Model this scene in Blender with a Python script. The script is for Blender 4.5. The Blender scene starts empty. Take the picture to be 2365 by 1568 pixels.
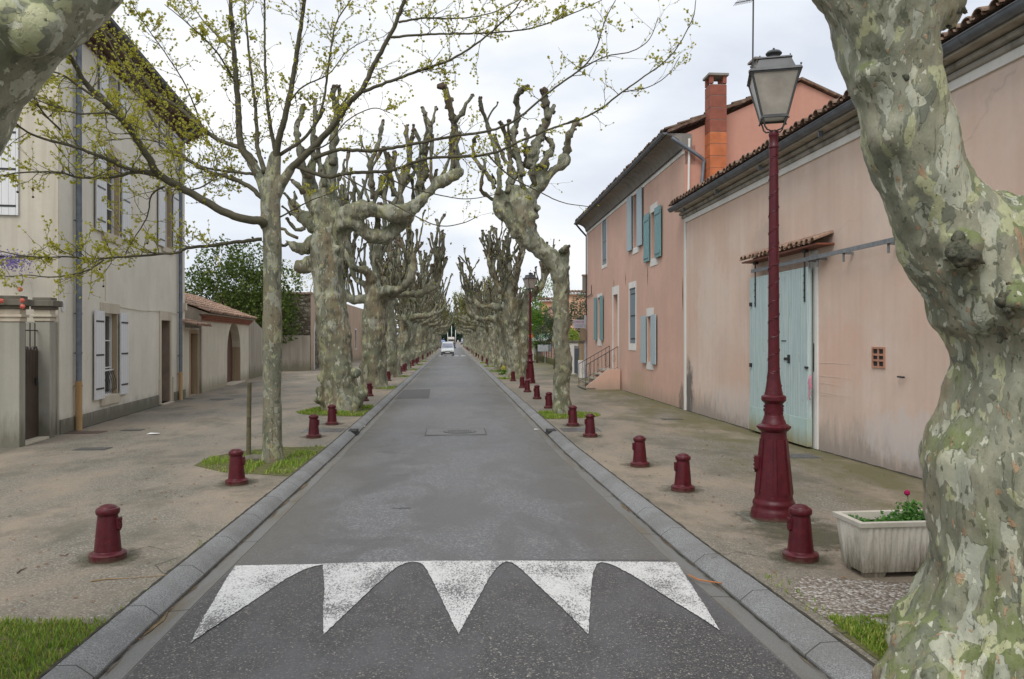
import bpy, math, random
import numpy as np
from mathutils import Vector, Matrix, noise

# ------------------------------------------------------------------ camera, world, sun, exposure
scene = bpy.context.scene
TH = math.radians(4.36)            # the street runs along +Y, the camera looks a little to its right
CAMZ = 1.88
FPX = 1804.0
camd = bpy.data.cameras.new('camera'); cam = bpy.data.objects.new('camera', camd)
scene.collection.objects.link(cam); scene.camera = cam
cam.location = (0, 0, CAMZ); cam.rotation_euler = (math.radians(90), 0, -TH)
camd.sensor_width = 36; camd.lens = FPX / 2365 * 36; camd.shift_y = -0.0017
camd.clip_start = 0.05; camd.clip_end = 4000

SUN_EL, SUN_AZ = math.radians(52), math.radians(205)     # azimuth clockwise from +Y: high, behind the camera
world = bpy.data.worlds.new('World'); scene.world = world; world.use_nodes = True
nt = world.node_tree; nt.nodes.clear()
def wn(t, **k):
    n = nt.nodes.new(t)
    for a, b in k.items(): setattr(n, a, b)
    return n
sky = wn('ShaderNodeTexSky', sky_type='NISHITA', sun_disc=False, sun_elevation=SUN_EL, sun_rotation=SUN_AZ)
sky.air_density = 1.0; sky.dust_density = 3.0
tc = wn('ShaderNodeTexCoord'); mp = wn('ShaderNodeMapping'); mp.inputs['Scale'].default_value = (1.0, 1.0, 2.6)
mp.inputs['Location'].default_value = (0.3, 0.15, 0.1)
nz = wn('ShaderNodeTexNoise'); nz.inputs['Scale'].default_value = 2.1; nz.inputs['Detail'].default_value = 6; nz.inputs['Roughness'].default_value = 0.5
nz.inputs['Distortion'].default_value = 0.25
rp = wn('ShaderNodeValToRGB')
rp.color_ramp.elements[0].position = 0.36; rp.color_ramp.elements[0].color = (0.66, 0.71, 0.80, 1)
rp.color_ramp.elements[1].position = 0.62; rp.color_ramp.elements[1].color = (1.0, 1.0, 1.0, 1)
e = rp.color_ramp.elements.new(0.47); e.color = (0.80, 0.84, 0.90, 1)
L = nt.links.new
L(tc.outputs['Generated'], mp.inputs['Vector']); L(mp.outputs[0], nz.inputs['Vector']); L(nz.outputs['Fac'], rp.inputs['Fac'])
b1 = wn('ShaderNodeBackground'); b1.inputs['Strength'].default_value = 0.06
b2 = wn('ShaderNodeBackground'); b2.inputs['Strength'].default_value = 0.92
L(sky.outputs[0], b1.inputs['Color']); L(rp.outputs[0], b2.inputs['Color'])
mx = wn('ShaderNodeMixShader'); mx.inputs[0].default_value = 0.93
L(b1.outputs[0], mx.inputs[1]); L(b2.outputs[0], mx.inputs[2])
wo = wn('ShaderNodeOutputWorld'); L(mx.outputs[0], wo.inputs['Surface'])

sd = bpy.data.lights.new('sun', 'SUN'); sun = bpy.data.objects.new('sun', sd); scene.collection.objects.link(sun)
sd.energy = 1.5; sd.angle = math.radians(30); sd.color = (1.0, 0.96, 0.9)
sdir = Vector((math.sin(SUN_AZ) * math.cos(SUN_EL), math.cos(SUN_AZ) * math.cos(SUN_EL), math.sin(SUN_EL)))
sun.rotation_euler = sdir.to_track_quat('Z', 'Y').to_euler(); sun.location = (-5, -10, 30)
scene.view_settings.view_transform = 'Standard'; scene.view_settings.look = 'None'
scene.view_settings.exposure = 0.33; scene.view_settings.gamma = 1.0
scene.cycles.use_denoising = True
scene.cycles.max_bounces = 6; scene.cycles.diffuse_bounces = 3; scene.cycles.glossy_bounces = 3
scene.cycles.transparent_max_bounces = 12; scene.cycles.use_adaptive_sampling = True

# ------------------------------------------------------------------ geometry helpers
FW = Vector((math.sin(TH), math.cos(TH), 0)); RT = Vector((math.cos(TH), -math.sin(TH), 0)); UP = Vector((0, 0, 1))
CAM = Vector((0, 0, CAMZ))
def pt(u, v, d): return CAM + FW * d + RT * ((u - 1182.5) / FPX * d) + UP * ((780 - v) / FPX * d)
GY = [-20, 6, 14, 30, 60, 100, 112, 2000]; GZ = [0, 0, -0.10, -0.135, -0.21, -0.36, -0.38, -0.38]
def zg(y): return float(np.interp(y, GY, GZ))          # height of the pavement along the street
def gp(u, v, off=0.0):
    d = CAMZ * FPX / (v - 780)
    for _ in range(8):
        p = pt(u, v, d); d = (CAMZ - zg(p.y) - off) * FPX / (v - 780)
    p = pt(u, v, d); return Vector((p.x, p.y, zg(p.y) + off))

class MB:
    def __init__(s): s.v = []; s.f = []; s.mi = []
    def add(s, vs, fs, m=0):
        o = len(s.v); s.v += [tuple(x) for x in vs]; s.f += [tuple(i + o for i in f) for f in fs]; s.mi += [m] * len(fs)
    def hexa(s, c, m=0):     # eight corners: bottom 0-3 counter-clockwise, top 4-7
        s.add(c, [(3, 2, 1, 0), (4, 5, 6, 7), (0, 1, 5, 4), (1, 2, 6, 5), (2, 3, 7, 6), (3, 0, 4, 7)], m)
    def box(s, x0, x1, y0, y1, z0, z1, m=0):
        s.hexa([(x0, y0, z0), (x1, y0, z0), (x1, y1, z0), (x0, y1, z0), (x0, y0, z1), (x1, y0, z1), (x1, y1, z1), (x0, y1, z1)], m)
    def obox(s, c, ax, ay, az, m=0):   # centre and three half vectors
        c = Vector(c); s.hexa([c - ax - ay - az, c + ax - ay - az, c + ax + ay - az, c - ax + ay - az, c - ax - ay + az, c + ax - ay + az, c + ax + ay + az, c - ax + ay + az], m)
    def tube(s, pts, rad, n=8, cap=True, m=0):
        pts = [Vector(p) for p in pts]
        if not hasattr(rad, '__len__'): rad = [rad] * len(pts)
        t = (pts[1] - pts[0]).normalized(); a = t.orthogonal().normalized()
        vs = []; fs = []
        for i, p in enumerate(pts):
            if i == 0: t2 = t
            elif i == len(pts) - 1: t2 = (p - pts[i - 1]).normalized()
            else: t2 = (pts[i + 1] - pts[i - 1]).normalized()
            a = (a - t2 * a.dot(t2)); a = a.normalized() if a.length > 1e-6 else t2.orthogonal().normalized()
            b = t2.cross(a)
            for k in range(n):
                w = 2 * math.pi * k / n; vs.append(p + (a * math.cos(w) + b * math.sin(w)) * rad[i])
        for i in range(len(pts) - 1):
            for k in range(n):
                k2 = (k + 1) % n; fs.append((i * n + k, i * n + k2, (i + 1) * n + k2, (i + 1) * n + k))
        if cap: fs.append(tuple(range(n - 1, -1, -1))); fs.append(tuple((len(pts) - 1) * n + k for k in range(n)))
        s.add(vs, fs, m)
    def lathe(s, prof, n=24, c=(0, 0, 0), m=0):
        vs = []; fs = []; c = Vector(c)
        for r, z in prof:
            for k in range(n):
                w = 2 * math.pi * k / n; vs.append(c + Vector((r * math.cos(w), r * math.sin(w), z)))
        for i in range(len(prof) - 1):
            for k in range(n):
                k2 = (k + 1) % n; fs.append((i * n + k, i * n + k2, (i + 1) * n + k2, (i + 1) * n + k))
        fs.append(tuple(range(n - 1, -1, -1))); fs.append(tuple((len(prof) - 1) * n + k for k in range(n)))
        s.add(vs, fs, m)
    def prism(s, poly, d, m=0):         # polygon (3-D points) extruded along the vector d
        n = len(poly); d = Vector(d); vs = [Vector(p) for p in poly] + [Vector(p) + d for p in poly]
        s.add(vs, [tuple(range(n)), tuple(range(2 * n - 1, n - 1, -1))] + [(i, i + n, (i + 1) % n + n, (i + 1) % n) for i in range(n)], m)
    def ball(s, c, r, n=8, m=0, sq=(1, 1, 1), jit=0, rng=None):
        vs = []; fs = []; c = Vector(c); h = n // 2
        for i in range(h + 1):
            ph = math.pi * i / h
            for k in range(n):
                w = 2 * math.pi * k / n; q = 1 + (rng.uniform(-jit, jit) if jit and 0 < i < h else 0)
                vs.append(c + Vector((math.sin(ph) * math.cos(w) * sq[0], math.sin(ph) * math.sin(w) * sq[1], math.cos(ph) * sq[2])) * r * q)
        for i in range(h):
            for k in range(n): k2 = (k + 1) % n; fs.append((i * n + k, (i + 1) * n + k, (i + 1) * n + k2, i * n + k2))
        s.add(vs, fs, m)
    def build(s, name, mat, parent=None, smooth=False, bevel=0, at=None, recalc=True):
        me = bpy.data.meshes.new(name); off = Vector((0, 0, 0))
        p = parent
        while p is not None: off += p.location; p = p.parent
        if parent is None and at is not None: off = Vector(at)
        v = np.array(s.v, dtype=np.float64).reshape(-1, 3) - np.array(off)
        me.from_pydata(v.tolist(), [], s.f)
        if recalc and len(s.f) < 60000:
            import bmesh
            bm = bmesh.new(); bm.from_mesh(me); bmesh.ops.recalc_face_normals(bm, faces=bm.faces); bm.to_mesh(me); bm.free()
        mats = mat if isinstance(mat, (list, tuple)) else [mat]
        for mm in mats: me.materials.append(mm)
        if len(mats) > 1: me.polygons.foreach_set('material_index', s.mi)
        if smooth: me.polygons.foreach_set('use_smooth', [True] * len(me.polygons))
        return link_mesh(name, me, parent, off if parent is None else None, bevel, smooth)
def link_mesh(name, me, parent=None, loc=None, bevel=0, smooth=False):
    o = bpy.data.objects.new(name, me); scene.collection.objects.link(o)
    if parent is not None: o.parent = parent
    elif loc is not None: o.location = loc
    if bevel:
        b = o.modifiers.new('bevel', 'BEVEL'); b.width = bevel; b.segments = 2; b.limit_method = 'ANGLE'; b.angle_limit = math.radians(35)
    if smooth == 'auto':
        me.polygons.foreach_set('use_smooth', [True] * len(me.polygons)); me.set_sharp_from_angle(angle=math.radians(35))
    return o
def tag(o, label, cat, group=None, kind=None):
    if label: o['label'] = label
    if cat: o['category'] = cat
    if group: o['group'] = group
    if kind: o['kind'] = kind
    return o
def struct(o, label=None, cat=None):
    o['kind'] = 'structure'
    if label: o['label'] = label
    if cat: o['category'] = cat
    return o
def thing(name, label, cat, loc=(0, 0, 0), group=None):
    o = bpy.data.objects.new(name, None); scene.collection.objects.link(o); o.location = loc
    o.empty_display_size = 0.2
    return tag(o, label, cat, group)
def copy_tree(o, parent=None):
    c = o.copy(); scene.collection.objects.link(c); c.parent = parent
    for ch in list(o.children): copy_tree(ch, c)
    return c
def dup(o, loc, rz=0, sc=1.0, label=None, group=None, szz=None):
    c = copy_tree(o); c.location = loc; c.rotation_euler = (0, 0, rz); c.scale = (sc, sc, szz or sc)
    if label: c['label'] = label
    if group: c['group'] = group
    return c

class Fac:                             # a facade: s runs along it, o is out of it, z is up
    def __init__(f, A, B, out):
        f.A = Vector((A[0], A[1], 0)); f.e = (Vector((B[0], B[1], 0)) - f.A); f.L = f.e.length; f.e.normalize()
        f.n = Vector((f.e.y, -f.e.x, 0))
        if f.n.dot(Vector((out[0], out[1], 0))) < 0: f.n = -f.n
    def P(f, s, o, z): return f.A + f.e * s + f.n * o + Vector((0, 0, z))
    def px(f, u, v, o=0.0):
        dr = FW + RT * ((u - 1182.5) / FPX) + UP * ((780 - v) / FPX)
        t = (f.A + f.n * o - CAM).dot(f.n) / dr.dot(f.n); p = CAM + dr * t
        return (p - f.A).dot(f.e), p.z
    def box(f, mb, s0, s1, o0, o1, z0, z1, m=0):
        P = f.P; mb.hexa([P(s0, o0, z0), P(s1, o0, z0), P(s1, o1, z0), P(s0, o1, z0), P(s0, o0, z1), P(s1, o0, z1), P(s1, o1, z1), P(s0, o1, z1)], m)
    def wall(f, mb, s0, s1, z0, z1, holes, thick=0.35, m=0):
        ss = sorted({s0, s1} | {h[0] for h in holes} | {h[1] for h in holes}); zz = sorted({z0, z1} | {h[2] for h in holes} | {h[3] for h in holes})
        for i in range(len(ss) - 1):
            for j in range(len(zz) - 1):
                a, b, c, d = ss[i], ss[i + 1], zz[j], zz[j + 1]; ms, mz = (a + b) / 2, (c + d) / 2
                if any(h[0] < ms < h[1] and h[2] < mz < h[3] for h in holes): continue
                mb.add([f.P(a, 0, c), f.P(b, 0, c), f.P(b, 0, d), f.P(a, 0, d)], [(0, 1, 2, 3)], m)
        for h in holes:
            a, b, c, d = h[:4]; q = -thick
            for (x0, y0), (x1, y1) in (((a, c), (b, c)), ((b, c), (b, d)), ((b, d), (a, d)), ((a, d), (a, c))):
                mb.add([f.P(x0, 0, y0), f.P(x1, 0, y1), f.P(x1, q, y1), f.P(x0, q, y0)], [(0, 1, 2, 3)], m)
        q = -thick
        for (x0, y0), (x1, y1) in (((s0, z0), (s1, z0)), ((s1, z0), (s1, z1)), ((s1, z1), (s0, z1)), ((s0, z1), (s0, z0))):
            mb.add([f.P(x0, 0, y0), f.P(x1, 0, y1), f.P(x1, q, y1), f.P(x0, q, y0)], [(0, 1, 2, 3)], m)

def catmull(pts, rad, step):
    pts = [Vector(p) for p in pts]
    if len(pts) < 2: return pts, rad
    P = [pts[0] * 2 - pts[1]] + pts + [pts[-1] * 2 - pts[-2]]; R = [rad[0]] + list(rad) + [rad[-1]]
    op = []; orr = []
    for i in range(1, len(P) - 2):
        n = max(1, int(round((P[i + 1] - P[i]).length / step)))
        for k in range(n):
            t = k / n; t2 = t * t; t3 = t2 * t
            op.append(0.5 * ((2 * P[i]) + (P[i + 1] - P[i - 1]) * t + (2 * P[i - 1] - 5 * P[i] + 4 * P[i + 1] - P[i + 2]) * t2 + (3 * P[i] - P[i - 1] - 3 * P[i + 1] + P[i + 2]) * t3))
            orr.append(R[i] + (R[i + 1] - R[i]) * t)
    op.append(pts[-1]); orr.append(rad[-1]); return op, orr

# ------------------------------------------------------------------ materials
def rgba(c): return (c[0], c[1], c[2], 1)
class NT:
    def __init__(s, name):
        s.m = bpy.data.materials.new(name); s.m.use_nodes = True; s.t = s.m.node_tree; s.t.nodes.clear()
        s.out = s.t.nodes.new('ShaderNodeOutputMaterial'); s.b = s.n('ShaderNodeBsdfPrincipled'); s.l(s.b.outputs[0], s.out.inputs['Surface'])
        s.co = s.n('ShaderNodeTexCoord')
    def n(s, t, **k):
        x = s.t.nodes.new(t)
        for a, b in k.items(): setattr(x, a, b)
        return x
    def l(s, a, b): s.t.links.new(a, b)
    def st(s, sock, v):
        if hasattr(v, 'links') or isinstance(v, bpy.types.NodeSocket): s.l(v, sock)
        else: sock.default_value = v
    def vec(s, sc=(1, 1, 1), loc=(0, 0, 0), src='Object', rot=(0, 0, 0)):
        m = s.n('ShaderNodeMapping'); m.inputs['Scale'].default_value = sc; m.inputs['Location'].default_value = loc; m.inputs['Rotation'].default_value = rot
        if src == 'World':
            g = s.n('ShaderNodeNewGeometry'); s.l(g.outputs['Position'], m.inputs[0])
        else: s.l(s.co.outputs[src], m.inputs[0])
        return m.outputs[0]
    def noise(s, vec, scale, detail=4, rough=0.55, dist=0):
        x = s.n('ShaderNodeTexNoise'); s.l(vec, x.inputs['Vector']); x.inputs['Scale'].default_value = scale
        x.inputs['Detail'].default_value = detail; x.inputs['Roughness'].default_value = rough; x.inputs['Distortion'].default_value = dist
        return x.outputs['Fac']
    def voro(s, vec, scale, feature='F1', out='Color', rnd=1.0):
        x = s.n('ShaderNodeTexVoronoi', feature=feature); s.l(vec, x.inputs['Vector']); x.inputs['Scale'].default_value = scale; x.inputs['Randomness'].default_value = rnd
        return x.outputs[out]
    def ramp(s, fac, stops, interp='LINEAR'):
        r = s.n('ShaderNodeValToRGB'); r.color_ramp.interpolation = interp; s.l(fac, r.inputs[0]); e = r.color_ramp.elements
        while len(e) > 1: e.remove(e[-1])
        e[0].position = stops[0][0]; e[0].color = rgba(stops[0][1]) if hasattr(stops[0][1], '__len__') else rgba((stops[0][1],) * 3)
        for p, c in stops[1:]:
            x = e.new(p); x.color = rgba(c) if hasattr(c, '__len__') else rgba((c,) * 3)
        return r.outputs[0]
    def mix(s, f, a, b, mode='MIX'):
        x = s.n('ShaderNodeMix', data_type='RGBA', blend_type=mode); s.st(x.inputs[0], f)
        s.st(x.inputs[6], rgba(a) if isinstance(a, tuple) else a); s.st(x.inputs[7], rgba(b) if isinstance(b, tuple) else b); return x.outputs[2]
    def math(s, op, a, b=0.0):
        x = s.n('ShaderNodeMath', operation=op); s.st(x.inputs[0], a); s.st(x.inputs[1], b); return x.outputs[0]
    def sep(s, v, i):
        x = s.n('ShaderNodeSeparateXYZ'); s.l(v, x.inputs[0]); return x.outputs[i]
    def distort(s, vec, scale, amt):
        x = s.n('ShaderNodeTexNoise'); s.l(vec, x.inputs['Vector']); x.inputs['Scale'].default_value = scale; x.inputs['Detail'].default_value = 3
        sc = s.n('ShaderNodeVectorMath', operation='SCALE'); s.l(x.outputs['Color'], sc.inputs[0]); sc.inputs['Scale'].default_value = amt
        ad = s.n('ShaderNodeVectorMath', operation='ADD'); s.l(vec, ad.inputs[0]); s.l(sc.outputs[0], ad.inputs[1]); return ad.outputs[0]
    def bump(s, h, strength=0.3, dist=0.02, nrm=None):
        b = s.n('ShaderNodeBump'); b.inputs['Strength'].default_value = strength; b.inputs['Distance'].default_value = dist; s.l(h, b.inputs['Height'])
        if nrm is not None: s.l(nrm, b.inputs['Normal'])
        s.l(b.outputs[0], s.b.inputs['Normal']); return b.outputs[0]
    def done(s, col, rough=0.8, metal=0.0, spec=0.5):
        s.st(s.b.inputs['Base Color'], rgba(col) if isinstance(col, tuple) else col); s.st(s.b.inputs['Roughness'], rough)
        s.b.inputs['Metallic'].default_value = metal; s.b.inputs['Specular IOR Level'].default_value = spec; return s.m

def m_plain(name, c, rough=0.6, var=0.12, sc=6, bump=0.0, metal=0.0, spec=0.5, bsc=60):
    n = NT(name); v = n.vec(src='World'); f = n.noise(v, sc, 5, 0.6)
    col = n.ramp(f, [(0.3, tuple(x * (1 - var) for x in c)), (0.7, tuple(min(1, x * (1 + var)) for x in c))])
    if bump: n.bump(n.noise(v, bsc, 4), bump, 0.01)
    return n.done(col, rough, metal, spec)

def m_stucco(name, c, streak=(0.6, 0.5, 0.42), amt=0.35, dirt=(0.2, 0.19, 0.17), base_z=0.0, band=0.5, pal=None, spots=()):
    n = NT(name); v = n.vec(src='World')
    big = n.noise(v, 0.7, 5, 0.6); fine = n.noise(v, 9, 5, 0.65)
    col = n.mix(n.ramp(big, [(0.35, 0.0), (0.65, 1.0)]), tuple(x * 0.92 for x in c), tuple(min(1, x * 1.06) for x in c))
    if pal: col = n.mix(n.ramp(n.noise(v, 0.45, 4, 0.6), [(0.4, 0.0), (0.62, 0.8)]), col, pal)
    col = n.mix(n.ramp(fine, [(0.45, 0.0), (0.8, 0.3)]), col, tuple(x * 0.78 for x in c))
    st = n.noise(n.distort(n.vec((3.2, 3.2, 0.16), src='World'), 1.2, .5), 1.0, 4, 0.62)
    col = n.mix(n.math('MULTIPLY', n.ramp(st, [(0.45, 0.0), (0.75, 1.0)]), amt), col, tuple(a * b for a, b in zip(c, streak)))
    z = n.sep(n.vec(src='World'), 2)      # splash dirt with a ragged upper edge
    zz = n.math('ADD', z, n.math('MULTIPLY', n.noise(n.vec((2.5, 2.5, 0.5), src='World'), 1.3, 6, 0.75), -1.0 * band * 2))
    mask = n.ramp(n.math('ADD', zz, 1.0 - base_z), [(0.80 - band * 0.6, 0.85), (1.0 - band * 0.15, 0.0)])
    col = n.mix(mask, col, dirt)
    for (px_, pz_, r1_, r2_, cc, st_) in spots:      # stains and repairs with a place of their own: (y, z, half widths, colour, strength)
        dy = n.math('DIVIDE', n.math('SUBTRACT', n.sep(n.vec(src='World'), 1), px_), r1_); dz = n.math('DIVIDE', n.math('SUBTRACT', z, pz_), r2_)
        rr = n.math('ADD', n.math('ADD', n.math('MULTIPLY', dy, dy), n.math('MULTIPLY', dz, dz)), n.math('MULTIPLY', n.math('SUBTRACT', n.noise(n.vec((3, 3, 1.6), src='World'), 1.6, 6, .75), .5), 3.2))
        col = n.mix(n.math('MULTIPLY', n.ramp(rr, [(.25, 1.0), (1.0, 0.0)]), st_), col, cc)
    cx = n.voro(n.distort(n.vec((1, 1, .7), (3, 2, 1), src='World'), 1.4, .5), .42, 'DISTANCE_TO_EDGE', 'Distance'); cm = n.math('MULTIPLY', n.ramp(cx, [(0, 1.0), (.0012, 1.0), (.0035, 0.0)]), n.ramp(n.noise(v, .5, 3), [(.52, 0.0), (.62, .32)]))
    col = n.mix(cm, col, tuple(x * .4 for x in c))
    n.bump(n.noise(v, 40, 5, 0.75), 0.35, 0.005)
    return n.done(col, 0.9, spec=0.2)

def m_bark(name, tone=1.0, vs=(1, 1, 0.42), sc=7, brown=0.3, gloss=0.55, moss=0.5, pale=1.0, dark=1.0, flakes=1.0, foot=False):
    n = NT(name); v0 = n.vec(vs); T = lambda a, b, c: (a * tone, b * tone, c * tone)
    v = n.distort(v0, 3.0, 0.22)
    def isl(scale, loc, th, soft=.012, det=3, rough=.5, st=1.0):      # irregular islands: thresholded noise
        x = n.noise(n.distort(n.vec((1, 1, vs[2] * st), loc), 4.0, .16), scale, det, rough); return n.ramp(x, [(th, 0.0), (th + soft, 1.0)])
    base = n.mix(n.ramp(n.noise(v, sc * .45, 5, .6), [(.38, 0.0), (.62, 1.0)]), T(.150, .158, .112), T(.25, .242, .175))
    base = n.mix(n.ramp(n.noise(n.vec((1, 1, vs[2] * .3), (5, 1, 2)), sc * 1.4, 5, .7), [(.5, 0.0), (.68, .55)]), base, T(.115, .12, .075))
    base = n.mix(n.ramp(n.noise(n.vec((1, 1, vs[2] * .6), (3, 8, 1)), sc * .3, 4, .6), [(.48, 0.0), (.68, brown)]), base, T(.24, .175, .10))
    g = n.n('ShaderNodeNewGeometry')
    up = n.math('ADD', n.math('MULTIPLY', n.sep(g.outputs['Normal'], 2), 0.25), n.noise(n.vec((1, 1, vs[2] * .5), (1, 4, 9)), sc * .38, 6, .72))
    base = n.mix(n.ramp(up, [(.52, 0.0), (.66, moss)]), base, T(.105, .135, .035))
    dk = isl(sc * 1.0, (11, 3, 5), .60); col = n.mix(n.math('MULTIPLY', dk, .75 * dark), base, T(.105, .115, .085))
    ye = isl(sc * .9, (2, 13, 4), .595); col = n.mix(n.math('MULTIPLY', ye, .8 * pale), col, T(.35, .355, .205))
    pl = isl(sc * .75, (7, 7, 7), .575); pc = n.mix(n.ramp(n.noise(v, sc * .6, 3), [(.4, 0.0), (.6, 1.0)]), T(.40, .395, .30), T(.32, .33, .265)); col = n.mix(n.math('MULTIPLY', pl, .78 * pale), col, pc)
    p2 = isl(sc * 2.4, (4, 2, 12), .635); col = n.mix(n.math('MULTIPLY', p2, .85 * pale), col, T(.43, .43, .34))
    d2 = isl(sc * 2.8, (9, 12, 2), .64); col = n.mix(n.math('MULTIPLY', d2, .8 * dark), col, T(.08, .085, .05))
    fk = isl(sc * 2.0, (14, 5, 3), .66); col = n.mix(n.math('MULTIPLY', fk, .85 * flakes), col, T(.30, .195, .115))
    cr = n.ramp(n.noise(n.vec((1, 1, vs[2] * .22), (6, 6, 1)), sc * 4.0, 4, .7), [(.60, 0.0), (.68, .6)]); col = n.mix(cr, col, T(.07, .065, .04))
    if foot:      # rough brown bark towards the root collar
        zz = n.math('ADD', n.sep(n.vec(), 2), n.math('MULTIPLY', n.noise(n.vec((1, 1, .7), (2, 2, 2)), 3.5, 6, .8), -1.5)); fm = n.ramp(n.math('ADD', zz, 1.0), [(.18, .85), (.42, 0.0)])
        fc = n.mix(n.ramp(n.noise(n.vec((1, 1, .5)), 22, 5, .8), [(.4, 0.0), (.6, 1.0)]), T(.10, .065, .04), T(.30, .235, .16)); col = n.mix(fm, col, fc)
    h = n.math('ADD', n.math('MULTIPLY', n.math('SUBTRACT', dk, n.math('ADD', pl, p2)), 0.5), n.math('ADD', n.math('MULTIPLY', fk, 0.7), n.math('MULTIPLY', n.noise(v0, sc * 4, 5, 0.7), 0.9)))
    n.bump(n.math('SUBTRACT', h, n.math('MULTIPLY', cr, .8)), 0.6, 0.012)
    return n.done(col, n.ramp(n.noise(v0, 3, 3), [(.3, gloss - .1), (.7, gloss + .25)]), spec=0.4)

def m_leaf(name, c1, c2, c3, rough=0.55, trans=0.35):
    n = NT(name); g = n.n('ShaderNodeNewGeometry')
    col = n.ramp(g.outputs['Random Per Island'], [(0, c1), (.5, c2), (1, c3)])
    n.done(col, rough, spec=0.35)
    tr = n.n('ShaderNodeBsdfTranslucent'); n.l(col, tr.inputs['Color']); mx = n.n('ShaderNodeMixShader'); mx.inputs[0].default_value = trans
    n.l(n.b.outputs[0], mx.inputs[1]); n.l(tr.outputs[0], mx.inputs[2]); n.l(mx.outputs[0], n.out.inputs['Surface']); return n.m

def m_asphalt():
    n = NT('asphalt'); v = n.vec(src='World')
    agg = n.sep(n.voro(v, 70), 0); fine = n.noise(v, 120, 4, 0.8)
    col = n.ramp(agg, [(0, (.11, .111, .118)), (.55, (.155, .157, .167)), (.85, (.205, .205, .21)), (.97, (.34, .335, .32))])
    col = n.mix(n.ramp(fine, [(.42, 0.0), (.62, .6)]), col, (.07, .07, .073))
    blot = n.noise(n.vec((1.0, .55, 1), src='World'), 1.1, 6, 0.62, 0.6)
    col = n.mix(n.ramp(blot, [(.42, 0.75), (.56, 0.0)]), col, (.083, .08, .078))
    x = n.math('ABSOLUTE', n.sep(v, 0))
    edge = n.math('ADD', x, n.math('MULTIPLY', n.noise(n.vec((1, .5, 1), src='World'), 1.6, 5), 1.1))
    col = n.mix(n.ramp(n.math('MULTIPLY', edge, 0.4), [(.66, 0.0), (.95, .65)]), col, (.105, .098, .08))
    n.bump(n.math('ADD', agg, n.math('MULTIPLY', fine, .6)), .5, .006)
    return n.done(col, n.ramp(blot, [(.42, .42), (.58, .62)]), spec=.45)
def m_asphalt_dark():
    n = NT('dark_asphalt'); v = n.vec(src='World')
    agg = n.sep(n.voro(v, 105), 0); fine = n.noise(v, 150, 3, 0.7)
    col = n.ramp(agg, [(0, (.042, .041, .043)), (.6, (.07, .069, .072)), (.88, (.115, .11, .105)), (.955, (.27, .25, .21)), (1, (.4, .38, .34))])
    col = n.mix(n.ramp(fine, [(.42, 0.0), (.62, .6)]), col, (.03, .03, .032))
    col = n.mix(n.ramp(n.noise(n.vec((1, .5, 1), src='World'), 1.6, 6, .65), [(.45, 0.0), (.62, .7)]), col, (.10, .10, .107))
    n.bump(n.math('ADD', agg, n.math('MULTIPLY', fine, .8)), .6, .007)
    return n.done(col, .5, spec=.5)
def m_pavement():
    n = NT('pavement'); v = n.vec(src='World')
    agg = n.sep(n.voro(v, 85), 0); fine = n.noise(v, 120, 4, 0.7)
    col = n.ramp(agg, [(0, (.125, .112, .088)), (.6, (.20, .18, .145)), (.92, (.28, .255, .21)), (1, (.44, .41, .36))])
    col = n.mix(n.ramp(fine, [(.45, 0.0), (.7, .5)]), col, (.10, .088, .066))
    b1 = n.noise(n.vec((1, .5, 1), src='World'), .55, 6, .66, .15)
    col = n.mix(n.ramp(b1, [(.43, 0.0), (.6, .8)]), col, (.295, .24, .18))
    b2 = n.noise(n.vec((1, .6, 1), (7, 3, 0), src='World'), .8, 6, .74, .15)
    col = n.mix(n.ramp(b2, [(.5, 0.0), (.64, .75)]), col, (.105, .098, .072))
    peb = n.n('ShaderNodeTexVoronoi'); n.l(v, peb.inputs['Vector']); peb.inputs['Scale'].default_value = 34
    pm = n.math('MULTIPLY', n.ramp(peb.outputs['Distance'], [(.22, 1.0), (.30, 0.0)]), n.ramp(n.math('ADD', n.sep(peb.outputs['Color'], 0), n.math('MULTIPLY', n.noise(v, .9, 4), .6)), [(1.12, 0.0), (1.14, .8)])); col = n.mix(pm, col, (.42, .39, .34))
    pd = n.math('MULTIPLY', n.ramp(peb.outputs['Distance'], [(.2, 1.0), (.3, 0.0)]), n.ramp(n.sep(peb.outputs['Color'], 1), [(.9, 0.0), (.92, .7)])); col = n.mix(pd, col, (.06, .052, .04))
    x = n.sep(v, 0)     # moss: mainly along the right-hand wall
    ms = n.math('ADD', n.noise(n.vec((1, .45, 1), (2, 9, 0), src='World'), 1.2, 6, .7), n.math('MULTIPLY', n.math('SUBTRACT', x, 4.3), .10))
    col = n.mix(n.ramp(ms, [(.50, 0.0), (.72, .85)]), col, (.115, .108, .045))
    n.bump(n.math('ADD', agg, fine), .35, .005)
    return n.done(col, .72, spec=.35)
def m_kerb():
    n = NT('kerb_concrete'); v = n.vec(src='World')
    sp = n.noise(v, 95, 4, .85); col = n.ramp(sp, [(.36, (.09, .092, .095)), (.5, (.20, .204, .206)), (.64, (.37, .37, .365))])
    col = n.mix(n.ramp(n.noise(v, 1.6, 5, .65), [(.42, 0.0), (.62, .6)]), col, (.14, .138, .13))
    y = n.sep(v, 1); fr = n.math('FRACT', n.math('ADD', y, .35)); jt = n.ramp(fr, [(0, 1.0), (.008, 1.0), (.014, 0.0)])
    col = n.mix(jt, col, (.05, .048, .04))
    n.bump(n.math('SUBTRACT', n.math('MULTIPLY', sp, .4), jt), .6, .008)
    return n.done(col, .75, spec=.35)
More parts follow.
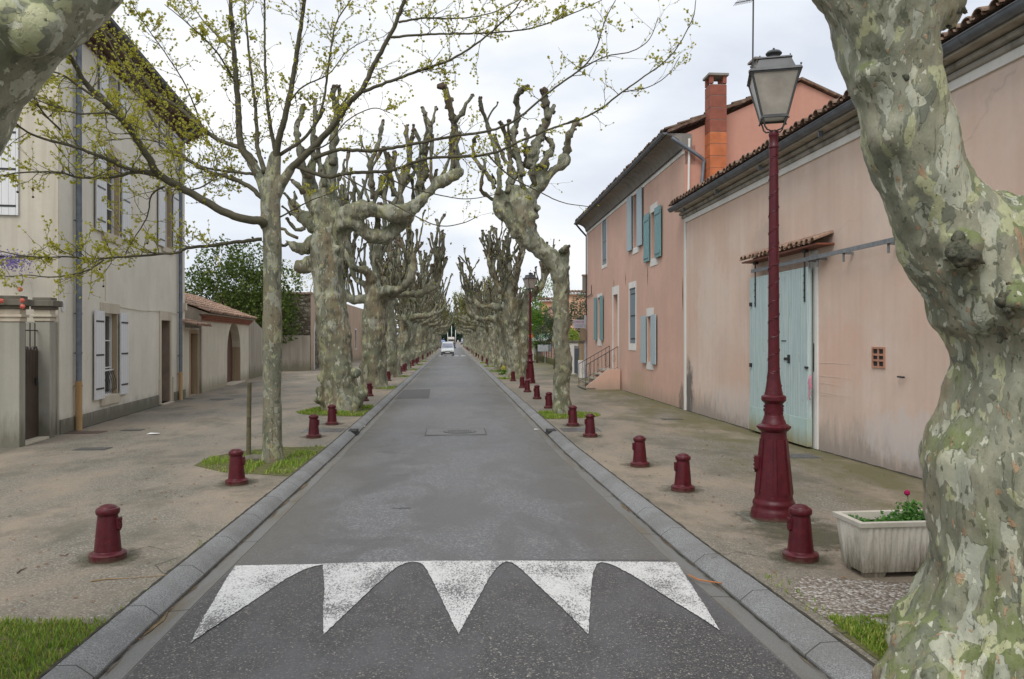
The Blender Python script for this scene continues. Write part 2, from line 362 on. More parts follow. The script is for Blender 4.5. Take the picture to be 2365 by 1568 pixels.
def m_gutter():
    n = NT('gutter_concrete'); v = n.vec(src='World')
    col = n.ramp(n.noise(v, 120, 4, .75), [(.3, (.11, .11, .105)), (.7, (.21, .21, .2))])
    col = n.mix(n.ramp(n.noise(n.vec((3, .4, 1), src='World'), 2, 5, .65), [(.45, 0.0), (.65, .8)]), col, (.13, .11, .075))
    fr = n.math('FRACT', n.math('ADD', n.math('MULTIPLY', n.sep(v, 1), .5), .1)); jt = n.ramp(fr, [(0, 1.0), (.005, 1.0), (.01, 0.0)])
    col = n.mix(jt, col, (.03, .03, .025)); n.bump(n.noise(v, 90, 4), .3, .005)
    return n.done(col, .65, spec=.4)
def m_paint():
    n = NT('worn_road_paint'); v = n.vec(src='World')
    col = n.ramp(n.noise(v, 18, 5, .7), [(.3, (.50, .50, .49)), (.7, (.66, .66, .65))])
    chips = n.math('ADD', n.noise(n.vec((1.6, .8, 1), src='World'), 42, 5, .85), n.math('MULTIPLY', n.noise(n.vec((1, .6, 1), src='World'), 2.6, 4), .42))
    col = n.mix(n.ramp(chips, [(.725, 0.0), (.765, .9)]), col, (.07, .068, .07))
    n.bump(n.noise(v, 110, 3), .4, .006); return n.done(col, .7)
def m_zinc(name='zinc', c=(.13, .145, .165)):
    n = NT(name); v = n.vec(src='World'); f = n.noise(v, 5, 5, .65)
    return n.done(n.ramp(f, [(.3, tuple(x * .75 for x in c)), (.7, tuple(x * 1.3 for x in c))]), .5, .35)
def m_tile(name='roof_tile', tone=1.0, dark=.5):
    n = NT(name); v = n.vec(src='World')
    c = n.ramp(n.noise(v, 7, 5, .7), [(.25, tuple(x * tone for x in (.11, .075, .055))), (.5, tuple(x * tone for x in (.27, .17, .12))), (.75, tuple(x * tone for x in (.42, .33, .26)))])
    c = n.mix(n.ramp(n.noise(v, 22, 4, .7), [(.5, 0.0), (.65, dark)]), c, (.05, .048, .04)); n.bump(n.noise(v, 40, 4), .4, .01)
    return n.done(c, .85, spec=.25)
def m_stone():
    n = NT('rubble_stone'); v = n.distort(n.vec((1, 1, 1.9), src='World'), 3, .12)
    r = n.sep(n.voro(v, 3.6), 0); d = n.voro(v, 3.6, 'DISTANCE_TO_EDGE', 'Distance')
    c = n.ramp(r, [(0, (.085, .07, .05)), (.4, (.15, .125, .09)), (.75, (.22, .19, .145)), (1, (.33, .30, .25))])
    c = n.mix(n.ramp(d, [(.0, 1.0), (.07, 0.0)]), c, (.05, .045, .035)); n.bump(n.ramp(d, [(0, 0.0), (.12, 1.0)]), .9, .04)
    return n.done(c, .9, spec=.2)
def m_planks(name, c, c2, ax=(0, 1), pitch=9.0, rust=None):
    n = NT(name); v = n.vec(src='World'); y = n.math('MULTIPLY', n.sep(v, ax[0]), pitch); y2 = n.math('MULTIPLY', n.sep(v, ax[1]), pitch)
    f = n.math('FRACT', n.math('ADD', y, 0.0 if ax[0] == ax[1] else y2)); g = n.ramp(f, [(0, 1.0), (.05, 1.0), (.09, 0.0)])
    w = n.noise(n.vec((14, 14, .5), src='World'), 2.2, 6, .75)
    col = n.mix(n.ramp(w, [(.38, 0.0), (.62, 1.0)]), c, c2)
    ch = n.noise(n.vec((9, 9, .8), (3, 1, 2), src='World'), 3, 6, .85)
    col = n.mix(n.ramp(ch, [(.60, 0.0), (.65, .9)]), col, rust or tuple(x * .35 for x in c))
    col = n.mix(n.math('MULTIPLY', g, .55), col, tuple(x * .3 for x in c)); n.bump(n.math('SUBTRACT', w, g), .5, .01)
    return n.done(col, .7)
def m_glass(name, c=(.03, .035, .04), rough=.08): return m_plain(name, c, rough, .3, 3, spec=.8)
def m_redpaint():
    n = NT('oxblood_paint'); v = n.vec(src='World')
    c = n.ramp(n.noise(v, 14, 5, .65), [(.3, (.055, .003, .007)), (.7, (.095, .006, .013))])
    c = n.mix(n.ramp(n.noise(v, 60, 4, .8), [(.64, 0.0), (.70, .6)]), c, (.2, .12, .1))
    oz = n.math('ADD', n.sep(n.vec(), 2), n.math('MULTIPLY', n.noise(n.vec((1, 1, 1)), 14, 5, .8), -.16)); c = n.mix(n.ramp(n.math('ADD', oz, .1), [(.04, .6), (.075, 0.0)]), c, (.10, .07, .05))
    n.bump(n.noise(v, 26, 4, .6), .22, .01); return n.done(c, n.ramp(n.noise(v, 6, 4), [(.3, .28), (.7, .5)]), spec=.38)
def m_soil():
    n = NT('soil_and_moss'); v = n.vec(src='World')
    c = n.ramp(n.noise(v, 14, 6, .75), [(.3, (.06, .05, .03)), (.5, (.12, .13, .045)), (.7, (.2, .16, .10))]); n.bump(n.noise(v, 45, 5, .7), .8, .02)
    return n.done(c, .95, spec=.15)
def m_gravel():
    n = NT('exposed_pebbles'); v = n.vec(src='World'); r = n.sep(n.voro(v, 42), 0); d = n.voro(v, 42, 'F1', 'Distance')
    c = n.ramp(r, [(0, (.19, .15, .115)), (.4, (.32, .275, .23)), (.7, (.44, .40, .355)), (1, (.65, .62, .58))])
    c = n.mix(n.ramp(d, [(.45, 0.0), (.75, .8)]), c, (.08, .068, .052)); n.bump(n.ramp(d, [(0, 1.0), (.6, 0.0)]), 1.0, .015)
    return n.done(c, .6, spec=.4)
M = dict(
    asphalt=m_asphalt(), dark_asphalt=m_asphalt_dark(), pavement=m_pavement(), kerb=m_kerb(), gutter=m_gutter(), paint=m_paint(),
    earth=m_plain('earth', (.10, .11, .05), .95, .4, .8, .4), soil=m_soil(), gravel=m_gravel(), red=m_redpaint(),
    cream=m_stucco('cream_render', (.72, .685, .595), (.76, .74, .7), .3, (.30, .29, .26), 0, .35),
    cream2=m_stucco('cream_annex_render', (.66, .61, .50), (.6, .55, .48), .35, (.34, .30, .22), 0, .4),
    grey_render=m_stucco('grey_render', (.36, .35, .30), (.6, .58, .52), .45, (.14, .135, .10), 0, .6),
    dirty=m_stucco('weathered_render', (.40, .36, .30), (.4, .38, .33), .7, (.18, .165, .11), 0, .6),
    peach=m_stucco('peach_render', (.65, .43, .345), (.86, .76, .7), .4, (.40, .30, .24), -.1, .5, pal=(.56, .385, .31), spots=((21.6, .1, .35, .5, (.12, .11, .09), .7), (27.0, .3, 1.6, .5, (.42, .33, .2), .4))),
    barn=m_stucco('pink_beige_render', (.67, .54, .46), (.78, .70, .64), .45, (.30, .265, .235), -.1, .8, pal=(.64, .455, .355), spots=((20.9, .5, .45, .9, (.10, .10, .095), .85), (17, .4, 2.4, .5, (.62, .56, .52), .55), (10.5, .45, 1.6, .45, (.60, .57, .56), .6), (9.6, .15, .8, .25, (.16, .16, .12), .8), (15.5, 3.9, 1.0, .5, (.45, .38, .33), .5), (12.6, 1.6, 1.2, .7, (.66, .42, .32), .5), (19, 2.8, 1.5, 1.2, (.70, .60, .53), .5), (8.5, 2.5, 1.5, 1.0, (.68, .46, .36), .5))),
    gable=m_stucco('salmon_render', (.55, .29, .22), (.8, .7, .7), .4, (.4, .25, .2), -20, .3),
    trim=m_stucco('white_trim', (.74, .73, .70), (.7, .68, .62), .4, (.5, .48, .44), -20, .3),
    cove=m_stucco('grey_cornice', (.27, .25, .225), (.5, .5, .5), .8, (.2, .2, .2), -20, .3),
    stone=m_stone(), sandstone=m_stucco('sandstone', (.42, .33, .22), (.5, .42, .34), .7, (.25, .2, .14), -20, .3),
    cap=m_stucco('mossy_stone_cap', (.17, .155, .125), (.4, .4, .36), .8, (.1, .1, .08), -20, .3),
    zinc=m_zinc(), dpipe=m_zinc('grey_blue_pipe', (.17, .195, .23)), darkzinc=m_zinc('dark_lantern_metal', (.075, .078, .08)),
    rust=m_stucco('rusty_yellow_iron', (.52, .38, .21), (.5, .28, .14), .8, (.3, .17, .08), -20, .3),
    tile=m_tile(), tile_pale=m_tile('pale_roof_tile', 1.25, .6), terracotta=m_plain('terracotta', (.50, .15, .055), .8, .22, 4), brickred=m_plain('dark_terracotta', (.26, .08, .05), .8, .2, 4),
    moss_stain=None, white_shutter=m_planks('white_shutter_paint', (.74, .75, .76), (.69, .70, .71), (0, 1), 7, (.6, .62, .66)),
    blue_shutter=m_planks('pale_blue_shutter_paint', (.41, .50, .54), (.36, .46, .50), (1, 1), 7, (.2, .3, .33)),
    teal_shutter=m_planks('teal_shutter_paint', (.19, .35, .37), (.16, .31, .33), (1, 1), 7, (.1, .2, .2)),
    grey_shutter=m_planks('grey_blue_shutter_paint', (.19, .26, .30), (.17, .23, .27), (1, 1), 7, (.12, .16, .18)),
    barn_door=m_planks('weathered_turquoise_planks', (.52, .61, .60), (.34, .47, .48), (1, 1), 10, (.14, .15, .12)),
    barn_board=m_stucco('pale_turquoise_board', (.42, .55, .53), (.7, .6, .4), .6, (.25, .2, .08), -.02, .42),
    iron=m_plain('black_iron', (.02, .021, .023), .45, .3, 20), brown=m_plain('brown_gate_paint', (.055, .036, .026), .5, .25, 5),
    glass=m_glass('window_glass', (.04, .045, .05)), curtain=m_plain('net_curtain', (.5, .5, .5), .7), redwood=m_plain('red_brown_wood', (.20, .065, .035), .6, .2, 6),
    darkbrown=m_plain('dark_brown_door', (.10, .045, .028), .55, .2, 5), white=m_plain('white_paint', (.72, .72, .71), .5, .06, 3),
    lampglass=m_plain('frosted_lamp_glass', (.34, .31, .27), .35, .18, 7, spec=.5), stake=m_plain('weathered_stake', (.12, .105, .06), .9, .35, 12, .5),
    bark_near=m_bark('near_plane_bark', 1.15, (1, 1, .5), 10, .5, .42, .8, foot=True), bark=m_bark('plane_bark', .90, (1, 1, .42), 5.2, .8, .62, .35, 1.0, 1.0, .8),
    bark_young=m_bark('young_plane_bark', .88, (1, 1, .6), 8, .5, .65, .25, .9), shoot=m_bark('pollard_knuckle_bark', .66, (1, 1, .7), 7, .95, .75, .2, .6), fist=m_plain('dark_knuckle_bark', (.085, .06, .042), .95, .5, 14, .5),
    twig=m_plain('brown_green_twig', (.075, .067, .04), .8, .35, 8), concrete_planter=None)
# ------------------------------------------------------------------ the ground, road, kerbs, pavements
RZ = -0.09                                    # road surface below the pavement
YS = sorted(set([-6 + .5 * i for i in range(60)] + [24 + 4 * i for i in range(30)] + [144 + 25 * i for i in range(12)]))
def rflare(y): return float(np.interp(y, [3, 7, 14], [.20, .06, 0]))      # the right-hand kerb swings out a little near the tree
def sheet(name, xs, mat, zoff=0.0, ys=YS, smooth=True):     # xs(y) -> list of (x, z above the pavement level)
    mb = MB(); n = len(xs(0)); vs = []; fs = []
    for y in ys:
        for x, z in xs(y): vs.append((x, y, zg(y) + z + zoff))
    for i in range(len(ys) - 1):
        for k in range(n - 1): a = i * n + k; fs.append((a, a + 1, a + n + 1, a + n))
    mb.add(vs, fs); return struct(mb.build(name, mat, smooth='auto' if smooth else False, recalc=False))
g = MB(); g.add([(-900, -60, -.75), (900, -60, -.75), (900, 1800, -.75), (-900, 1800, -.75)], [(0, 1, 2, 3)]); struct(g.build('ground', M['earth']))
def crown(x): return .03 * (1 - (x / 2.0) ** 2)
sheet('road', lambda y: [(-1.90, RZ)] + [(x, RZ + crown(x)) for x in (-1.4, -.8, 0, .8, 1.4)] + [(1.86 + rflare(y), RZ)], M['asphalt'])
NY = [-6 + .5 * i for i in range(26)] + [6.83]
sheet('road_ramp', lambda y: [(-1.885, RZ + .004)] + [(x, RZ + crown(x) + .004) for x in (-1.4, -.8, 0, .8, 1.4)] + [(1.845 + rflare(y), RZ + .004)], M['dark_asphalt'], ys=NY)
sheet('gutter', lambda y: [(-2.06, RZ - .006), (-1.90, RZ + .004), (-1.885, RZ - .03)], M['gutter'])
sheet('gutter', lambda y: [(1.845 + rflare(y), RZ - .03), (1.86 + rflare(y), RZ + .004), (2.03 + rflare(y), RZ - .006)], M['gutter'])
sheet('kerb', lambda y: [(-2.26, -.1), (-2.26, .004), (-2.15, .002), (-2.085, -.045), (-2.055, -.07), (-2.05, -.13)], M['kerb'])
sheet('kerb', lambda y: [(2.02 + rflare(y), -.13), (2.025 + rflare(y), -.07), (2.055 + rflare(y), -.045), (2.12 + rflare(y), .002), (2.24 + rflare(y), .004), (2.24 + rflare(y), -.1)], M['kerb'])
sheet('sidewalk', lambda y: [(-30, -.005), (-8, 0), (-5, 0), (-2.275, 0), (-2.275, -.1)], M['pavement'])
sheet('sidewalk', lambda y: [(2.255 + rflare(y), -.1), (2.255 + rflare(y), 0), (5, 0), (6.5, 0), (40, -.005)], M['pavement'])

def crack_line(name, pts, w, mat, z):
    mb = MB(); rng = random.Random(len(pts) + int(w * 9000))
    P = [Vector(p) for p in pts]; L_ = []; R_ = []
    for i in range(len(P) - 1):
        n = max(2, int((P[i + 1] - P[i]).length / .05))
        for k in range(n):
            q = P[i].lerp(P[i + 1], k / n); d = (P[i + 1] - P[i]).normalized(); s_ = Vector((-d.y, d.x, 0)); j = s_ * rng.uniform(-.008, .008)
            ww = w * rng.uniform(.5, 1.2) / 2; L_.append(q + s_ * ww + j); R_.append(q - s_ * ww + j)
    vs = [(a.x, a.y, a.z + z) for a in L_] + [(a.x, a.y, a.z + z) for a in R_]; n = len(L_)
    mb.add(vs, [(i, i + 1, i + 1 + n, i + n) for i in range(n - 1)]); return struct(mb.build(name, mat, recalc=False))
M['tar'] = m_plain('crack_filling', (.022, .021, .02), .8, .3, 9)
# repair patch, joints and old cuts in the road
def road_poly(name, px, mat, off=.004, curve=False):
    mb = MB(); vs = []
    for u, v in px:
        p = gp(u, v, RZ); vs.append((p.x, p.y, zg(p.y) + RZ + crown(p.x) + off))
    mb.add(vs, [tuple(range(len(vs)))]); return struct(mb.build(name, mat, recalc=False))
road_poly('asphalt_patch', [(912, 921), (991, 922), (994, 900), (932, 900)], m_plain('patched_asphalt', (.075, .073, .074), .75, .2, 30, .4))
def T3(a, b): return (a * .6348 + 346.4, b * .6348 + 1270.3)
teeth = [
    [(310, 62), (640, 63), (600, 70), (560, 82), (500, 112), (450, 145), (400, 180), (300, 245), (200, 310), (148, 347), (185, 270), (230, 195), (275, 115)],
    [(628, 62), (965, 56), (930, 62), (900, 76), (860, 108), (780, 182), (700, 260), (632, 324), (630, 240), (635, 150)],
    [(950, 56), (1305, 54), (1280, 64), (1262, 80), (1230, 125), (1170, 237), (1122, 327), (1080, 237), (1030, 132), (1000, 77), (985, 63)],
    [(1290, 54), (1650, 52), (1625, 62), (1610, 100), (1602, 200), (1595, 324), (1500, 228), (1400, 133), (1350, 84), (1320, 62)],
    [(1630, 53), (1915, 48), (1960, 118), (2020, 210), (2072, 300), (2000, 252), (1900, 192), (1760, 104), (1700, 72), (1670, 60)]]
for i, t in enumerate(teeth):
    px = [T3(*q) for q in t]; mb = MB(); vs = []
    rj = random.Random(i)
    for k in range(len(px)):                       # finer, slightly ragged outline that follows the camber
        a, b = px[k], px[(k + 1) % len(px)]; nj = max(3, int(math.hypot(b[0] - a[0], b[1] - a[1]) / 4))
        for j in range(nj):
            p = gp(a[0] + (b[0] - a[0]) * j / nj, a[1] + (b[1] - a[1]) * j / nj, RZ); w_ = Vector((rj.uniform(-1, 1), rj.uniform(-1, 1), 0)) * .006 * rj.random(); p = p + w_; vs.append((p.x, p.y, zg(p.y) + RZ + crown(p.x) + .009 + i * .0003))
    mb.add(vs, [tuple(range(len(vs)))]); struct(mb.build('road_marking', M['paint'], recalc=False), 'worn white triangle painted across the dark asphalt')
for k, xc in enumerate((-1.35, -.45, .45, 1.35)):       # the next hump far down the street
    mb = MB(); y = 98; mb.add([(xc - .4, y, zg(y) + RZ + .04), (xc + .4, y, zg(y) + RZ + .04), (xc + .22, y + 1.3, zg(y) + RZ + .06), (xc, y + 1.6, zg(y) + RZ + .06), (xc - .22, y + 1.3, zg(y) + RZ + .06)], [(0, 1, 2, 3, 4)])
    struct(mb.build('road_marking', M['white'], recalc=False))
for (u0, v0, u1, v1, w) in ((904, 1180, 958, 1179, .02), (905, 1103, 1000, 1098, .008), (878, 1045, 945, 1052, .01), (880, 1019, 925, 1019, .015), (1040, 866, 1070, 866, .03), (1060, 1012, 1165, 1010, .006)):
    a, b = gp(u0, v0, RZ), gp(u1, v1, RZ); a.z += crown(a.x); b.z += crown(b.x); crack_line('road_crack', [a, b], w, M['tar'], .006)
a, b = gp(1870, 1490, RZ), gp(1905, 1470, RZ)
# manhole in its rectangular concrete frame
def manhole(u0, u1, v0, v1, uc, vc, ru):
    c = gp(uc, vc, RZ); y0 = gp(uc, v1, RZ).y; y1 = gp(uc, v0, RZ).y; x0 = gp(u0, vc, RZ).x; x1 = gp(u1, vc, RZ).x; z = zg(c.y) + RZ + crown(c.x)
    t = thing('manhole_cover', 'round iron manhole cover set in a cracked rectangular frame in the middle of the road', 'manhole cover', (c.x, c.y, z), None)
    mb = MB(); mb.add([(x0, y0, z + .006), (x1, y0, z + .006), (x1, y1, z + .006), (x0, y1, z + .006)], [(0, 1, 2, 3)]); mb.build('surround', m_plain('manhole_surround', (.15, .15, .148), .7, .2, 14, .3), t, recalc=False)
    mb = MB()
    for (a0, b0, a1, b1) in ((x0, y0, x1, y0), (x1, y0, x1, y1), (x1, y1, x0, y1), (x0, y1, x0, y0)):
        d = Vector((a1 - a0, b1 - b0, 0)); s_ = Vector((-d.y, d.x, 0)).normalized() * .006; P = [Vector((a0, b0, z + .009)), Vector((a1, b1, z + .009))]
        mb.add([P[0] + s_, P[0] - s_, P[1] - s_, P[1] + s_], [(0, 1, 2, 3)])
    mb.build('joint', M['tar'], t, recalc=False)
    R_ = .33; mb = MB(); mb.lathe([(R_ + .03, .0), (R_ + .03, .011), (R_, .013)], 32, c=(c.x, c.y, z)); mb.build('rim', M['iron'], t)
    mb = MB(); mb.lathe([(R_ - .01, .0), (R_ - .01, .014)], 32, c=(c.x, c.y, z))
    for i in range(-6, 7):
        for j in range(-6, 7):
            if (i * i + j * j) * .0022 < (R_ - .05) ** 2: mb.box(c.x + i * .047 - .014, c.x + i * .047 + .014, c.y + j * .047 - .014, c.y + j * .047 + .014, z + .014, z + .019)
    mb.build('cover', m_plain('worn_iron', (.12, .12, .12), .5, .3, 20, .3, .4), t)
manhole(984, 1121, 993, 1008, 1062, 1000.5, 45)
# storm drains in both kerbs, with their chequered access plates
for side, (u, v), lab in ((-1, (824, 1003), 'left'), (1, (1262, 1003), 'right')):
    p = gp(u, v, RZ); t = thing('storm_drain', 'black barred drain mouth in the %s kerb by the bollards' % lab, 'drain', (p.x, p.y, zg(p.y)), None)
    x = side * 2.09; mb = MB(); mb.box(min(x, x + side * .06) - .06, max(x, x + side * .06) + .05, p.y - .24, p.y + .24, zg(p.y) - .12, zg(p.y) + .006); mb.build('drain_mouth', M['tar'], t)
    for k in range(4):
        yy = p.y - .2 + k * .13; mb = MB(); mb.hexa([(x - side * .075 - .0, yy, zg(p.y) - .085), (x - side * .075, yy + .035, zg(p.y) - .085), (x + side * .12, yy + .035, zg(p.y) + .007), (x + side * .12, yy, zg(p.y) + .007),
            (x - side * .085, yy, zg(p.y) - .065), (x - side * .085, yy + .035, zg(p.y) - .065), (x + side * .12, yy + .035, zg(p.y) + .02), (x + side * .12, yy, zg(p.y) + .02)]); mb.build('bar', M['iron'], t)
    q = thing('access_plate', 'grey chequered steel plate in the pavement behind the %s kerb drain' % lab, 'access cover', (side * 2.75, p.y, zg(p.y)))
    mb = MB(); mb.box(side * 2.75 - .42, side * 2.75 + .42, p.y - .32, p.y + .32, zg(p.y) - .02, zg(p.y) + .006)
    for i in range(12):
        for j in range(9):
            cx, cy = side * 2.75 - .38 + i * .069, p.y - .28 + j * .07; sx, sy = (.024, .007) if (i + j) % 2 else (.007, .024); mb.box(cx - sx, cx + sx, cy - sy, cy + sy, zg(p.y) + .006, zg(p.y) + .011)
    mb.build('plate', m_plain('worn_steel_plate', (.17, .17, .165), .45, .25, 20, .2, .5), q)
def cover(u, v, w, d, label, col=(.07, .068, .062), round_=False):
    p = gp(u, v); mb = MB()
    if round_: mb.lathe([(w / 2, 0), (w / 2, .007), (w / 2 - .03, .009)], 28, c=(p.x, p.y, p.z))
    else: mb.box(p.x - w / 2, p.x + w / 2, p.y - d / 2, p.y + d / 2, p.z - .02, p.z + .007); mb.box(p.x - w / 2 + .03, p.x + w / 2 - .03, p.y - d / 2 + .03, p.y + d / 2 - .03, p.z + .007, p.z + .011)
    tag(mb.build('pavement_cover', m_plain('cover_metal', col, .6, .3, 12, .3), at=p), label, 'access cover')
cover(184, 999, .95, .45, 'rust brown grid plate at the foot of the cream house drainpipe', (.10, .065, .05))
cover(307, 993.5, .42, .28, 'small grey pavement cover in front of the ground floor window of the cream house')
cover(214, 1037, .55, .35, 'dark pavement cover in front of the garden gate')
cover(513, 922, .75, .4, 'round dark manhole cover in front of the arched door', round_=True)
cover(433, 921, .4, .3, 'little pavement cover beside the far drainpipe of the cream house')
cover(1552, 968, .5, .25, 'dark slot cover in the right pavement by the corner of the pink barn')
cover(1850, 1054, .5, .45, 'grey slab at the foot of the turquoise barn door', (.09, .09, .09))
# light square of concrete round the lamp foot
p = gp(1787, 1197); mb = MB(); a = math.radians(14)
q = [Vector((p.x + .43 * math.cos(a + k * math.pi / 2 + .6), p.y + .43 * math.sin(a + k * math.pi / 2 + .6), zg(p.y) + .005)) for k in range(4)]
mb.add(q, [(0, 1, 2, 3)]); struct(mb.build('lamp_footing', m_plain('pale_footing', (.30, .29, .27), .85, .3, 18, .5), recalc=False))

# tree pits (earth and grass) ------------------------------------------------
GRASS = []     # (x, y, z, r, n)
def pit(name, poly, z=.004, mat='soil'):
    mb = MB(); mb.add([(x, y, zg(y) + z) for x, y in poly], [tuple(range(len(poly)))]); return struct(mb.build(name, M[mat], recalc=False))
def half_disc(xk, yc, r, side, rx, n=14, jit=.05, seed=0):
    rng = random.Random(seed); P = [(xk, yc - r)]
    for i in range(1, n): w = -math.pi / 2 + math.pi * i / n; P.append((xk + side * rx * math.cos(w) * (1 + rng.uniform(-jit, jit)), yc + r * math.sin(w)))
    P.append((xk, yc + r)); return P if side > 0 else P
pit('tree_pit', [(-9, -3), (-2.28, -3), (-2.28, 5.32), (-2.7, 5.36), (-3.6, 5.42), (-5, 5.5), (-9, 5.6)])
pit('tree_pit', [(-2.28, 11.15), (-2.28, 14.4), (-3.1, 14.4), (-3.7, 13.9), (-4.0, 13.2), (-3.95, 12.3), (-3.3, 11.6)])
pit('tree_pit', half_disc(-2.28, 21.5, 1.5, -1, 1.9))
pit('tree_pit', half_disc(2.27, 19.9, .95, 1, 1.5))
pit('gravel_patch', [(2.50, 4.9), (2.46, 5.55), (2.75, 5.95), (3.4, 5.75), (5.0, 5.6), (5.0, 4.9)], .005, 'gravel')
pit('tree_pit', [(2.50, 2.0), (2.46, 4.9), (2.9, 5.1), (3.5, 4.95), (4.6, 4.9), (4.6, 2.0)])
M['grassm'] = m_leaf('grass_blades', (.11, .23, .02), (.21, .32, .035), (.36, .37, .09), .6, .3)
def grass(polys, seed=5):
    rng = random.Random(seed); mb = MB(); vs = []; fs = []
    for (x0, x1, y0, y1, n, h, keep) in polys:
        for _ in range(n):
            x, y = rng.uniform(x0, x1), rng.uniform(y0, y1)
            if not keep(x, y): continue
            w = noise.noise(Vector((x * 1.6, y * 1.6, 3.3)))
            if w < -.22 and rng.random() < .75: continue
            hh = h * rng.uniform(.4, 1.15) * (1 + w); a = rng.uniform(0, 6.28); le = rng.uniform(.15, .8) * hh; b = rng.uniform(.0015, .004) * (1 + y * .08)
            dx, dy = math.cos(a), math.sin(a); z = zg(y) + .003; o = len(vs)
            vs += [(x - dy * b, y + dx * b, z), (x + dy * b, y - dx * b, z), (x + dx * le * .4 + dy * b * .8, y + dy * le * .4 - dx * b * .8, z + hh * .6), (x + dx * le * .4 - dy * b * .8, y + dy * le * .4 + dx * b * .8, z + hh * .6), (x + dx * le, y + dy * le, z + hh)]
            fs += [(o, o + 1, o + 2, o + 3), (o + 3, o + 2, o + 4)]
    mb.v = vs; mb.f = fs; mb.mi = [0] * len(fs)
    o = mb.build('grass', M['grassm'], recalc=False); return tag(o, 'tufts of short green grass growing in the tree pits', 'grass', kind='stuff')
def inell(cx, cy, rx, ry, side=0): return lambda x, y: ((x - cx) / rx) ** 2 + ((y - cy) / ry) ** 2 < 1 and (side == 0 or (x - cx) * side > 0)
far = [(-3.4, -2.3, y - .9, y + .9, 900, .07, inell(-2.3, y, 1.1, .9)) for y in (31.7, 41.5, 51, 60.5, 70)] + [(2.3, 3.4, y - .9, y + .9, 900, .07, inell(2.3, y, 1.1, .9)) for y in (38.9, 47.7, 56.5, 65)]
grass([(-6.5, -2.28, 3.0, 5.5, 42000, .032, lambda x, y: y < 5.38 + (-2.3 - x) * .05),
       (-4.6, -2.3, 11.1, 14.6, 9000, .06, lambda x, y: (x + 2.7) ** 2 / 1.5 + (y - 12.9) ** 2 / 2.4 < 1 and abs(x + 2.8) > .1),
       (-4.3, -2.28, 20.1, 23, 6500, .07, inell(-2.3, 21.5, 1.9, 1.45)), (2.28, 3.9, 19, 20.9, 4000, .06, inell(2.3, 19.9, 1.5, .95)),
       (2.5, 3.6, 3.9, 5.05, 12000, .034, lambda x, y: True), (2.4, 3.0, 5.0, 6.2, 260, .04, lambda x, y: abs(x - 2.5) < .08), (-2.36, -2.26, 4.5, 7.5, 60, .03, lambda x, y: True),
       (6.1, 6.42, 13, 30, 500, .03, lambda x, y: x > 6.3)] + far)

# ragged joints: pavement against kerb, kerb foot against gutter, dirt along the wall feet
def joint(xf, y0, y1, w, z, mat, name='joint', seed=1):
    rng = random.Random(seed); mb = MB(); vs = []; y = y0; n = 0
    while y < y1:
        x = xf(y) + rng.uniform(-.006, .006); ww = w * rng.uniform(.35, 1.3) * (1 if 'silt' not in name else max(.02, 2.4 * noise.noise(Vector((y * 1.7, seed, 0))))); vs += [(x - ww / 2, y, zg(y) + z), (x + ww / 2, y, zg(y) + z)]; y += .09 if y < 15 else .3; n += 1
    mb.add(vs, [(2 * i, 2 * i + 1, 2 * i + 3, 2 * i + 2) for i in range(n - 1)]); return struct(mb.build(name, mat, recalc=False))
M['joint'] = m_plain('dirty_joint', (.045, .04, .028), .95, .5, 14, .4); M['rustyleaf'] = m_plain('gutter_silt', (.14, .10, .055), .95, .5, 9, .5)
joint(lambda y: -2.272, 2, 60, .026, .0065, M['joint'], seed=1); joint(lambda y: 2.252 + rflare(y), 2, 60, .026, .0065, M['joint'], seed=2)
joint(lambda y: -2.052, 2, 60, .022, -.083, M['joint'], seed=3); joint(lambda y: 2.022 + rflare(y), 2, 60, .022, -.083, M['joint'], seed=4)
joint(lambda y: -2.03 + .01 * math.sin(y * 3), 2, 45, .035, -.087, M['rustyleaf'], 'gutter_silt', 5); joint(lambda y: 2.0 + rflare(y) + .01 * math.sin(y * 2), 2, 45, .035, -.087, M['rustyleaf'], 'gutter_silt', 6)
joint(lambda y: 6.40, 3, 21.2, .07, .005, M['joint'], 'wall_foot_dirt', 7); joint(lambda y: 6.43 + (y - 21.3) * .0135, 21.4, 29.8, .08, .005, M['joint'], 'wall_foot_dirt', 8)
joint(lambda y: -8.0 - (y - 16.68) * .088, 16.8, 26.8, .07, .005, M['joint'], 'wall_foot_dirt', 9)
for (a, b, c, d, w) in ((1879, 1491, 1976, 1462, .012), (1790, 1385, 1835, 1362, .006), (1700, 1262, 1745, 1248, .005)):
    p, q = gp(a, b, -.05), gp(c, d, 0); crack_line('kerb_crack', [p + Vector((0, 0, .012)), p.lerp(q, .45) + Vector((0, .02, .03)), q + Vector((0, 0, .003))], w, M['tar'], .005)
for pts in (((385, 1330), (360, 1306), (420, 1285)), ((300, 1275), (340, 1262), (380, 1270), (440, 1262)), ((470, 1240), (430, 1236)), ((1640, 1290), (1700, 1275), (1780, 1290)), ((1480, 1150), (1440, 1120))):
    crack_line('pavement_crack', [gp(u, v) for u, v in pts], .006, M['joint'], .0035)
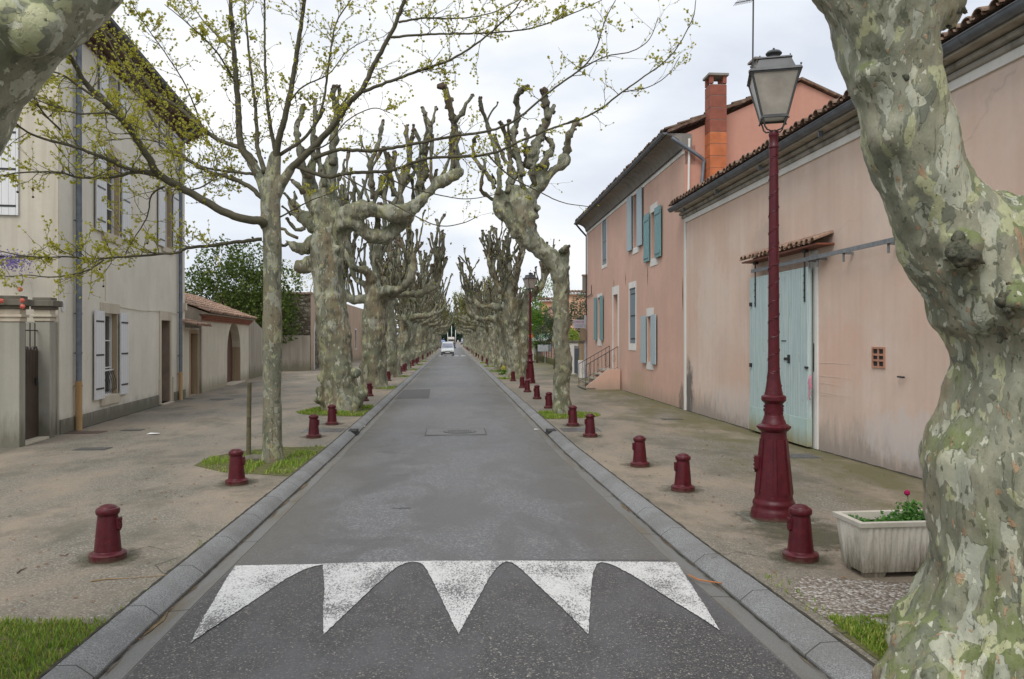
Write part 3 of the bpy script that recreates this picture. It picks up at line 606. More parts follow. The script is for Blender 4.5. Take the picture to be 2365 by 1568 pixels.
# twigs, leaves and litter lying about
def litter():
    rng = random.Random(8)
    brown = m_leaf('dead_leaf', (.22, .10, .05), (.35, .17, .06), (.16, .09, .06), .8, .1); mb = MB()
    for q_ in range(1000):
        r = rng.random() if q_ < 420 else .95
        if r < .45: x, y = rng.choice((-2.05, 2.035)) + rng.uniform(-.03, .03), rng.uniform(3.5, 22); x += rflare(y) if x > 0 else 0; z = RZ + .006
        elif r < .72: x, y = rng.uniform(-5, -2.4), rng.uniform(3.4, 5.0); z = .014
        elif r < .88: x, y = rng.uniform(2.5, 3.4), rng.uniform(3.8, 5); z = .014
        else: x, y = rng.choice((rng.uniform(-7, -2.5), rng.uniform(2.4, 6.3))), rng.uniform(5.5, 18); z = .006
        s = rng.uniform(.006, .018) * (1.0 if z < 0 else 1.3); a = rng.uniform(0, 6.28); zz = zg(y) + z
        c, d = math.cos(a) * s, math.sin(a) * s; mb.add([(x - c, y - d, zz), (x + d * .6, y - c * .6, zz + s * .3), (x + c, y + d, zz + s * .1), (x - d * .6, y + c * .6, zz + s * .4)], [(0, 1, 2, 3)])
    tag(mb.build('fallen_leaves', brown, recalc=False), 'scattered dead leaf scraps along the gutters and in the tree pits', 'leaves', kind='stuff')
litter()
def twig_on_ground(pts, r, label, col):
    P = [gp(u, v) + Vector((0, 0, r * 1.1)) for u, v in pts]; mb = MB(); mb.tube(P, [r, r * .9] + [r * .5] * (len(P) - 2), 5)
    tag(mb.build('fallen_twig', m_plain('dry_twig', col, .8, .2), at=P[0]), label, 'twig')
twig_on_ground([(210, 1344), (245, 1339), (300, 1337), (350, 1333), (385, 1330)], .006, 'long pale dry twig on the pavement in front of the nearest left bollard', (.3, .2, .1))
twig_on_ground([(40, 1325), (48, 1318), (62, 1313)], .006, 'short dark twig on the pavement left of the nearest left bollard', (.09, .07, .05))
twig_on_ground([(138, 993 + 290), (150, 1285), (160, 1278)], .004, 'thin brown twig left of the foot of the nearest left bollard', (.15, .08, .05))
P = [gp(u, v, RZ) + Vector((0, 0, .03)) for u, v in ((1590, 1336), (1612, 1347), (1640, 1352), (1668, 1355))]; mb = MB(); mb.tube(P, [.006, .008, .007, .004], 6)
tag(mb.build('fallen_twig', m_plain('orange_twig', (.38, .15, .05), .7, .2), at=P[0]), 'curved orange brown stick in the gutter by the right end of the white triangles', 'twig')
def scrap(u, v, w, off=0.0, label=''):
    p = gp(u, v, off) + Vector((0, 0, .012)); mb = MB(); mb.add([p + Vector((-w, -w * .5, 0)), p + Vector((w, -w * .4, .01)), p + Vector((w * .8, w * .5, .004)), p + Vector((-w * .7, w * .6, .015))], [(0, 1, 2, 3)])
    o = mb.build('paper_scrap', M['white'], at=p, recalc=False); tag(o, label, 'litter')
scrap(355, 1006 - 3, .13, 0, 'white scrap of paper on the pavement before the cream house window')
scrap(908, 0 + 984, .04, RZ, 'tiny white scrap in the left gutter beyond the drain') if False else None
scrap(842, 986, .05, RZ, 'small white scrap in the left gutter beyond the storm drain')
scrap(1240, 993, .07, RZ, 'flattened white scrap in the right gutter beside the storm drain')
scrap(559, 1546 - 0, .03, RZ, 'tiny white feather like scrap in the near left gutter') if False else None

# ------------------------------------------------------------------ bollards and lamps
def arms(mb, c, w, h, t, dirx, m=0):      # small cast shield with a cross and studs, facing dirx
    pass
def make_bollard():
    t = thing('bollard', '', 'bollard', (0, 0, 0))
    mb = MB(); mb.lathe([(.145, -.02), (.147, .055), (.138, .066), (.112, .074), (.108, .082)], 32); mb.build('base', M['red'], t, smooth='auto')
    mb = MB(); mb.lathe([(.108, .07), (.105, .10), (.094, .23), (.083, .355), (.080, .375), (.080, .39)], 32); mb.build('shaft', M['red'], t, smooth='auto')
    mb = MB(); mb.lathe([(.080, .382), (.090, .390), (.0955, .405), (.0955, .425), (.089, .438), (.073, .444), (.070, .449), (.055, .462), (.028, .470), (.0, .472)], 32); mb.build('cap', M['red'], t, smooth='auto')
    mb = MB(); x = .082
    mb.prism([(x - .02, -.032, .265), (x - .02, -.032, .36), (x - .02, .032, .36), (x - .02, .032, .265), (x - .02, 0, .245)], (.045, 0, 0))
    for (a, b) in ((-.016, .34), (.016, .34), (0, .32), (-.016, .295), (.016, .295), (0, .275)): mb.ball((x + .025, a, b), .009, 6)
    mb.build('badge', M['red'], t, bevel=.003)
    return t
boll0 = make_bollard()
# (u, v of the centre of the foot, which way the badge faces, label)
BL = [(249, 1292, 0, 'nearest red bollard on the left pavement, in front of the grass'), (547, 1118, 0, 'red bollard in front of the slim young plane tree on the left'),
      (725, 1011, 0, 'lower of the two red bollards before the first thick plane on the left'), (767, 981, 0, 'red bollard at the edge of the grass of the first thick plane on the left'),
      (827, 936, 0, 'red bollard half hidden by the root swelling of the first thick left plane'), (841.6, 926, 0, 'red bollard just behind the half hidden one, left row'), (853, 915, 0, 'third red bollard of the cluster beside the first thick left plane'),
      (897, 879.5, 0, 'red bollard standing alone beyond the second thick left plane'), (915.8, 869, 0, 'red bollard partly behind another one in the left row, beyond the lone one'), (924, 863, 0, 'red bollard with a strip of grass behind it, left row beyond the third plane'),
      (1849, 1292, 1, 'nearest red bollard on the right, overlapping the lamp foot'), (1577, 1133, 1, 'second red bollard on the right, nearest one left of the lamp'), (1478, 1077, 1, 'third red bollard on the right, in front of the pink barn corner'),
      (1363, 1009, 1, 'red bollard on the right beside the steel access plate'), (1323, 984, 1, 'red bollard on the right touching the slim bent plane in the picture'), (1268, 943, 1, 'red bollard just left of the slim bent plane'),
      (1240.4, 921.5, 1, 'red bollard two beyond the slim bent plane'), (1218, 905.5, 1, 'red bollard in front of the second lamp foot'), (1206.4, 895.5, 1, 'red bollard half hidden left of the second lamp foot'), (1185, 880, 1, 'red bollard at the foot of the thick right plane by the yellow flower')]
first = True
def put_bollard(x, y, side, label, group='dark red bollards along both kerbs'):
    global first
    r = math.pi if side else 0.0
    if first: first = False; b = boll0; b.location = (x, y, zg(y)); b.rotation_euler = (0, 0, r); b['label'] = label; b['group'] = group; return b
    b = dup(boll0, (x, y, zg(y)), r, 1, label, group); rl = random.Random(int(x * 97 + y * 31)); b.rotation_euler = (rl.uniform(-.022, .022), rl.uniform(-.022, .022), r + rl.uniform(-.12, .12)); return b
for u, v, sd_, lab in BL: p = gp(u, v); put_bollard(p.x, p.y, sd_, lab)
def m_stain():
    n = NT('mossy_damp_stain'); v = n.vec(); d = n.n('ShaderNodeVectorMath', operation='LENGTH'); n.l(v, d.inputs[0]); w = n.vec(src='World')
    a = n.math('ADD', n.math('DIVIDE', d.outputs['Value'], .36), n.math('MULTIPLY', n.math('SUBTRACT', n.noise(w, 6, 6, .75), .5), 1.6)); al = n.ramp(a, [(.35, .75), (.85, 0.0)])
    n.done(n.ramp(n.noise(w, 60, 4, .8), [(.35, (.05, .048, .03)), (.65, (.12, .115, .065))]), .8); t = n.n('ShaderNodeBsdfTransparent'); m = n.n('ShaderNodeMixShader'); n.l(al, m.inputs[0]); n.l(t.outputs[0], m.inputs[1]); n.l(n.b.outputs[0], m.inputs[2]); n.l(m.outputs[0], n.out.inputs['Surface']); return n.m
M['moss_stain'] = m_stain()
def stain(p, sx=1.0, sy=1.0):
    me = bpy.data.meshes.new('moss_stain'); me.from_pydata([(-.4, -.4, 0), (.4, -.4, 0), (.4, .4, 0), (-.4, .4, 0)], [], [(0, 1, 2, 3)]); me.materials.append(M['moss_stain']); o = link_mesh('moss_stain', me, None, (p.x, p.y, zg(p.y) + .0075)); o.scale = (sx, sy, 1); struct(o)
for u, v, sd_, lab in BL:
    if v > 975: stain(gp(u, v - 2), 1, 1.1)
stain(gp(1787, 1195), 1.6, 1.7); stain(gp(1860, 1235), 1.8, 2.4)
BOLL_FAR = 'tiny far red bollard merging with its neighbours in the long %s row'
ORD = ['first', 'second', 'third', 'fourth', 'fifth', 'sixth', 'seventh', 'eighth', 'ninth', 'tenth', 'eleventh', 'twelfth', 'thirteenth', 'fourteenth']
ry = [y for c in range(2) for y in ()]
for base in (48, 58, 68, 78, 88, 98, 110, 122, 134, 146, 160, 175, 190):
    for q, dy in enumerate((0, 1.7, 4.8, 6.5) if base < 100 else (0, 2, 4, 6)):
        c = (base - 38) // 10; lab = '%s red bollard of the small %s cluster along the left kerb' % (ORD[q], ORD[c]) if base < 100 else BOLL_FAR % 'left'
        put_bollard(-2.95 + .02 * math.sin(base), base + dy, 0, lab, 'far red bollards of the left row' if base >= 100 else 'dark red bollards along both kerbs')
for base in (58, 70, 80, 90, 100, 112, 124, 136, 148, 162, 178, 195):
    for q, dy in enumerate((0, 1.5, 3.2, 5.4) if base < 100 else (0, 2, 4, 6)):
        c = (58, 70, 80, 90, 100).index(base) if base < 100 else 0; lab = '%s red bollard of the small %s cluster beyond the second lamp, right kerb' % (ORD[q], ORD[c]) if base < 100 else BOLL_FAR % 'right'
        put_bollard(2.80, base + dy, 1, lab, 'far red bollards of the right row' if base >= 100 else 'dark red bollards along both kerbs')
del ry

def make_lamp():
    t = thing('street_lamp', '', 'street lamp', (0, 0, 0)); R_ = M['red']
    mb = MB(); mb.lathe([(.236, -.03), (.236, .06), (.228, .085), (.226, .10), (.214, .115), (.212, .14), (.216, .165), (.212, .185), (.200, .20), (.196, .215)], 40); mb.build('plinth', R_, t, smooth='auto')
    mb = MB(); mb.lathe([(.196, .21), (.188, .30), (.166, .48), (.148, .66), (.136, .80), (.130, .90), (.130, .92)], 8 * 5)
    for k in range(8):      # raised panels of the octagonal foot
        w = math.pi / 8 + k * math.pi / 4; d = Vector((math.cos(w), math.sin(w), 0)); s_ = Vector((-d.y, d.x, 0))
        a0, a1 = d * .192 + Vector((0, 0, .27)), d * .137 + Vector((0, 0, .84))
        mb.hexa([a0 - s_ * .052, a0 + s_ * .052, a0 + s_ * .052 - d * .02, a0 - s_ * .052 - d * .02, a1 - s_ * .036, a1 + s_ * .036, a1 + s_ * .036 - d * .02, a1 - s_ * .036 - d * .02])
    mb.build('pedestal', R_, t, smooth='auto')
    mb = MB(); mb.lathe([(.130, .915), (.140, .925), (.158, .94), (.167, .955), (.167, .975), (.150, .99), (.128, 1.0), (.118, 1.03), (.106, 1.05), (.103, 1.07), (.096, 1.09)], 40)
    for k in range(20): w = k * math.pi / 10; mb.ball((.160 * math.cos(w), .160 * math.sin(w), .966), .017, 6)
    mb.build('lower_ring', R_, t, smooth='auto')
    mb = MB(); mb.lathe([(.096, 1.08), (.092, 1.20), (.095, 1.215), (.116, 1.235), (.127, 1.25), (.127, 1.285), (.118, 1.295), (.096, 1.305), (.092, 1.33)], 32)
    rng = random.Random(2)
    for k in range(30): w = rng.uniform(0, 6.28); mb.ball((.092 * math.cos(w), .092 * math.sin(w), rng.uniform(1.09, 1.19)), rng.uniform(.008, .018), 6)
    mb.build('collar', R_, t, smooth='auto')
    mb = MB(); prof = [(.092, 1.32), (.083, 1.37), (.070, 1.46), (.061, 1.56), (.058, 1.75), (.056, 2.2), (.052, 3.0), (.047, 3.75), (.046, 3.90), (.054, 3.91), (.054, 3.925), (.046, 3.94), (.045, 4.02), (.050, 4.03), (.054, 4.05), (.046, 4.07), (.044, 4.09)]
    mb.lathe(prof, 20)
    for k in range(150):    # cast vine relief climbing the pole
        w = k * .55 + rng.uniform(-.3, .3); z = 1.4 + k * .0165; r = float(np.interp(z, [q[1] for q in prof], [q[0] for q in prof]))
        c = Vector((r * math.cos(w), r * math.sin(w), z)); tn = Vector((-math.sin(w), math.cos(w), rng.uniform(-.2, 1.0))).normalized() * rng.uniform(.012, .028)
        mb.tube([c - tn, c, c + tn], [.003, .0065, .003], 5)
    mb.build('pole', R_, t, smooth='auto')
    mb = MB(); mb.prism([(-.245 + .05, -.05, .52), (-.195, -.05, .66), (-.195, .05, .66), (-.195, .05, .52), (-.195, 0, .48)], (.06, 0, 0))
    for (a, b) in ((-.025, .63), (.025, .63), (0, .60), (-.025, .56), (.025, .56), (0, .52)): mb.ball((-.197, a, b), .011, 6)
    mb.build('badge', R_, t, bevel=.004)
    # lantern
    D = M['darkzinc']; lan = MB()
    b0, b1, z0, z1 = .125, .235, 4.215, 4.655
    for sx, sy in ((1, 1), (1, -1), (-1, -1), (-1, 1)): lan.tube([(sx * b0, sy * b0, z0), (sx * b1, sy * b1, z1)], .013, 6)
    for z, b, h in ((z0, b0, .016), (z1, b1, .014)):
        for s_ in (1, -1): lan.box(-b - .01, b + .01, s_ * b - .012, s_ * b + .012, z - h, z + h); lan.box(s_ * b - .0125, s_ * b + .0125, -b - .0095, b + .0095, z - h + .001, z + h - .001)
    fr = lan.build('lantern_frame', D, t, bevel=.002)
    for k in range(4):
        c, s_ = math.cos(k * math.pi / 2), math.sin(k * math.pi / 2); R2 = lambda x, y, z: (x * c - y * s_, x * s_ + y * c, z)
        mb = MB(); mb.hexa([R2(-b0, b0 - .004, z0), R2(b0, b0 - .004, z0), R2(b0, b0, z0), R2(-b0, b0, z0), R2(-b1, b1 - .004, z1), R2(b1, b1 - .004, z1), R2(b1, b1, z1), R2(-b1, b1, z1)])
        mb.build('pane', M['lampglass'], fr)
    mb = MB(); mb.hexa([(-b0, -b0, z0 + .003), (b0, -b0, z0 + .003), (b0, b0, z0 + .003), (-b0, b0, z0 + .003), (-b0, -b0, z0 + .006), (b0, -b0, z0 + .006), (b0, b0, z0 + .006), (-b0, b0, z0 + .006)]); mb.build('bottom_pane', m_plain('clear_bottom_glass', (.55, .54, .5), .3), fr)
    mb = MB(); sq = lambda h, z: [(-h, -h, z), (h, -h, z), (h, h, z), (-h, h, z)]
    mb.hexa(sq(.262, 4.655) + sq(.250, 4.685)); mb.hexa(sq(.205, 4.683) + sq(.158, 4.805)); mb.hexa(sq(.172, 4.803) + sq(.165, 4.822)); mb.hexa(sq(.150, 4.82) + sq(.08, 4.842))
    for sx, sy in ((1, 1), (1, -1), (-1, -1), (-1, 1)): mb.ball((sx * .245, sy * .245, 4.70), .013, 6); mb.ball((sx * .15, sy * .15, 4.835), .009, 6); mb.ball((sx * .135, sy * .135, 4.19), .013, 6)
    mb.build('lantern_roof', D, t, bevel=.004)
    mb = MB(); mb.lathe([(.055, 4.835), (.05, 4.86), (.052, 4.875), (.082, 4.895), (.084, 4.905), (.066, 4.925), (.03, 4.935), (.008, 4.938), (.008, 4.945), (.014, 4.952), (.008, 4.962), (0, 4.965)], 20); mb.build('finial', D, t, smooth='auto')
    for k in range(4):
        w = k * math.pi / 2 + math.pi / 4; d = Vector((math.cos(w), math.sin(w), 0)); mb = MB()
        mb.tube([d * .17 + Vector((0, 0, 4.20)), d * .15 + Vector((0, 0, 4.17)), d * .135 + Vector((0, 0, 4.12)), d * .10 + Vector((0, 0, 4.09)), d * .05 + Vector((0, 0, 4.085)), d * .03 + Vector((0, 0, 4.07))], .0085, 6); mb.build('bracket', D, t, smooth=True)
    return t
lamp0 = make_lamp()
p = gp(1787, 1197); lamp0.location = p; lamp0.rotation_euler = (0, 0, math.radians(-18)); lamp0['label'] = 'tall oxblood red lamp post with square lantern in the right foreground'; lamp0['group'] = 'red street lamps along the right pavement'
p = gp(1224.5, 885); dup(lamp0, p, math.radians(25), 1, 'second red street lamp, beside the thick right plane tree', 'red street lamps along the right pavement')
dup(lamp0, (3.62, 75, zg(75)), math.radians(30), 1, 'far red street lamp half hidden among the right row of planes', 'red street lamps along the right pavement')
dup(lamp0, (3.5, 112, zg(112)), 0, 1, 'farthest red street lamp behind the right row of planes', 'red street lamps along the right pavement')
# ------------------------------------------------------------------ building helpers
def tile_rows(F, s0, s1, o_eave, o_ridge, z_eave, z_ridge, pitch=.23, amp=.065, rows=None, mb=None):
    """canal tiles: round rows running up the slope, stepped course by course"""
    mb = mb or MB(); run = abs(o_eave - o_ridge); rows = rows or max(2, int(run / .38)); nper = 8; rng = random.Random(int(s1 * 7) + 3)
    ncol = int((s1 - s0) / pitch); P = F.P
    for r in range(rows):
        t0, t1 = r / rows, (r + 1) / rows + .02; oa = o_eave + (o_ridge - o_eave) * t0; ob = o_eave + (o_ridge - o_eave) * t1; za = z_eave + (z_ridge - z_eave) * t0; zb = z_eave + (z_ridge - z_eave) * t1
        for c in range(ncol):
            sc = s0 + (c + .5) * pitch + rng.uniform(-.012, .012); ja = rng.uniform(-.02, .025) * (1 if r else 1.4); dz = rng.uniform(0, .012)
            out = 1 if o_eave > o_ridge else -1; vs = []; w = pitch * .40
            for (o, z, ww) in ((oa + ja * out, za + .03 + dz, w), (ob, zb + .0 + dz, w * .85)):
                for k in range(7):
                    a = math.pi * k / 6; vs.append(P(sc - ww * math.cos(a), o, z + math.sin(a) * ww * .8))
                for k in range(7):
                    a = math.pi * k / 6; q = .80; vs.append(P(sc - ww * q * math.cos(a), o, z + math.sin(a) * ww * .8 * q))
            fs = [(k, k + 1, 15 + k, 14 + k) for k in range(6)] + [(7 + k + 1, 7 + k, 21 + k, 22 + k) for k in range(6)] + [(k + 1, k, 7 + k, 8 + k) for k in range(6)]
            mb.add(vs, fs)
            sv = s0 + (c + 1) * pitch; vs = []     # the upturned gutter tile between two rows
            for (o, z) in ((oa + .01 * out, za), (ob, zb)):
                for k in range(5):
                    a = math.pi * k / 4; vs.append(P(sv - pitch * .34 * math.cos(a), o, z + .045 - math.sin(a) * pitch * .22))
            mb.add(vs, [(k, k + 1, 6 + k, 5 + k) for k in range(4)])
    return mb
def half_gutter(F, s0, s1, o, z, r=.075, mat='zinc', parent=None, name='gutter', joints=1.6):
    mb = MB(); P = F.P; n = 8
    for (a0, a1, rr) in [(s0, s1, r)] + [(s0 + k * joints, s0 + k * joints + .04, r * 1.05) for k in range(1, int((s1 - s0) / joints))]:
        vs = []
        for s in (a0, a1):
            for k in range(n + 1): w = math.pi + math.pi * k / n; vs.append(P(s, o + rr * math.cos(w), z + rr * math.sin(w)))
            for k in range(n + 1): w = math.pi + math.pi * k / n; vs.append(P(s, o + rr * .9 * math.cos(w), z + .003 + rr * .9 * math.sin(w)))
        m = 2 * (n + 1); fs = [(k, k + 1, m + k + 1, m + k) for k in range(n)] + [(n + 1 + k + 1, n + 1 + k, m + n + 1 + k, m + n + 2 + k) for k in range(n)] + [(0, m, m + n + 1, n + 1), (n, 2 * n + 1, m + 2 * n + 1, m + n)]
        fs += [tuple(range(n + 1)), tuple(range(m + n, m - 1, -1))]
        mb.add(vs, fs)
    mb.tube([P(s0, o + r * 1.0, z + .005), P(s1, o + r * 1.0, z + .005)], .012, 6)
    return mb.build(name, M[mat], parent, smooth='auto')
def pipe(F, pts, r, mat, parent, name='downpipe', rings=()):
    mb = MB(); P = [F.P(*p) for p in pts]; mb.tube(P, r, 14)
    for (s, o, z) in rings: mb.tube([F.P(s, o, z - .02), F.P(s, o, z + .02)], r * 1.16, 14); mb.tube([F.P(s, o, z), F.P(s, 0, z)], .012, 6)
    return mb.build(name, M[mat], parent, smooth='auto')
def shutter(F, s0, s1, z0, z1, o, mat, parent, label=None, hinges=(.12, .5, .88), thick=.035, iron='iron', zbrace=False):
    mb = MB(); F.box(mb, s0, s1, o, o + thick, z0, z1); sh = mb.build('shutter', M[mat], parent, bevel=.004)
    if label: sh['label'] = label
    if hinges:
        for t in hinges: h = MB(); z = z0 + (z1 - z0) * t; F.box(h, s0 + (s1 - s0) * .06, s1 - (s1 - s0) * .1, o + thick, o + thick + .008, z - .02, z + .02); h.build('strap_hinge', M[iron], sh)
    if zbrace:
        h = MB(); a, b = s0 + .04, s1 - .04
        for t in (.1, .88): z = z0 + (z1 - z0) * t; F.box(h, a, b, o + thick, o + thick + .02, z - .05, z + .05)
        z_0, z_1 = z0 + (z1 - z0) * .13, z0 + (z1 - z0) * .85; w = .07
        h.hexa([F.P(a, o + thick, z_0), F.P(a + w, o + thick, z_0), F.P(a + w, o + thick + .018, z_0), F.P(a, o + thick + .018, z_0), F.P(b - w, o + thick, z_1), F.P(b, o + thick, z_1), F.P(b, o + thick + .018, z_1), F.P(b - w, o + thick + .018, z_1)])
        h.build('brace', M[mat], sh)
    return sh
def frame_ring(mb, F, s0, s1, z0, z1, w, o0, o1, m=0):   # four butted bars round an opening s0..z1, outside it
    F.box(mb, s0 - w, s0, o0, o1, z0 - w, z1 + w, m); F.box(mb, s1, s1 + w, o0, o1, z0 - w, z1 + w, m)
    F.box(mb, s0, s1, o0, o1, z1, z1 + w, m); F.box(mb, s0, s1, o0, o1, z0 - w, z0, m)
def casement(F, s0, s1, z0, z1, depth, parent, curtain=True, mat='white', bars=2, label=None):
    mb = MB(); w = .06; a, b = -depth, -depth + .05
    frame_ring(mb, F, s0 + w, s1 - w, z0 + w, z1 - w, w, a, b); sm = (s0 + s1) / 2; F.box(mb, sm - .035, sm + .035, a, b + .01, z0 + w, z1 - w)
    for k in range(1, bars + 1):
        z = z0 + (z1 - z0) * k / (bars + 1)
        F.box(mb, s0 + w, sm - .035, a + .01, b - .005, z - .015, z + .015); F.box(mb, sm + .035, s1 - w, a + .01, b - .005, z - .015, z + .015)
    win = mb.build('window', M[mat], parent)
    if label: win['label'] = label
    mb = MB(); F.box(mb, s0 + .01, s1 - .01, a - .03, a + .012, z0 + .01, z1 - .01); mb.build('pane', M['glass'], win)
    return win
def rect(F, u0, u1, v0, v1, o=0.0):
    um = (u0 + u1) / 2; s_a, _ = F.px(u0, 700, o); s_b, _ = F.px(u1, 700, o); _, za = F.px(um, v0, o); _, zb = F.px(um, v1, o)
    return min(s_a, s_b), max(s_a, s_b), min(za, zb), max(za, zb)

# ------------------------------------------------------------------ cream house on the left
FL = Fac((-8.04, 16.68), (-8.94, 26.92), (1, 0))
H = thing('cream_house', 'tall cream rendered house with white shutters and dark tiled eaves on the left', 'house', FL.P(FL.L / 2, -3, zg(20)))
g0 = rect(FL, 235, 270.7, 724, 912); up1 = rect(FL, 238.6, 275.5, 358, 541); up2 = rect(FL, 376, 395, 438, 572); dr = rect(FL, 371, 392, 740, 926)
at1 = (up1[0] + .15, up1[1] - .15, 7.62, 8.3); at2 = (up2[0] + .05, up2[1] - .05, 7.62, 8.3)
g0, up1, up2, dr = [list(x) for x in (g0, up1, up2, dr)]; dr[2] = zg(25) + .03
mb = MB(); FL.wall(mb, 0, FL.L, -.5, 8.55, [tuple(x) for x in (g0, up1, up2, dr, at1, at2)], .34)
FL.box(mb, 0, FL.L, -8.5, -.342, -.5, 8.6); mb.build('wall', M['cream'], H, recalc=False)
mb = MB(); FL.box(mb, .0, dr[0] - .28, .003, .03, -.5, zg(18) + .30); FL.box(mb, dr[1] + .28, FL.L, .003, .03, -.5, zg(26) + .28); mb.build('plinth', M['grey_render'], H)
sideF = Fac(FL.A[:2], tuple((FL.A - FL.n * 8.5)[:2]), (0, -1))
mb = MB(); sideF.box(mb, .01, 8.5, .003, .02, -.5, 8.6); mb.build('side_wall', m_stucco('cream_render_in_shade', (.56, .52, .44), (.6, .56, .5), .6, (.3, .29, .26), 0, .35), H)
# eaves: corbelled tile courses, soffit, gutter and roof
mb = MB()
for k in range(3): FL.box(mb, -.25, FL.L + .25, 0, .14 + .15 * k, 8.42 + .10 * k, 8.42 + .10 * k + .035)
for k in range(3):
    n = int((FL.L + .5) / .16)
    for i in range(n):
        s = -.25 + (i + .5) * .16 + (k % 2) * .08; o = .12 + .15 * k; z = 8.455 + .10 * k
        vs = [];
        for oo in (o - .14, o + .02):
            for q in range(6): a = math.pi * q / 5; vs.append(FL.P(s - .065 * math.cos(a), oo, z + .055 * math.sin(a)))
        mb.add(vs, [(q, q + 1, 7 + q, 6 + q) for q in range(5)] + [tuple(range(5, -1, -1)), tuple(range(6, 12))])
FL.box(mb, -.3, FL.L + .3, 0, .56, 8.73, 8.76)
mb.build('corbelled_eaves', m_tile('eaves_tile', .62, .6), H)
half_gutter(FL, -.35, FL.L + .35, .64, 8.83, .085, 'darkzinc', H)
rf = tile_rows(FL, -.35, FL.L + .35, .62, -4.3, 8.80, 10.5, .24).build('roof', M['tile'], H, recalc=False)
mb = MB(); mb.hexa([FL.P(-.3, .55, 8.765), FL.P(FL.L + .3, .55, 8.765), FL.P(FL.L + .3, -8.6, 8.765), FL.P(-.3, -8.6, 8.765), FL.P(-.3, .54, 8.80), FL.P(FL.L + .3, .54, 8.80), FL.P(FL.L + .3, -4.3, 10.42), FL.P(-.3, -4.3, 10.42)]); mb.build('roof_deck', M['cove'], H)
# openings: stone surrounds, shutters, windows
def stone_surround(F, r, parent, top=.22, bot=.2, mat='sandstone', side=0.0, name='stone_surround'):
    mb = MB(); s0, s1, z0, z1 = r; w = .13; F.box(mb, s0 - w, s1 + w, .0, .022, z1, z1 + top); 
    if bot: F.box(mb, s0 - w, s1 + w, .0, .05, z0 - bot, z0)
    # stone lining of the reveal on both sides
    F.box(mb, s0, s0 + .012, -.30, .012, z0, z1); F.box(mb, s1 - .012, s1, -.30, .012, z0, z1)
    return mb.build(name, M[mat], parent, bevel=.006)
M['pale_stone'] = m_stucco('pale_lintel_stone', (.58, .52, .42), (.6, .5, .4), .5, (.3, .25, .2), -20, .3)
for r, key in ((g0, 'g'), (up1, 'u')): stone_surround(FL, r, H, .25, .22 if key == 'g' else .2, 'pale_stone')
stone_surround(FL, up2, H, .22, .16, 'pale_stone')
for r in (g0, up1, up2):     # the weathered reveal stone shows ochre on the far side
    mb = MB(); FL.box(mb, r[1] - .03, r[1] - .013, -.33, .0, r[2], r[3]); mb.build('reveal', M['sandstone'], H)
casement(FL, g0[0], g0[1] - .03, g0[2], g0[3], .17, H, label='ground floor window with white frame'); casement(FL, up1[0], up1[1] - .03, up1[2], up1[3], .17, H); casement(FL, up2[0], up2[1] - .03, up2[2], up2[3], .17, H)
for r in (at1, at2): casement(FL, *r, .2, H, bars=1)
def pair(F, r, parent, w, mat='white_shutter', o=.045, dz=(.04, .04), **k):
    shutter(F, r[0] - w - .03, r[0] - .03, r[2] - dz[0], r[3] + dz[1], o, mat, parent, **k); shutter(F, r[1] + .03, r[1] + w + .03, r[2] - dz[0], r[3] + dz[1], o, mat, parent, **k)
L_ = rect(FL, 209.4, 235, 721, 924); pair(FL, g0, H, .60); pair(FL, up1, H, .62); pair(FL, up2, H, .62, hinges=(.1, .9)); pair(FL, at1, H, .5, hinges=(.15, .85)); pair(FL, at2, H, .5, hinges=(.15, .85))
mb = MB()      # small iron railing in the ground floor window
zb = g0[2] + (g0[3] - g0[2]) * .30; mb.tube([FL.P(g0[0] + .02, -.08, zb), FL.P(g0[1] - .02, -.08, zb)], .022, 8); rl = mb.build('window_rail', M['white'], H, smooth=True)
mb = MB()
for k in range(7):
    s = g0[0] + .1 + k * (g0[1] - g0[0] - .2) / 6; mb.tube([FL.P(s, -.08, zb), FL.P(s, .0, zb - .25), FL.P(s, .01, zb - .45), FL.P(s, -.1, g0[2] + .03)], .009, 6)
mb.build('baluster', M['iron'], rl, smooth=True)
# door recess with stone surround
mb = MB(); FL.box(mb, dr[0] - .18, dr[0], 0, .03, dr[2], dr[3] + .28); FL.box(mb, dr[1], dr[1] + .18, 0, .03, dr[2], dr[3] + .28); FL.box(mb, dr[0], dr[1], 0, .03, dr[3], dr[3] + .28)
FL.box(mb, dr[0] - .22, dr[0] - .18, 0, .06, dr[2], dr[2] + .75); FL.box(mb, dr[1] + .18, dr[1] + .22, 0, .06, dr[2], dr[2] + .75)
mb.build('door_surround', M['pale_stone'], H, bevel=.005)
mb = MB(); FL.box(mb, dr[1] - .02, dr[1] - .004, -.33, 0, dr[2], dr[3]); mb.build('reveal', m_plain('brown_reveal_stone', (.24, .19, .145), .8, .2, 3), H)
mb = MB(); FL.box(mb, dr[0] + .01, dr[1] - .025, -.33, -.27, dr[2], dr[3]); d_ = mb.build('door', M['darkbrown'], H); mb = MB(); FL.box(mb, dr[0] + .15, dr[1] - .15, -.27, -.255, dr[2] + .2, dr[2] + .9); FL.box(mb, dr[0] + .15, dr[1] - .15, -.27, -.255, dr[2] + 1.1, dr[3] - .2); mb.build('panel', M['darkbrown'], d_, bevel=.004)
mb = MB(); FL.box(mb, dr[0] - .1, dr[1] + .1, -.3, .12, -.5, dr[2]); mb.build('door_step', M['pale_stone'], H)
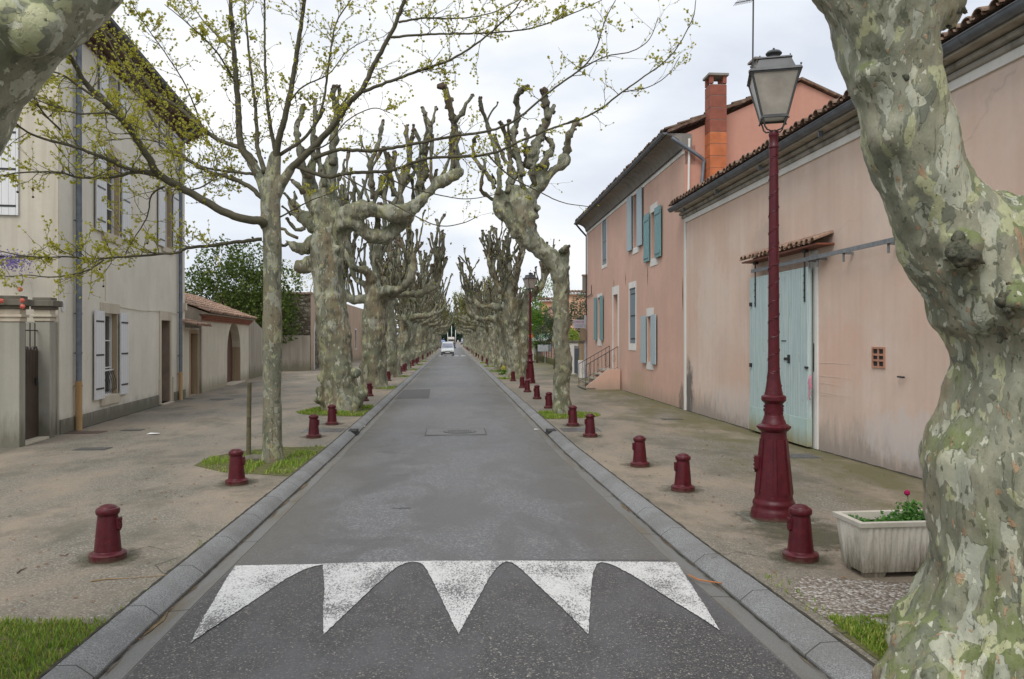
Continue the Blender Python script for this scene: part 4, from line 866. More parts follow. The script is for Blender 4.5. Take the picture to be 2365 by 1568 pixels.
# drainpipes
s1_, _ = FL.px(182, 700, .1); s2_, _ = FL.px(417, 700, .1)
pipe(FL, [(s1_, .10, .93), (s1_, .10, 8.2), (s1_, .35, 8.55), (s1_, .62, 8.74)], .062, 'dpipe', H, rings=[(s1_, .10, z) for z in (1.55, 2.4, 4.4, 6.4)])
pipe(FL, [(s1_, .10, zg(17)), (s1_, .10, .95)], .068, 'rust', H, 'rusty_pipe_foot', rings=[(s1_, .10, .85), (s1_, .10, .2)])
pipe(FL, [(s2_, .10, .75), (s2_, .10, 8.0), (s2_, .35, 8.5), (s2_, .62, 8.74)], .060, 'dpipe', H, rings=[(s2_, .10, z) for z in (1.3, 2.7, 5.0, 7.3)])
pipe(FL, [(s2_, .10, zg(26)), (s2_, .10, .78)], .065, 'rust', H, 'rusty_pipe_foot', rings=[(s2_, .10, .7)])
mb = MB(); sa, za = FL.px(276, 709); sb, zb2 = FL.px(367, 718); mb.tube([FL.P(sa, .02, za), FL.P((sa + sb) / 2, .02, (za + zb2) / 2 - .04), FL.P(sb, .02, zb2), FL.P(s2_ - .2, .02, zb2 - .03)], .01, 5); mb.tube([FL.P(up1[0] + .1, .015, up1[2] - .2), FL.P(up1[0] + .12, .015, g0[3] + .3)], .008, 5); mb.build('cable', M['cream2'], H)
s_, z_ = FL.px(143.9, 706.5); mb = MB(); pl = [FL.P(s_ + .085 * math.cos(a), .004, z_ + .12 * math.sin(a)) for a in [k * math.pi / 10 for k in range(20)]]; mb.prism(pl, FL.n * .018); pl_ = mb.build('number_plate', M['white'], H)
mb = MB(); FL.box(mb, s_ - .008, s_ + .008, .022, .026, z_ - .055, z_ + .055); FL.box(mb, s_ - .03, s_ - .008, .022, .026, z_ + .03, z_ + .042); mb.build('numeral', m_plain('faded_grey', (.45, .45, .45)), pl_)
s_, z_ = FL.px(425, 708); mb = MB(); FL.box(mb, s_ - .09, s_ + .06, .0, .09, z_ - .12, z_ + .12); mb.build('meter_box', M['cream2'], H, bevel=.006)
# shutter of the side wall
r = rect(sideF, -40, 45, 285, 497); shutter(sideF, r[0], r[1], r[2], r[3], .03, 'white_shutter', H, hinges=(.1, .5, .9))
# dark chimney pot peeping over the gutter
s_, z_ = FL.px(283, 95, -.6); mb = MB(); FL.box(mb, s_ - .2, s_ + .2, -.8, -.45, 8.7, z_ + .15); mb.build('chimney', M['cap'], H, bevel=.01)

# garden gate, its two pillars and the stub of wall
sR0, _ = FL.px(115, 1000, .06); sR1, _ = FL.px(126, 1000, .06); sL0, _ = FL.px(45, 1000, .06); sL1, _ = FL.px(59, 1000, .06); zt = 2.5
def pillar(name, s0, s1, o0, o1, ztop, label, mat='grey_render'):
    t = thing(name, label, 'gate pillar', FL.P((s0 + s1) / 2, (o0 + o1) / 2, zg(15))); mb = MB(); FL.box(mb, s0, s1, o0, o1, -.4, ztop - .35); mb.build('shaft', M[mat], t, bevel=.012)
    mb = MB(); e_ = [(.02, -.35, -.27), (.05, -.27, -.22), (.01, -.22, -.12)]; 
    for e, a, b in e_: FL.box(mb, s0 - e, s1 + e, o0 - e, o1 + e, ztop + a, ztop + b)
    mb.build('moulding', M['pale_stone'], t, bevel=.01)
    mb = MB(); FL.box(mb, s0 - .05, s1 + .05, o0 - .05, o1 + .05, ztop - .12, ztop - .06); FL.box(mb, s0 - .11, s1 + .11, o0 - .11, o1 + .11, ztop - .06, ztop + .06); FL.box(mb, s0 - .03, s1 + .03, o0 - .03, o1 + .03, ztop + .06, ztop + .12); mb.build('cap', M['cap'], t, bevel=.012); return t
_, zR = FL.px(118, 694, .06); _, zL = FL.px(52, 686, .06)
pillar('gate_pillar', sR0, sR1 + .02, -.22, .06, zR - .06, 'grey gate pillar with a mossy moulded cap against the corner of the cream house')
pillar('gate_pillar', sL0, sL1, -1.6, .06, zL - .10, 'broad stained garden pillar at the left edge of the picture')
gt = thing('garden_gate', 'narrow dark brown garden gate with spear bars on top, between two pillars', 'gate', FL.P((sL1 + sR0) / 2, -.2, zg(15)))
_, zgt = FL.px(75, 803, -.16); _, zbt = FL.px(75, 746, -.16); mb = MB(); n = 8
for k in range(n):
    a, b = sL1 + (sR0 - sL1) * k / n + .008, sL1 + (sR0 - sL1) * (k + 1) / n - .004; FL.box(mb, a, b, -.19, -.15, 1.0, zgt - .05); m_ = (a + b) / 2
    mb.prism([FL.P(a, -.19, zgt - .05), FL.P(b, -.19, zgt - .05), FL.P(m_, -.19, zgt + .03)], FL.n * .04)
mb.build('slat', M['brown'], gt)
mb = MB(); FL.box(mb, sL1 + .01, sR0 - .01, -.20, -.14, zg(15) + .05, 1.0); mb.build('board_panel', M['brown'], gt)
mb = MB()
for k in range(5): s = sL1 + .1 + (sR0 - sL1 - .2) * k / 4; mb.tube([FL.P(s, -.17, zgt - .3), FL.P(s, -.17, zbt)], .011, 6)
mb.tube([FL.P(sL1, -.17, zgt + (zbt - zgt) * .7), FL.P(sR0, -.17, zgt + (zbt - zgt) * .7)], .012, 6); mb.build('bar', M['iron'], gt)
mb = MB(); FL.box(mb, sR0 - .16, sR0 - .08, -.14, -.12, .95, 1.1); mb.build('handle', M['iron'], gt)
mb = MB(); FL.box(mb, sL1, sR0, -.30, .05, -.3, zg(15) + .04); tag(mb.build('gate_threshold', M['pale_stone'], at=FL.P((sL1 + sR0) / 2, 0, zg(15))), 'worn stone threshold under the brown garden gate', 'step')
mb = MB(); FL.box(mb, sR1 + .02, 0, -.5, -.04, -.4, 2.2) if sR1 + .02 < 0 else FL.box(mb, -.05, 0, -.5, -.04, -.4, 2.2)
tag(mb.build('garden_wall', M['grey_render'], at=FL.P(0, -.2, zg(15))), 'sliver of grey wall between the gate pillar and the cream house', 'wall')

# ------------------------------------------------------------------ annex with the arched door, lean-to, and the walls beyond
a0 = gp(428.5, 918); a1 = gp(574.3, 876)
FA = Fac((a0.x, a0.y), (a1.x, a1.y), (1, 0))
s_front, _ = FA.px(464, 900); sArc0, _ = FA.px(524.6, 883); sArc1, _ = FA.px(555.6, 883); zar = FA.px(540, 744)[1]
zw = FA.px(475, 735)[1]
A_ = thing('annex', 'low cream annex with arched brown door under a sloping tile roof', 'outbuilding', FA.P((s_front + FA.L) / 2, -2, zg(33)))
def arch_fill(mb, F, s0, s1, zs, z1, q, m=0, n=8):
    c = (s0 + s1) / 2; rx = (s1 - s0) / 2; ry = z1 - zs; P = [F.P(c - rx * math.cos(math.pi * k / (2 * n)), 0, zs + ry * math.sin(math.pi * k / (2 * n))) for k in range(2 * n + 1)]
    for side in (0, 1):
        arc = P[:n + 1] if side == 0 else P[n:][::-1]; corner = F.P(s0 if side == 0 else s1, 0, z1)
        mb.add([corner] + arc, [(0, i + 1, i + 2) for i in range(len(arc) - 1)], m)
    vs = P + [p - F.n * q for p in P]; k = len(P); mb.add(vs, [(i, i + 1, k + i + 1, k + i) for i in range(k - 1)], m)
hA = (sArc0, sArc1, zg(34) + .03, zar); mb = MB(); FA.wall(mb, s_front, FA.L, -.6, zw, [hA], .4); arch_fill(mb, FA, sArc0, sArc1, zar - (sArc1 - sArc0) / 2 * .9, zar, .4)
FA.box(mb, s_front, FA.L, -4, -.402, -.6, zw + .0); mb.build('wall', M['cream2'], A_, recalc=False)
mb = MB(); FA.box(mb, sArc0, sArc1, -.42, -.36, zg(34), zar); dd = mb.build('door', M['darkbrown'], A_)
mb = MB(); FA.box(mb, sArc1 - .03, sArc1 - .004, -.38, -.02, zg(34), zar - .45); mb.build('reveal', M['sandstone'], A_)
mb = MB(); FA.box(mb, sArc0 - .15, sArc1 + .15, -.3, .2, -.5, zg(34) + .04); mb.build('door_step', M['pale_stone'], A_)
# gable-like side wall (grey) facing us and the tile roof falling towards the street end
ridge = FA.px(430, 688, -2)[1]
mb = MB(); Pn = [FA.P(s_front - .02, .05, -.4), FA.P(s_front - .02, .05, zw + .05), FA.P(s_front - .02, -1.1, zw + .95), FA.P(s_front - .02, -2.4, zw + 1.35), FA.P(s_front - .02, -4, zw + .9), FA.P(s_front - .02, -4, -.4)]
mb.prism(Pn, FA.e * -.2); mb.build('gable_wall', M['dirty'], A_)
tile_rows(FA, s_front - .3, FA.L + .2, .38, -2.4, zw + .18, zw + 1.25, .22).build('roof', M['tile_pale'], A_, recalc=False)
mb = MB(); mb.hexa([FA.P(s_front - .2, .3, zw + .12), FA.P(FA.L + .1, .3, zw + .12), FA.P(FA.L + .1, -4, zw + .12), FA.P(s_front - .2, -4, zw + .12), FA.P(s_front - .2, .3, zw + .16), FA.P(FA.L + .1, .3, zw + .16), FA.P(FA.L + .1, -2.4, zw + 1.2), FA.P(s_front - .2, -2.4, zw + 1.2)]); mb.build('roof_deck', M['dirty'], A_)
mb = MB()
for k in range(3):
    FA.box(mb, s_front - .15, FA.L + .05, 0, .08 + .07 * k, zw - .10 + k * .075, zw - .10 + k * .075 + .03)
    for i in range(int((FA.L - s_front) / .14)): s = s_front - .1 + i * .14 + .07 * (k % 2); FA.box(mb, s, s + .07, 0, .12 + .07 * k, zw - .07 + k * .075, zw - .025 + k * .075)
mb.build('brick_cornice', m_plain('brick_cornice', (.34, .14, .09), .85, .3, 9), A_)
# lean-to
B_ = thing('lean_to', 'tiny lean-to with red brown door and tile roof between house and annex', 'outbuilding', FA.P(s_front / 2, -1, zg(28)))
sd0, _ = FA.px(439, 900); sd1, _ = FA.px(457, 900); zd = FA.px(448, 770)[1]; zl = FA.px(446, 757)[1]
mb = MB(); FA.wall(mb, -.4, s_front - .24, -.6, zl, [(sd0, sd1, zg(28), zd)], .3); FA.box(mb, -.4, s_front - .24, -3, -.302, -.6, zl); mb.build('wall', M['cream2'], B_, recalc=False)
mb = MB(); FA.box(mb, sd0, sd1, -.28, -.22, zg(28), zd); mb.build('door', M['redwood'], B_)
mb = MB(); FA.box(mb, sd0 - .1, sd0, 0, .02, zg(28), zd + .12); FA.box(mb, sd1, sd1 + .1, 0, .02, zg(28), zd + .12); FA.box(mb, sd0, sd1, 0, .02, zd, zd + .12); FA.box(mb, sd1 - .02, sd1 - .003, -.28, -.01, zg(28), zd); mb.build('door_surround', M['sandstone'], B_)
tile_rows(FA, -.4, s_front - .26, .45, -1.6, zl + .05, zl + .6, .22).build('roof', m_tile('orange_tile', 1.35, .3), B_, recalc=False)
# rough walls beyond
mb = MB(); b0 = gp(574.5, 876); b1 = gp(606, 868); F2 = Fac((b0.x, b0.y), (b1.x, b1.y), (1, 0)); mb.prism([F2.P(0, 0, -.6), F2.P(F2.L + 1.2, 0, -.6), F2.P(F2.L + 1.2, 0, 2.2), F2.P(F2.L, 0, 2.35), F2.P(0, 0, 3.0)], F2.n * -.4)
tag(mb.build('garden_wall', M['dirty'], at=F2.P(2, 0, zg(40))), 'rough stained wall between the annex and the young plane trunk', 'wall')
w0 = gp(600, 866); w1 = gp(720, 853.5); FW2 = Fac((-10.3, 47.5), (-9.0, 50.4), (1, -1))
mb = MB(); Fw = Fac((-14, 48.2), (-9.05, 50.2), (0, -1)); zt2 = pt(665, 774.5, 49).z
mb = MB(); Fw.box(mb, -2, Fw.L, .0, .4, -.9, zt2); mb.build; tag(mb.build('garden_wall', M['dirty'], at=Fw.P(2, .2, zg(48))), 'low streaked wall in front of the dark rubble stone gable', 'wall')
SB = thing('stone_building', 'dark rubble stone building with pink beige street front and white arched doorway', 'building', (-11, 56, zg(55)))
ztop = pt(680, 681, 50.5).z; FG = Fac((-13.3, 50.5), (-9.0, 50.5), (0, -1)); mb = MB(); FG.box(mb, 0, FG.L, -14, 0, -.9, ztop); mb.build('stone_gable', M['stone'], SB)
mb = MB(); FG.box(mb, -.1, FG.L + .1, -.3, .1, ztop, ztop + .12); mb.build('coping', M['tile'], SB)
FS = Fac((-8.98, 50.53), (-8.9, 95), (1, 0)); sA = 1.2; hh = [(1.2, 3.2, zg(52) + .02, 3.0), (15, 16.2, .9, 2.6), (22, 23.2, .9, 2.6), (30, 31.2, .9, 2.6)]
mb = MB(); FS.wall(mb, 0, FS.L, -.9, ztop + .1, hh, .5); arch_fill(mb, FS, 1.2, 3.2, 2.0, 3.0, .5); FS.box(mb, 0, FS.L, -6, -.502, -.9, ztop + .1); mb.build('street_wall', m_stucco('far_beige_render', (.50, .38, .29), (.7, .6, .5), .6, (.3, .25, .18), -.2, .7), SB, recalc=False)
mb = MB(); FS.box(mb, 1.2 - .16, 1.2, 0, .04, -.2, 2.0); FS.box(mb, 3.2, 3.36, 0, .04, -.2, 2.0)
for k in range(12):
    a, b = math.pi * k / 12, math.pi * (k + 1) / 12; q = lambda w, r1, r2: FS.P(2.2 - math.cos(w) * r1, 0, 2.0 + math.sin(w) * r2)
    mb.prism([q(a, 1.0, 1.0), q(b, 1.0, 1.0), q(b, 1.16, 1.16), q(a, 1.16, 1.16)], FS.n * .04)
mb.build('arch_surround', M['white'], SB)
mb = MB(); FS.box(mb, 1.2, 3.2, -.45, -.4, -.2, 3.0); mb.build('door', m_plain('pale_door', (.45, .42, .40), .7), SB)
for h_ in hh[1:]:
    mb = MB(); frame_ring(mb, FS, *h_, .12, 0, .03); mb.build('window_surround', M['white'], SB); casement(FS, *h_, .2, SB)

# ------------------------------------------------------------------ peach house on the right
FP = Fac((6.44, 21.3), (6.67, 38.4), (-1, 0)); H = thing('peach_house', 'two storey peach pink house with blue shutters and grey coved eaves', 'house', FP.P(8, -3, zg(30)))
ZC = 7.14
def pr(*a): return list(rect(FP, *a))
wB = pr(1463, 1475, 448.4, 570.6); wC = pr(1504, 1517, 488, 595.7); wA = pr(1391, 1401, 504, 611); wD = pr(1384, 1389, 686, 783); wD[1] += .35; dE = pr(1416.7, 1427, 680, 852); wF = pr(1454, 1468, 665, 793); wG = pr(1495.4, 1507.7, 730, 836)
mb = MB(); FP.wall(mb, 0, FP.L, -.6, ZC + .1, [tuple(x) for x in (wB, wC, wA, wD, dE, wF, wG)], .3); FP.box(mb, .31, FP.L, -6.9, -.302, -.6, ZC + .1)
mb.build('wall', M['peach'], H, recalc=False)
for r, ft, fb in ((wB, .0, .22), (wC, .25, .25), (wA, .0, .15), (wD, .16, .3), (wF, .22, .25), (wG, .27, .25)):
    mb = MB(); w = .12; z1 = min(r[3] + ft, ZC - .002); FP.box(mb, r[0] - w, r[0], .0, .012, r[2] - fb, z1); FP.box(mb, r[1], r[1] + w, .0, .012, r[2] - fb, z1)
    if ft: FP.box(mb, r[0], r[1], .0, .012, r[3], z1)
    FP.box(mb, r[0], r[1], .0, .02, r[2] - fb, r[2]); mb.build('window_surround', M['trim'], H)
mb = MB(); z1 = FP.px(1422, 661)[1]; FP.box(mb, dE[0] - .22, dE[0], 0, .014, dE[2], z1); FP.box(mb, dE[1], dE[1] + .22, 0, .014, dE[2], z1); FP.box(mb, dE[0], dE[1], 0, .014, dE[3], z1); mb.build('door_surround', M['trim'], H)
mb = MB(); FP.box(mb, dE[0] + .01, dE[1] - .01, -.28, -.23, dE[2], dE[3]); q_ = mb.build('door', m_plain('pale_grey_door', (.50, .50, .49), .5, .06), H); mb = MB(); FP.box(mb, dE[0] + .08, dE[0] + .14, -.23, -.17, 1.75 - .1, 1.75 + .1); mb.build('handle', M['iron'], q_)
for r in (wB, wC, wD, wG): casement(FP, *r, .24, H, bars=2)
def sw(r): return max(.45, (r[1] - r[0]) * .62)
def pp(r, w, mat, near='', **k):
    shutter(FP, r[0] - w - .02, r[0] - .02, r[2] - .05, r[3] + .03, .05, mat, H, **k); shutter(FP, r[1] + .02, r[1] + w + .02, r[2] - .05, r[3] + .03, .05, mat, H, **k)
pp(wB, .75, 'blue_shutter', hinges=()); pp(wC, .72, 'teal_shutter', hinges=(), zbrace=True); pp(wD, .62, 'teal_shutter', hinges=()); pp(wG, .62, 'blue_shutter', hinges=())
shutter(FP, wF[0] + .01, wF[1] - .01, wF[2] + .01, wF[3] - .01, -.06, 'grey_shutter', H, label='closed grey blue shutter', hinges=(.08, .5, .9)); shutter(FP, wA[0] + .01, wA[1] - .01, wA[2] + .01, wA[3] - .01, -.06, 'grey_shutter', H, label='closed grey blue shutter under the eaves', hinges=(.1, .5, .9))
# cornice
mb = MB(); FP.box(mb, .02, FP.L, 0.0, .03, ZC - .13, ZC); mb.build('white_band', M['trim'], H)
mb = MB(); prof = [(.0, ZC), (.05, ZC), (.07, ZC + .04), (.10, ZC + .16), (.20, ZC + .27), (.36, ZC + .35), (.50, ZC + .37), (.50, ZC + .42), (-.2, ZC + .42), (-.2, ZC)]
mb.prism([FP.P(-.02, o, z) for o, z in prof], FP.e * (FP.L + .1)); mb.build('cornice', M['cove'], H, smooth='auto')
mb = MB(); mb.tube([FP.P(.1, .07, ZC + .0), FP.P(FP.L - .1, .07, ZC + .0)], .015, 5); mb.build('cable', M['iron'], H)
half_gutter(FP, -.1, FP.L + .15, .58, ZC + .42, .06, 'zinc', H)
tile_rows(FP, -.12, FP.L + .1, .60, -3.3, ZC + .47, ZC + 1.95, .21).build('roof', m_tile('grey_roof_tile', .55, .7), H, recalc=False)
# gable end facing us
RX = 3.3
mb = MB(); mb.prism([FP.P(.0, .0, ZC - .5), FP.P(.0, -.02, ZC + .42), FP.P(0, -RX, ZC + 1.92), FP.P(0, -6.9, ZC + .35), FP.P(0, -6.9, 4)], FP.e * .3); mb.build('gable_wall', M['gable'], H)
mb = MB(); mb.prism([FP.P(-.003, -6.9, -.6), FP.P(-.003, -6.9, 6.7), FP.P(-.003, -.0, 6.7), FP.P(-.003, 0, -.6)], FP.e * -.004); mb.build('gable_wall', M['gable'], H)
mb = MB()
for (o0, z0_, o1, z1_) in ((.5, ZC + .42, -RX, ZC + 1.95), (-RX, ZC + 1.95, -7.2, ZC + .28)):
    n = 12
    for k in range(n):
        t0, t1 = k / n, (k + 1) / n; mb.hexa([FP.P(-.12, o0 + (o1 - o0) * t0, z0_ + (z1_ - z0_) * t0 + .015 * (k % 2)), FP.P(.3, o0 + (o1 - o0) * t0, z0_ + (z1_ - z0_) * t0 + .015 * (k % 2)), FP.P(.3, o0 + (o1 - o0) * t1, z0_ + (z1_ - z0_) * t1 + .015 * (k % 2)), FP.P(-.12, o0 + (o1 - o0) * t1, z0_ + (z1_ - z0_) * t1 + .015 * (k % 2)),
             FP.P(-.12, o0 + (o1 - o0) * t0, z0_ + (z1_ - z0_) * t0 + .08), FP.P(.3, o0 + (o1 - o0) * t0, z0_ + (z1_ - z0_) * t0 + .08), FP.P(.3, o0 + (o1 - o0) * t1, z0_ + (z1_ - z0_) * t1 + .08), FP.P(-.12, o0 + (o1 - o0) * t1, z0_ + (z1_ - z0_) * t1 + .08)])
mb.build('verge_tile', m_tile('verge_tile', .7, .4), H)
# square terracotta chimney standing in front of the gable, made of stacked flue blocks
FGp = Fac((6.44, 21.29), (14, 21.29), (0, -1)); r = rect(FGp, 1634, 1672, 200, 420, .25); s0, s1 = r[0], r[1]; ztp = r[3]
ch = bpy.data.objects.new('chimney', None); scene.collection.objects.link(ch); ch.parent = H; ch.location = FGp.P((s0 + s1) / 2, .25, 5.5) - H.location
z = 5.2; k = 0
while z < ztp - .1:
    mb = MB(); h = .33; top = min(z + h, ztp); FGp.box(mb, s0, s1, .02, .47, z, top - .012); mb.build('flue_block', M['terracotta'] if z < ztp - 1.6 else M['brickred'], ch, bevel=.006)
    mb = MB(); FGp.box(mb, s0 + .008, s1 - .008, .03, .462, top - .012, top); mb.build('mortar_joint', M['cove'], ch); z += h; k += 1
for a in (s0, s1 - .1):
    for b in (.02, .37): mb = MB(); FGp.box(mb, a, a + .1, b, b + .1, z - .001, z + .2); mb.build('cap_leg', M['brickred'], ch)
mb = MB(); FGp.box(mb, s0 - .05, s1 + .05, -.03, .52, z + .2, z + .27); mb.build('cap_slab', M['cove'], ch, bevel=.01)
# second chimney on the ridge, antenna mast behind the lantern
r = rect(FGp, 1747, 1776, 138, 215, -.8); mb = MB(); FGp.box(mb, r[0], r[1], -1.2, -.8, 8, r[3] - .25); ch = mb.build('chimney', M['brickred'], H, bevel=.01); mb = MB(); FGp.box(mb, r[0] - .06, r[1] + .06, -1.26, -.74, r[3] - .25, r[3] - .17)
FGp.box(mb, r[0], r[0] + .08, -1.2, -.8, r[3] - .17, r[3]); FGp.box(mb, r[1] - .08, r[1], -1.2, -.8, r[3] - .17, r[3]); FGp.box(mb, r[0] - .08, r[1] + .08, -1.28, -.72, r[3], r[3] + .06); mb.build('chimney_cap', M['cove'], ch)
s_, z_ = FGp.px(1738, 210, .1); mb = MB(); mb.tube([FGp.P(s_, .1, z_), FGp.P(s_ + .03, .1, z_ + 3.3)], .022, 6); an = thing('antenna', 'thin television aerial mast behind the near lantern', 'antenna', FGp.P(s_, .1, z_)); mb.build('mast', M['iron'], an)
mb = MB(); zt_ = FGp.px(1715, 6, .1)[1]; mb.tube([FGp.P(s_ - .5, .1, zt_ - .02), FGp.P(s_ + .12, .1, zt_ + .12)], .012, 5)
for k in range(12): s = s_ - .48 + k * .045; mb.tube([FGp.P(s, -.08, zt_ - .02 + k * .01), FGp.P(s, .28, zt_ - .02 + k * .01)], .006, 4)
for dz in (.1, .22, .5): mb.tube([FGp.P(s_ - .1, .1, z_ + dz), FGp.P(s_ + .16, -.05, z_ + dz)], .02, 5)
mb.build('aerial', M['iron'], an)
# grey pipe bending from the eaves over the gable
a, b, c, d, e_ = [FGp.px(*q, .12) for q in ((1551, 318), (1572, 332), (1622, 366), (1625, 380), (1620, 440))]
mb = MB(); Pq = [FGp.P(s, .12, z) for s, z in (a, b, c, d, e_)]; op, orr = catmull(Pq, [.05] * 5, .1); mb.tube(op, orr, 12); mb.build('gable_pipe', M['dpipe'], H, smooth='auto')
mb = MB(); a, b = FGp.px(1592, 320, .03), FGp.px(1590, 460, .03); mb.tube([FGp.P(a[0], .03, a[1]), FGp.P(b[0], .03, b[1])], .035, 8); mb.build('white_conduit', M['trim'], H)
# rust marks and wall ties
for (u, v0, v1) in ((1418, 645, 664), (1445, 630, 660), (1496, 612, 660), (1577, 640, 720)):
    s_, z1_ = FP.px(u, v0); _, z0_ = FP.px(u, v1); mb = MB(); m_ = (z0_ + z1_) / 2; mb.prism([FP.P(s_, .004, z1_), FP.P(s_ + .05, .004, m_), FP.P(s_, .004, z0_), FP.P(s_ - .05, .004, m_)], FP.n * .002); mb.build('rust_stain', m_plain('rust_stain', (.2, .1, .06), .9, .3, 8), H)
# corner pipe with boxes and the overhead line along the far corner
mb = MB(); mb.tube([FP.P(FP.L + .02, .08, 3.0), FP.P(FP.L + .02, .08, zg(38))], .075, 10); mb.build('downpipe', m_zinc('pale_pipe', (.36, .37, .40)), H, smooth='auto')
mb = MB(); FP.box(mb, FP.L - .15, FP.L + .12, .09, .34, 1.75, 2.35); mb.build('meter_box', m_plain('wooden_box', (.20, .15, .10), .8, .2, 6), H, bevel=.01)
mb = MB(); mb.tube([FP.P(FP.L - .03, .05, 3.0), FP.P(FP.L - .03, .05, 7.0)], .03, 6); mb.tube([FP.P(FP.L + .1, .55, ZC + .4), FP.P(FP.L + .1, .3, ZC + .1), FP.P(FP.L, .05, ZC - .2)], .045, 8)
mb.tube([FP.P(FP.L, .04, 3.9), FP.P(FP.L - 1.6, .04, 3.95), FP.P(FP.L - 1.9, .1, 4.1), FP.P(FP.L - 2.0, .12, 4.35)], .018, 5); mb.build('cable', M['iron'], H)

# steps with railings
ST = thing('door_steps', 'steep pink sided stone steps with thin iron railings in front of the peach house door', 'steps', (5.8, 30.6, zg(30)))
yn, yf = 30.05, 31.75; x_w, x_e = 6.52, 5.12; zl_ = dE[2]; zb_ = zg(30); ns = 5
mb = MB(); mb.prism([(x_w, yn - .06, zb_ - .3), (x_w, yn - .06, zl_ + .03), (x_w - .5, yn - .06, zl_ + .03), (x_e + .10, yn - .06, zb_ + .16), (x_e + .05, yn - .06, zb_ + .10), (x_e + .08, yn - .06, zb_ - .3)], (0, .10, 0)); mb.prism([(x_w, yn + .04, zb_ - .3), (x_w, yn + .04, zl_ - .12), (x_w - .5, yn + .04, zl_ - .12), (x_e + .16, yn + .04, zb_ - .03), (x_e + .16, yn + .04, zb_ - .3)], (0, yf - yn - .04, 0)); mb.build('stair_body', M['peach'], ST)
mb = MB()
for k in range(ns):
    t = k / (ns - 1); x1 = x_e + (x_w - .55 - x_e) * t; z = zb_ + .07 + (zl_ - zb_ - .07) * t; mb.box(x1 - .02, x_w if k == ns - 1 else x1 + .42, yn + .045 - (.12 if k == 0 else 0), yf + .03 + .002 * k, z - .045, z)
mb.build('tread', M['grey_render'], ST, bevel=.006)
for y in (yn + .02, yf - .02):
    mb = MB(); P0 = [Vector((x_e + .05, y, zb_ + .95)), Vector((x_w - .08, y, zl_ + .92))]; mb.tube(P0, .016, 6); mb.tube([P0[0] - Vector((0, 0, .72)), P0[1] - Vector((0, 0, .80))], .010, 5)
    for k in range(9):
        t = k / 8; p = P0[0].lerp(P0[1], t); dn = .90 if k in (0, 8) else .75; mb.tube([p, p - Vector((0, 0, dn))], .012 if k in (0, 8) else .008, 5)
        if k % 2 and k < 8:
            for sg in (-1, 1): c = p - Vector((0, 0, .38)); mb.tube([c + Vector((sg * .05 * math.sin(a), 0, .14 * math.cos(a))) for a in (0, .8, 1.6, 2.4, 3.1)], .005, 4)
    mb.build('railing', M['iron'], ST)

# ------------------------------------------------------------------ pink-beige barn
FB = Fac((6.44, 2.0), (6.44, 21.28), (-1, 0)); H = thing('barn', 'long low pink beige barn with turquoise sliding door and tiled eaves', 'barn', FB.P(10, -3, zg(12)))
ZE = 5.16
du = rect(FB, 1748, 1872, 625, 1000); hd = [du[0], du[1], zg(14) - .02, FB.px(1800, 640)[1]]; vt = rect(FB, 2018, 2042.5, 806, 845.5)
mb = MB(); FB.wall(mb, 0, FB.L, -.6, ZE, [tuple(hd)], .4); FB.box(mb, 0, FB.L, -7, -.402, -.6, ZE - .003); mb.build('wall', M['barn'], H, recalc=False)
mb = MB(); FB.box(mb, FB.L - .16, FB.L + .0, .003, .03, -.5, ZE + .1); FB.box(mb, 0, FB.L - .16, .003, .035, ZE - .10, ZE + .02); mb.build('white_band', M['trim'], H)
mb = MB(); FB.box(mb, 0, FB.L + .1, 0, .08, ZE + .02, ZE + .11); FB.box(mb, 0, FB.L + .1, 0, .15, ZE + .11, ZE + .19); mb.build('dirty_cornice', m_stucco('dirty_cornice', (.34, .32, .28), (.3, .3, .28), .9, (.2, .2, .2), -20, .3), H, bevel=.03)
half_gutter(FB, 0, FB.L + .25, .33, ZE + .32, .088, 'zinc', H, joints=1.15)
tile_rows(FB, -.1, FB.L + .12, .42, -3.8, ZE + .39, ZE + 1.45, .25, rows=9).build('roof', m_tile('barn_roof_tile', .8, .7), H, recalc=False)
mb = MB(); mb.hexa([FB.P(0, .3, ZE + .2), FB.P(FB.L, .3, ZE + .2), FB.P(FB.L, -7, ZE + .2), FB.P(0, -7, ZE + .2), FB.P(0, .28, ZE + .36), FB.P(FB.L, .28, ZE + .36), FB.P(FB.L, -3.8, ZE + 1.38), FB.P(0, -3.8, ZE + 1.38)]); mb.build('roof_deck', M['dirty'], H)
for k in range(6):     # gutter straps on the cornice
    mb = MB(); s = 5.5 + k * 2.6; FB.box(mb, s, s + .03, .22, .30, ZE + .1, ZE + .22); mb.build('gutter_strap', M['zinc'], H)
# sliding door
r = rect(FB, 1735.5, 1870, 630, 1020, .12); ztD = FB.px(1870, 619, .16)[1]; zt2_ = FB.px(1736, 638, .16)[1]; zt_ = (ztD + zt2_) / 2
zb0 = zg(13) + .03; D_ = bpy.data.objects.new('sliding_door', None); scene.collection.objects.link(D_); D_.parent = H; D_.location = FB.P((r[0] + r[1]) / 2, .12, zb0) - H.location
mb = MB(); FB.box(mb, r[0], r[1], .08, .16, zb0 + .5, zt_); mb.build('planking', M['barn_door'], D_, bevel=.006)
mb = MB(); FB.box(mb, r[0] - .003, r[1] + .003, .075, .168, zb0, zb0 + .5); mb.build('kick_board', M['barn_board'], D_, bevel=.006)
mb = MB()
for u in (1745, 1859):
    s = FB.px(u, 700, .16)[0]; FB.box(mb, s - .022, s + .022, .16, .175, zt_ - .62, zt_ + .32); FB.box(mb, s - .06, s + .06, .12, .19, zt_ + .26, zt_ + .40)
    for k in range(4): mb.ball(FB.P(s, .18, zt_ - .15 - k * .13), .014, 6)
mb.build('hanger', M['iron'], D_)
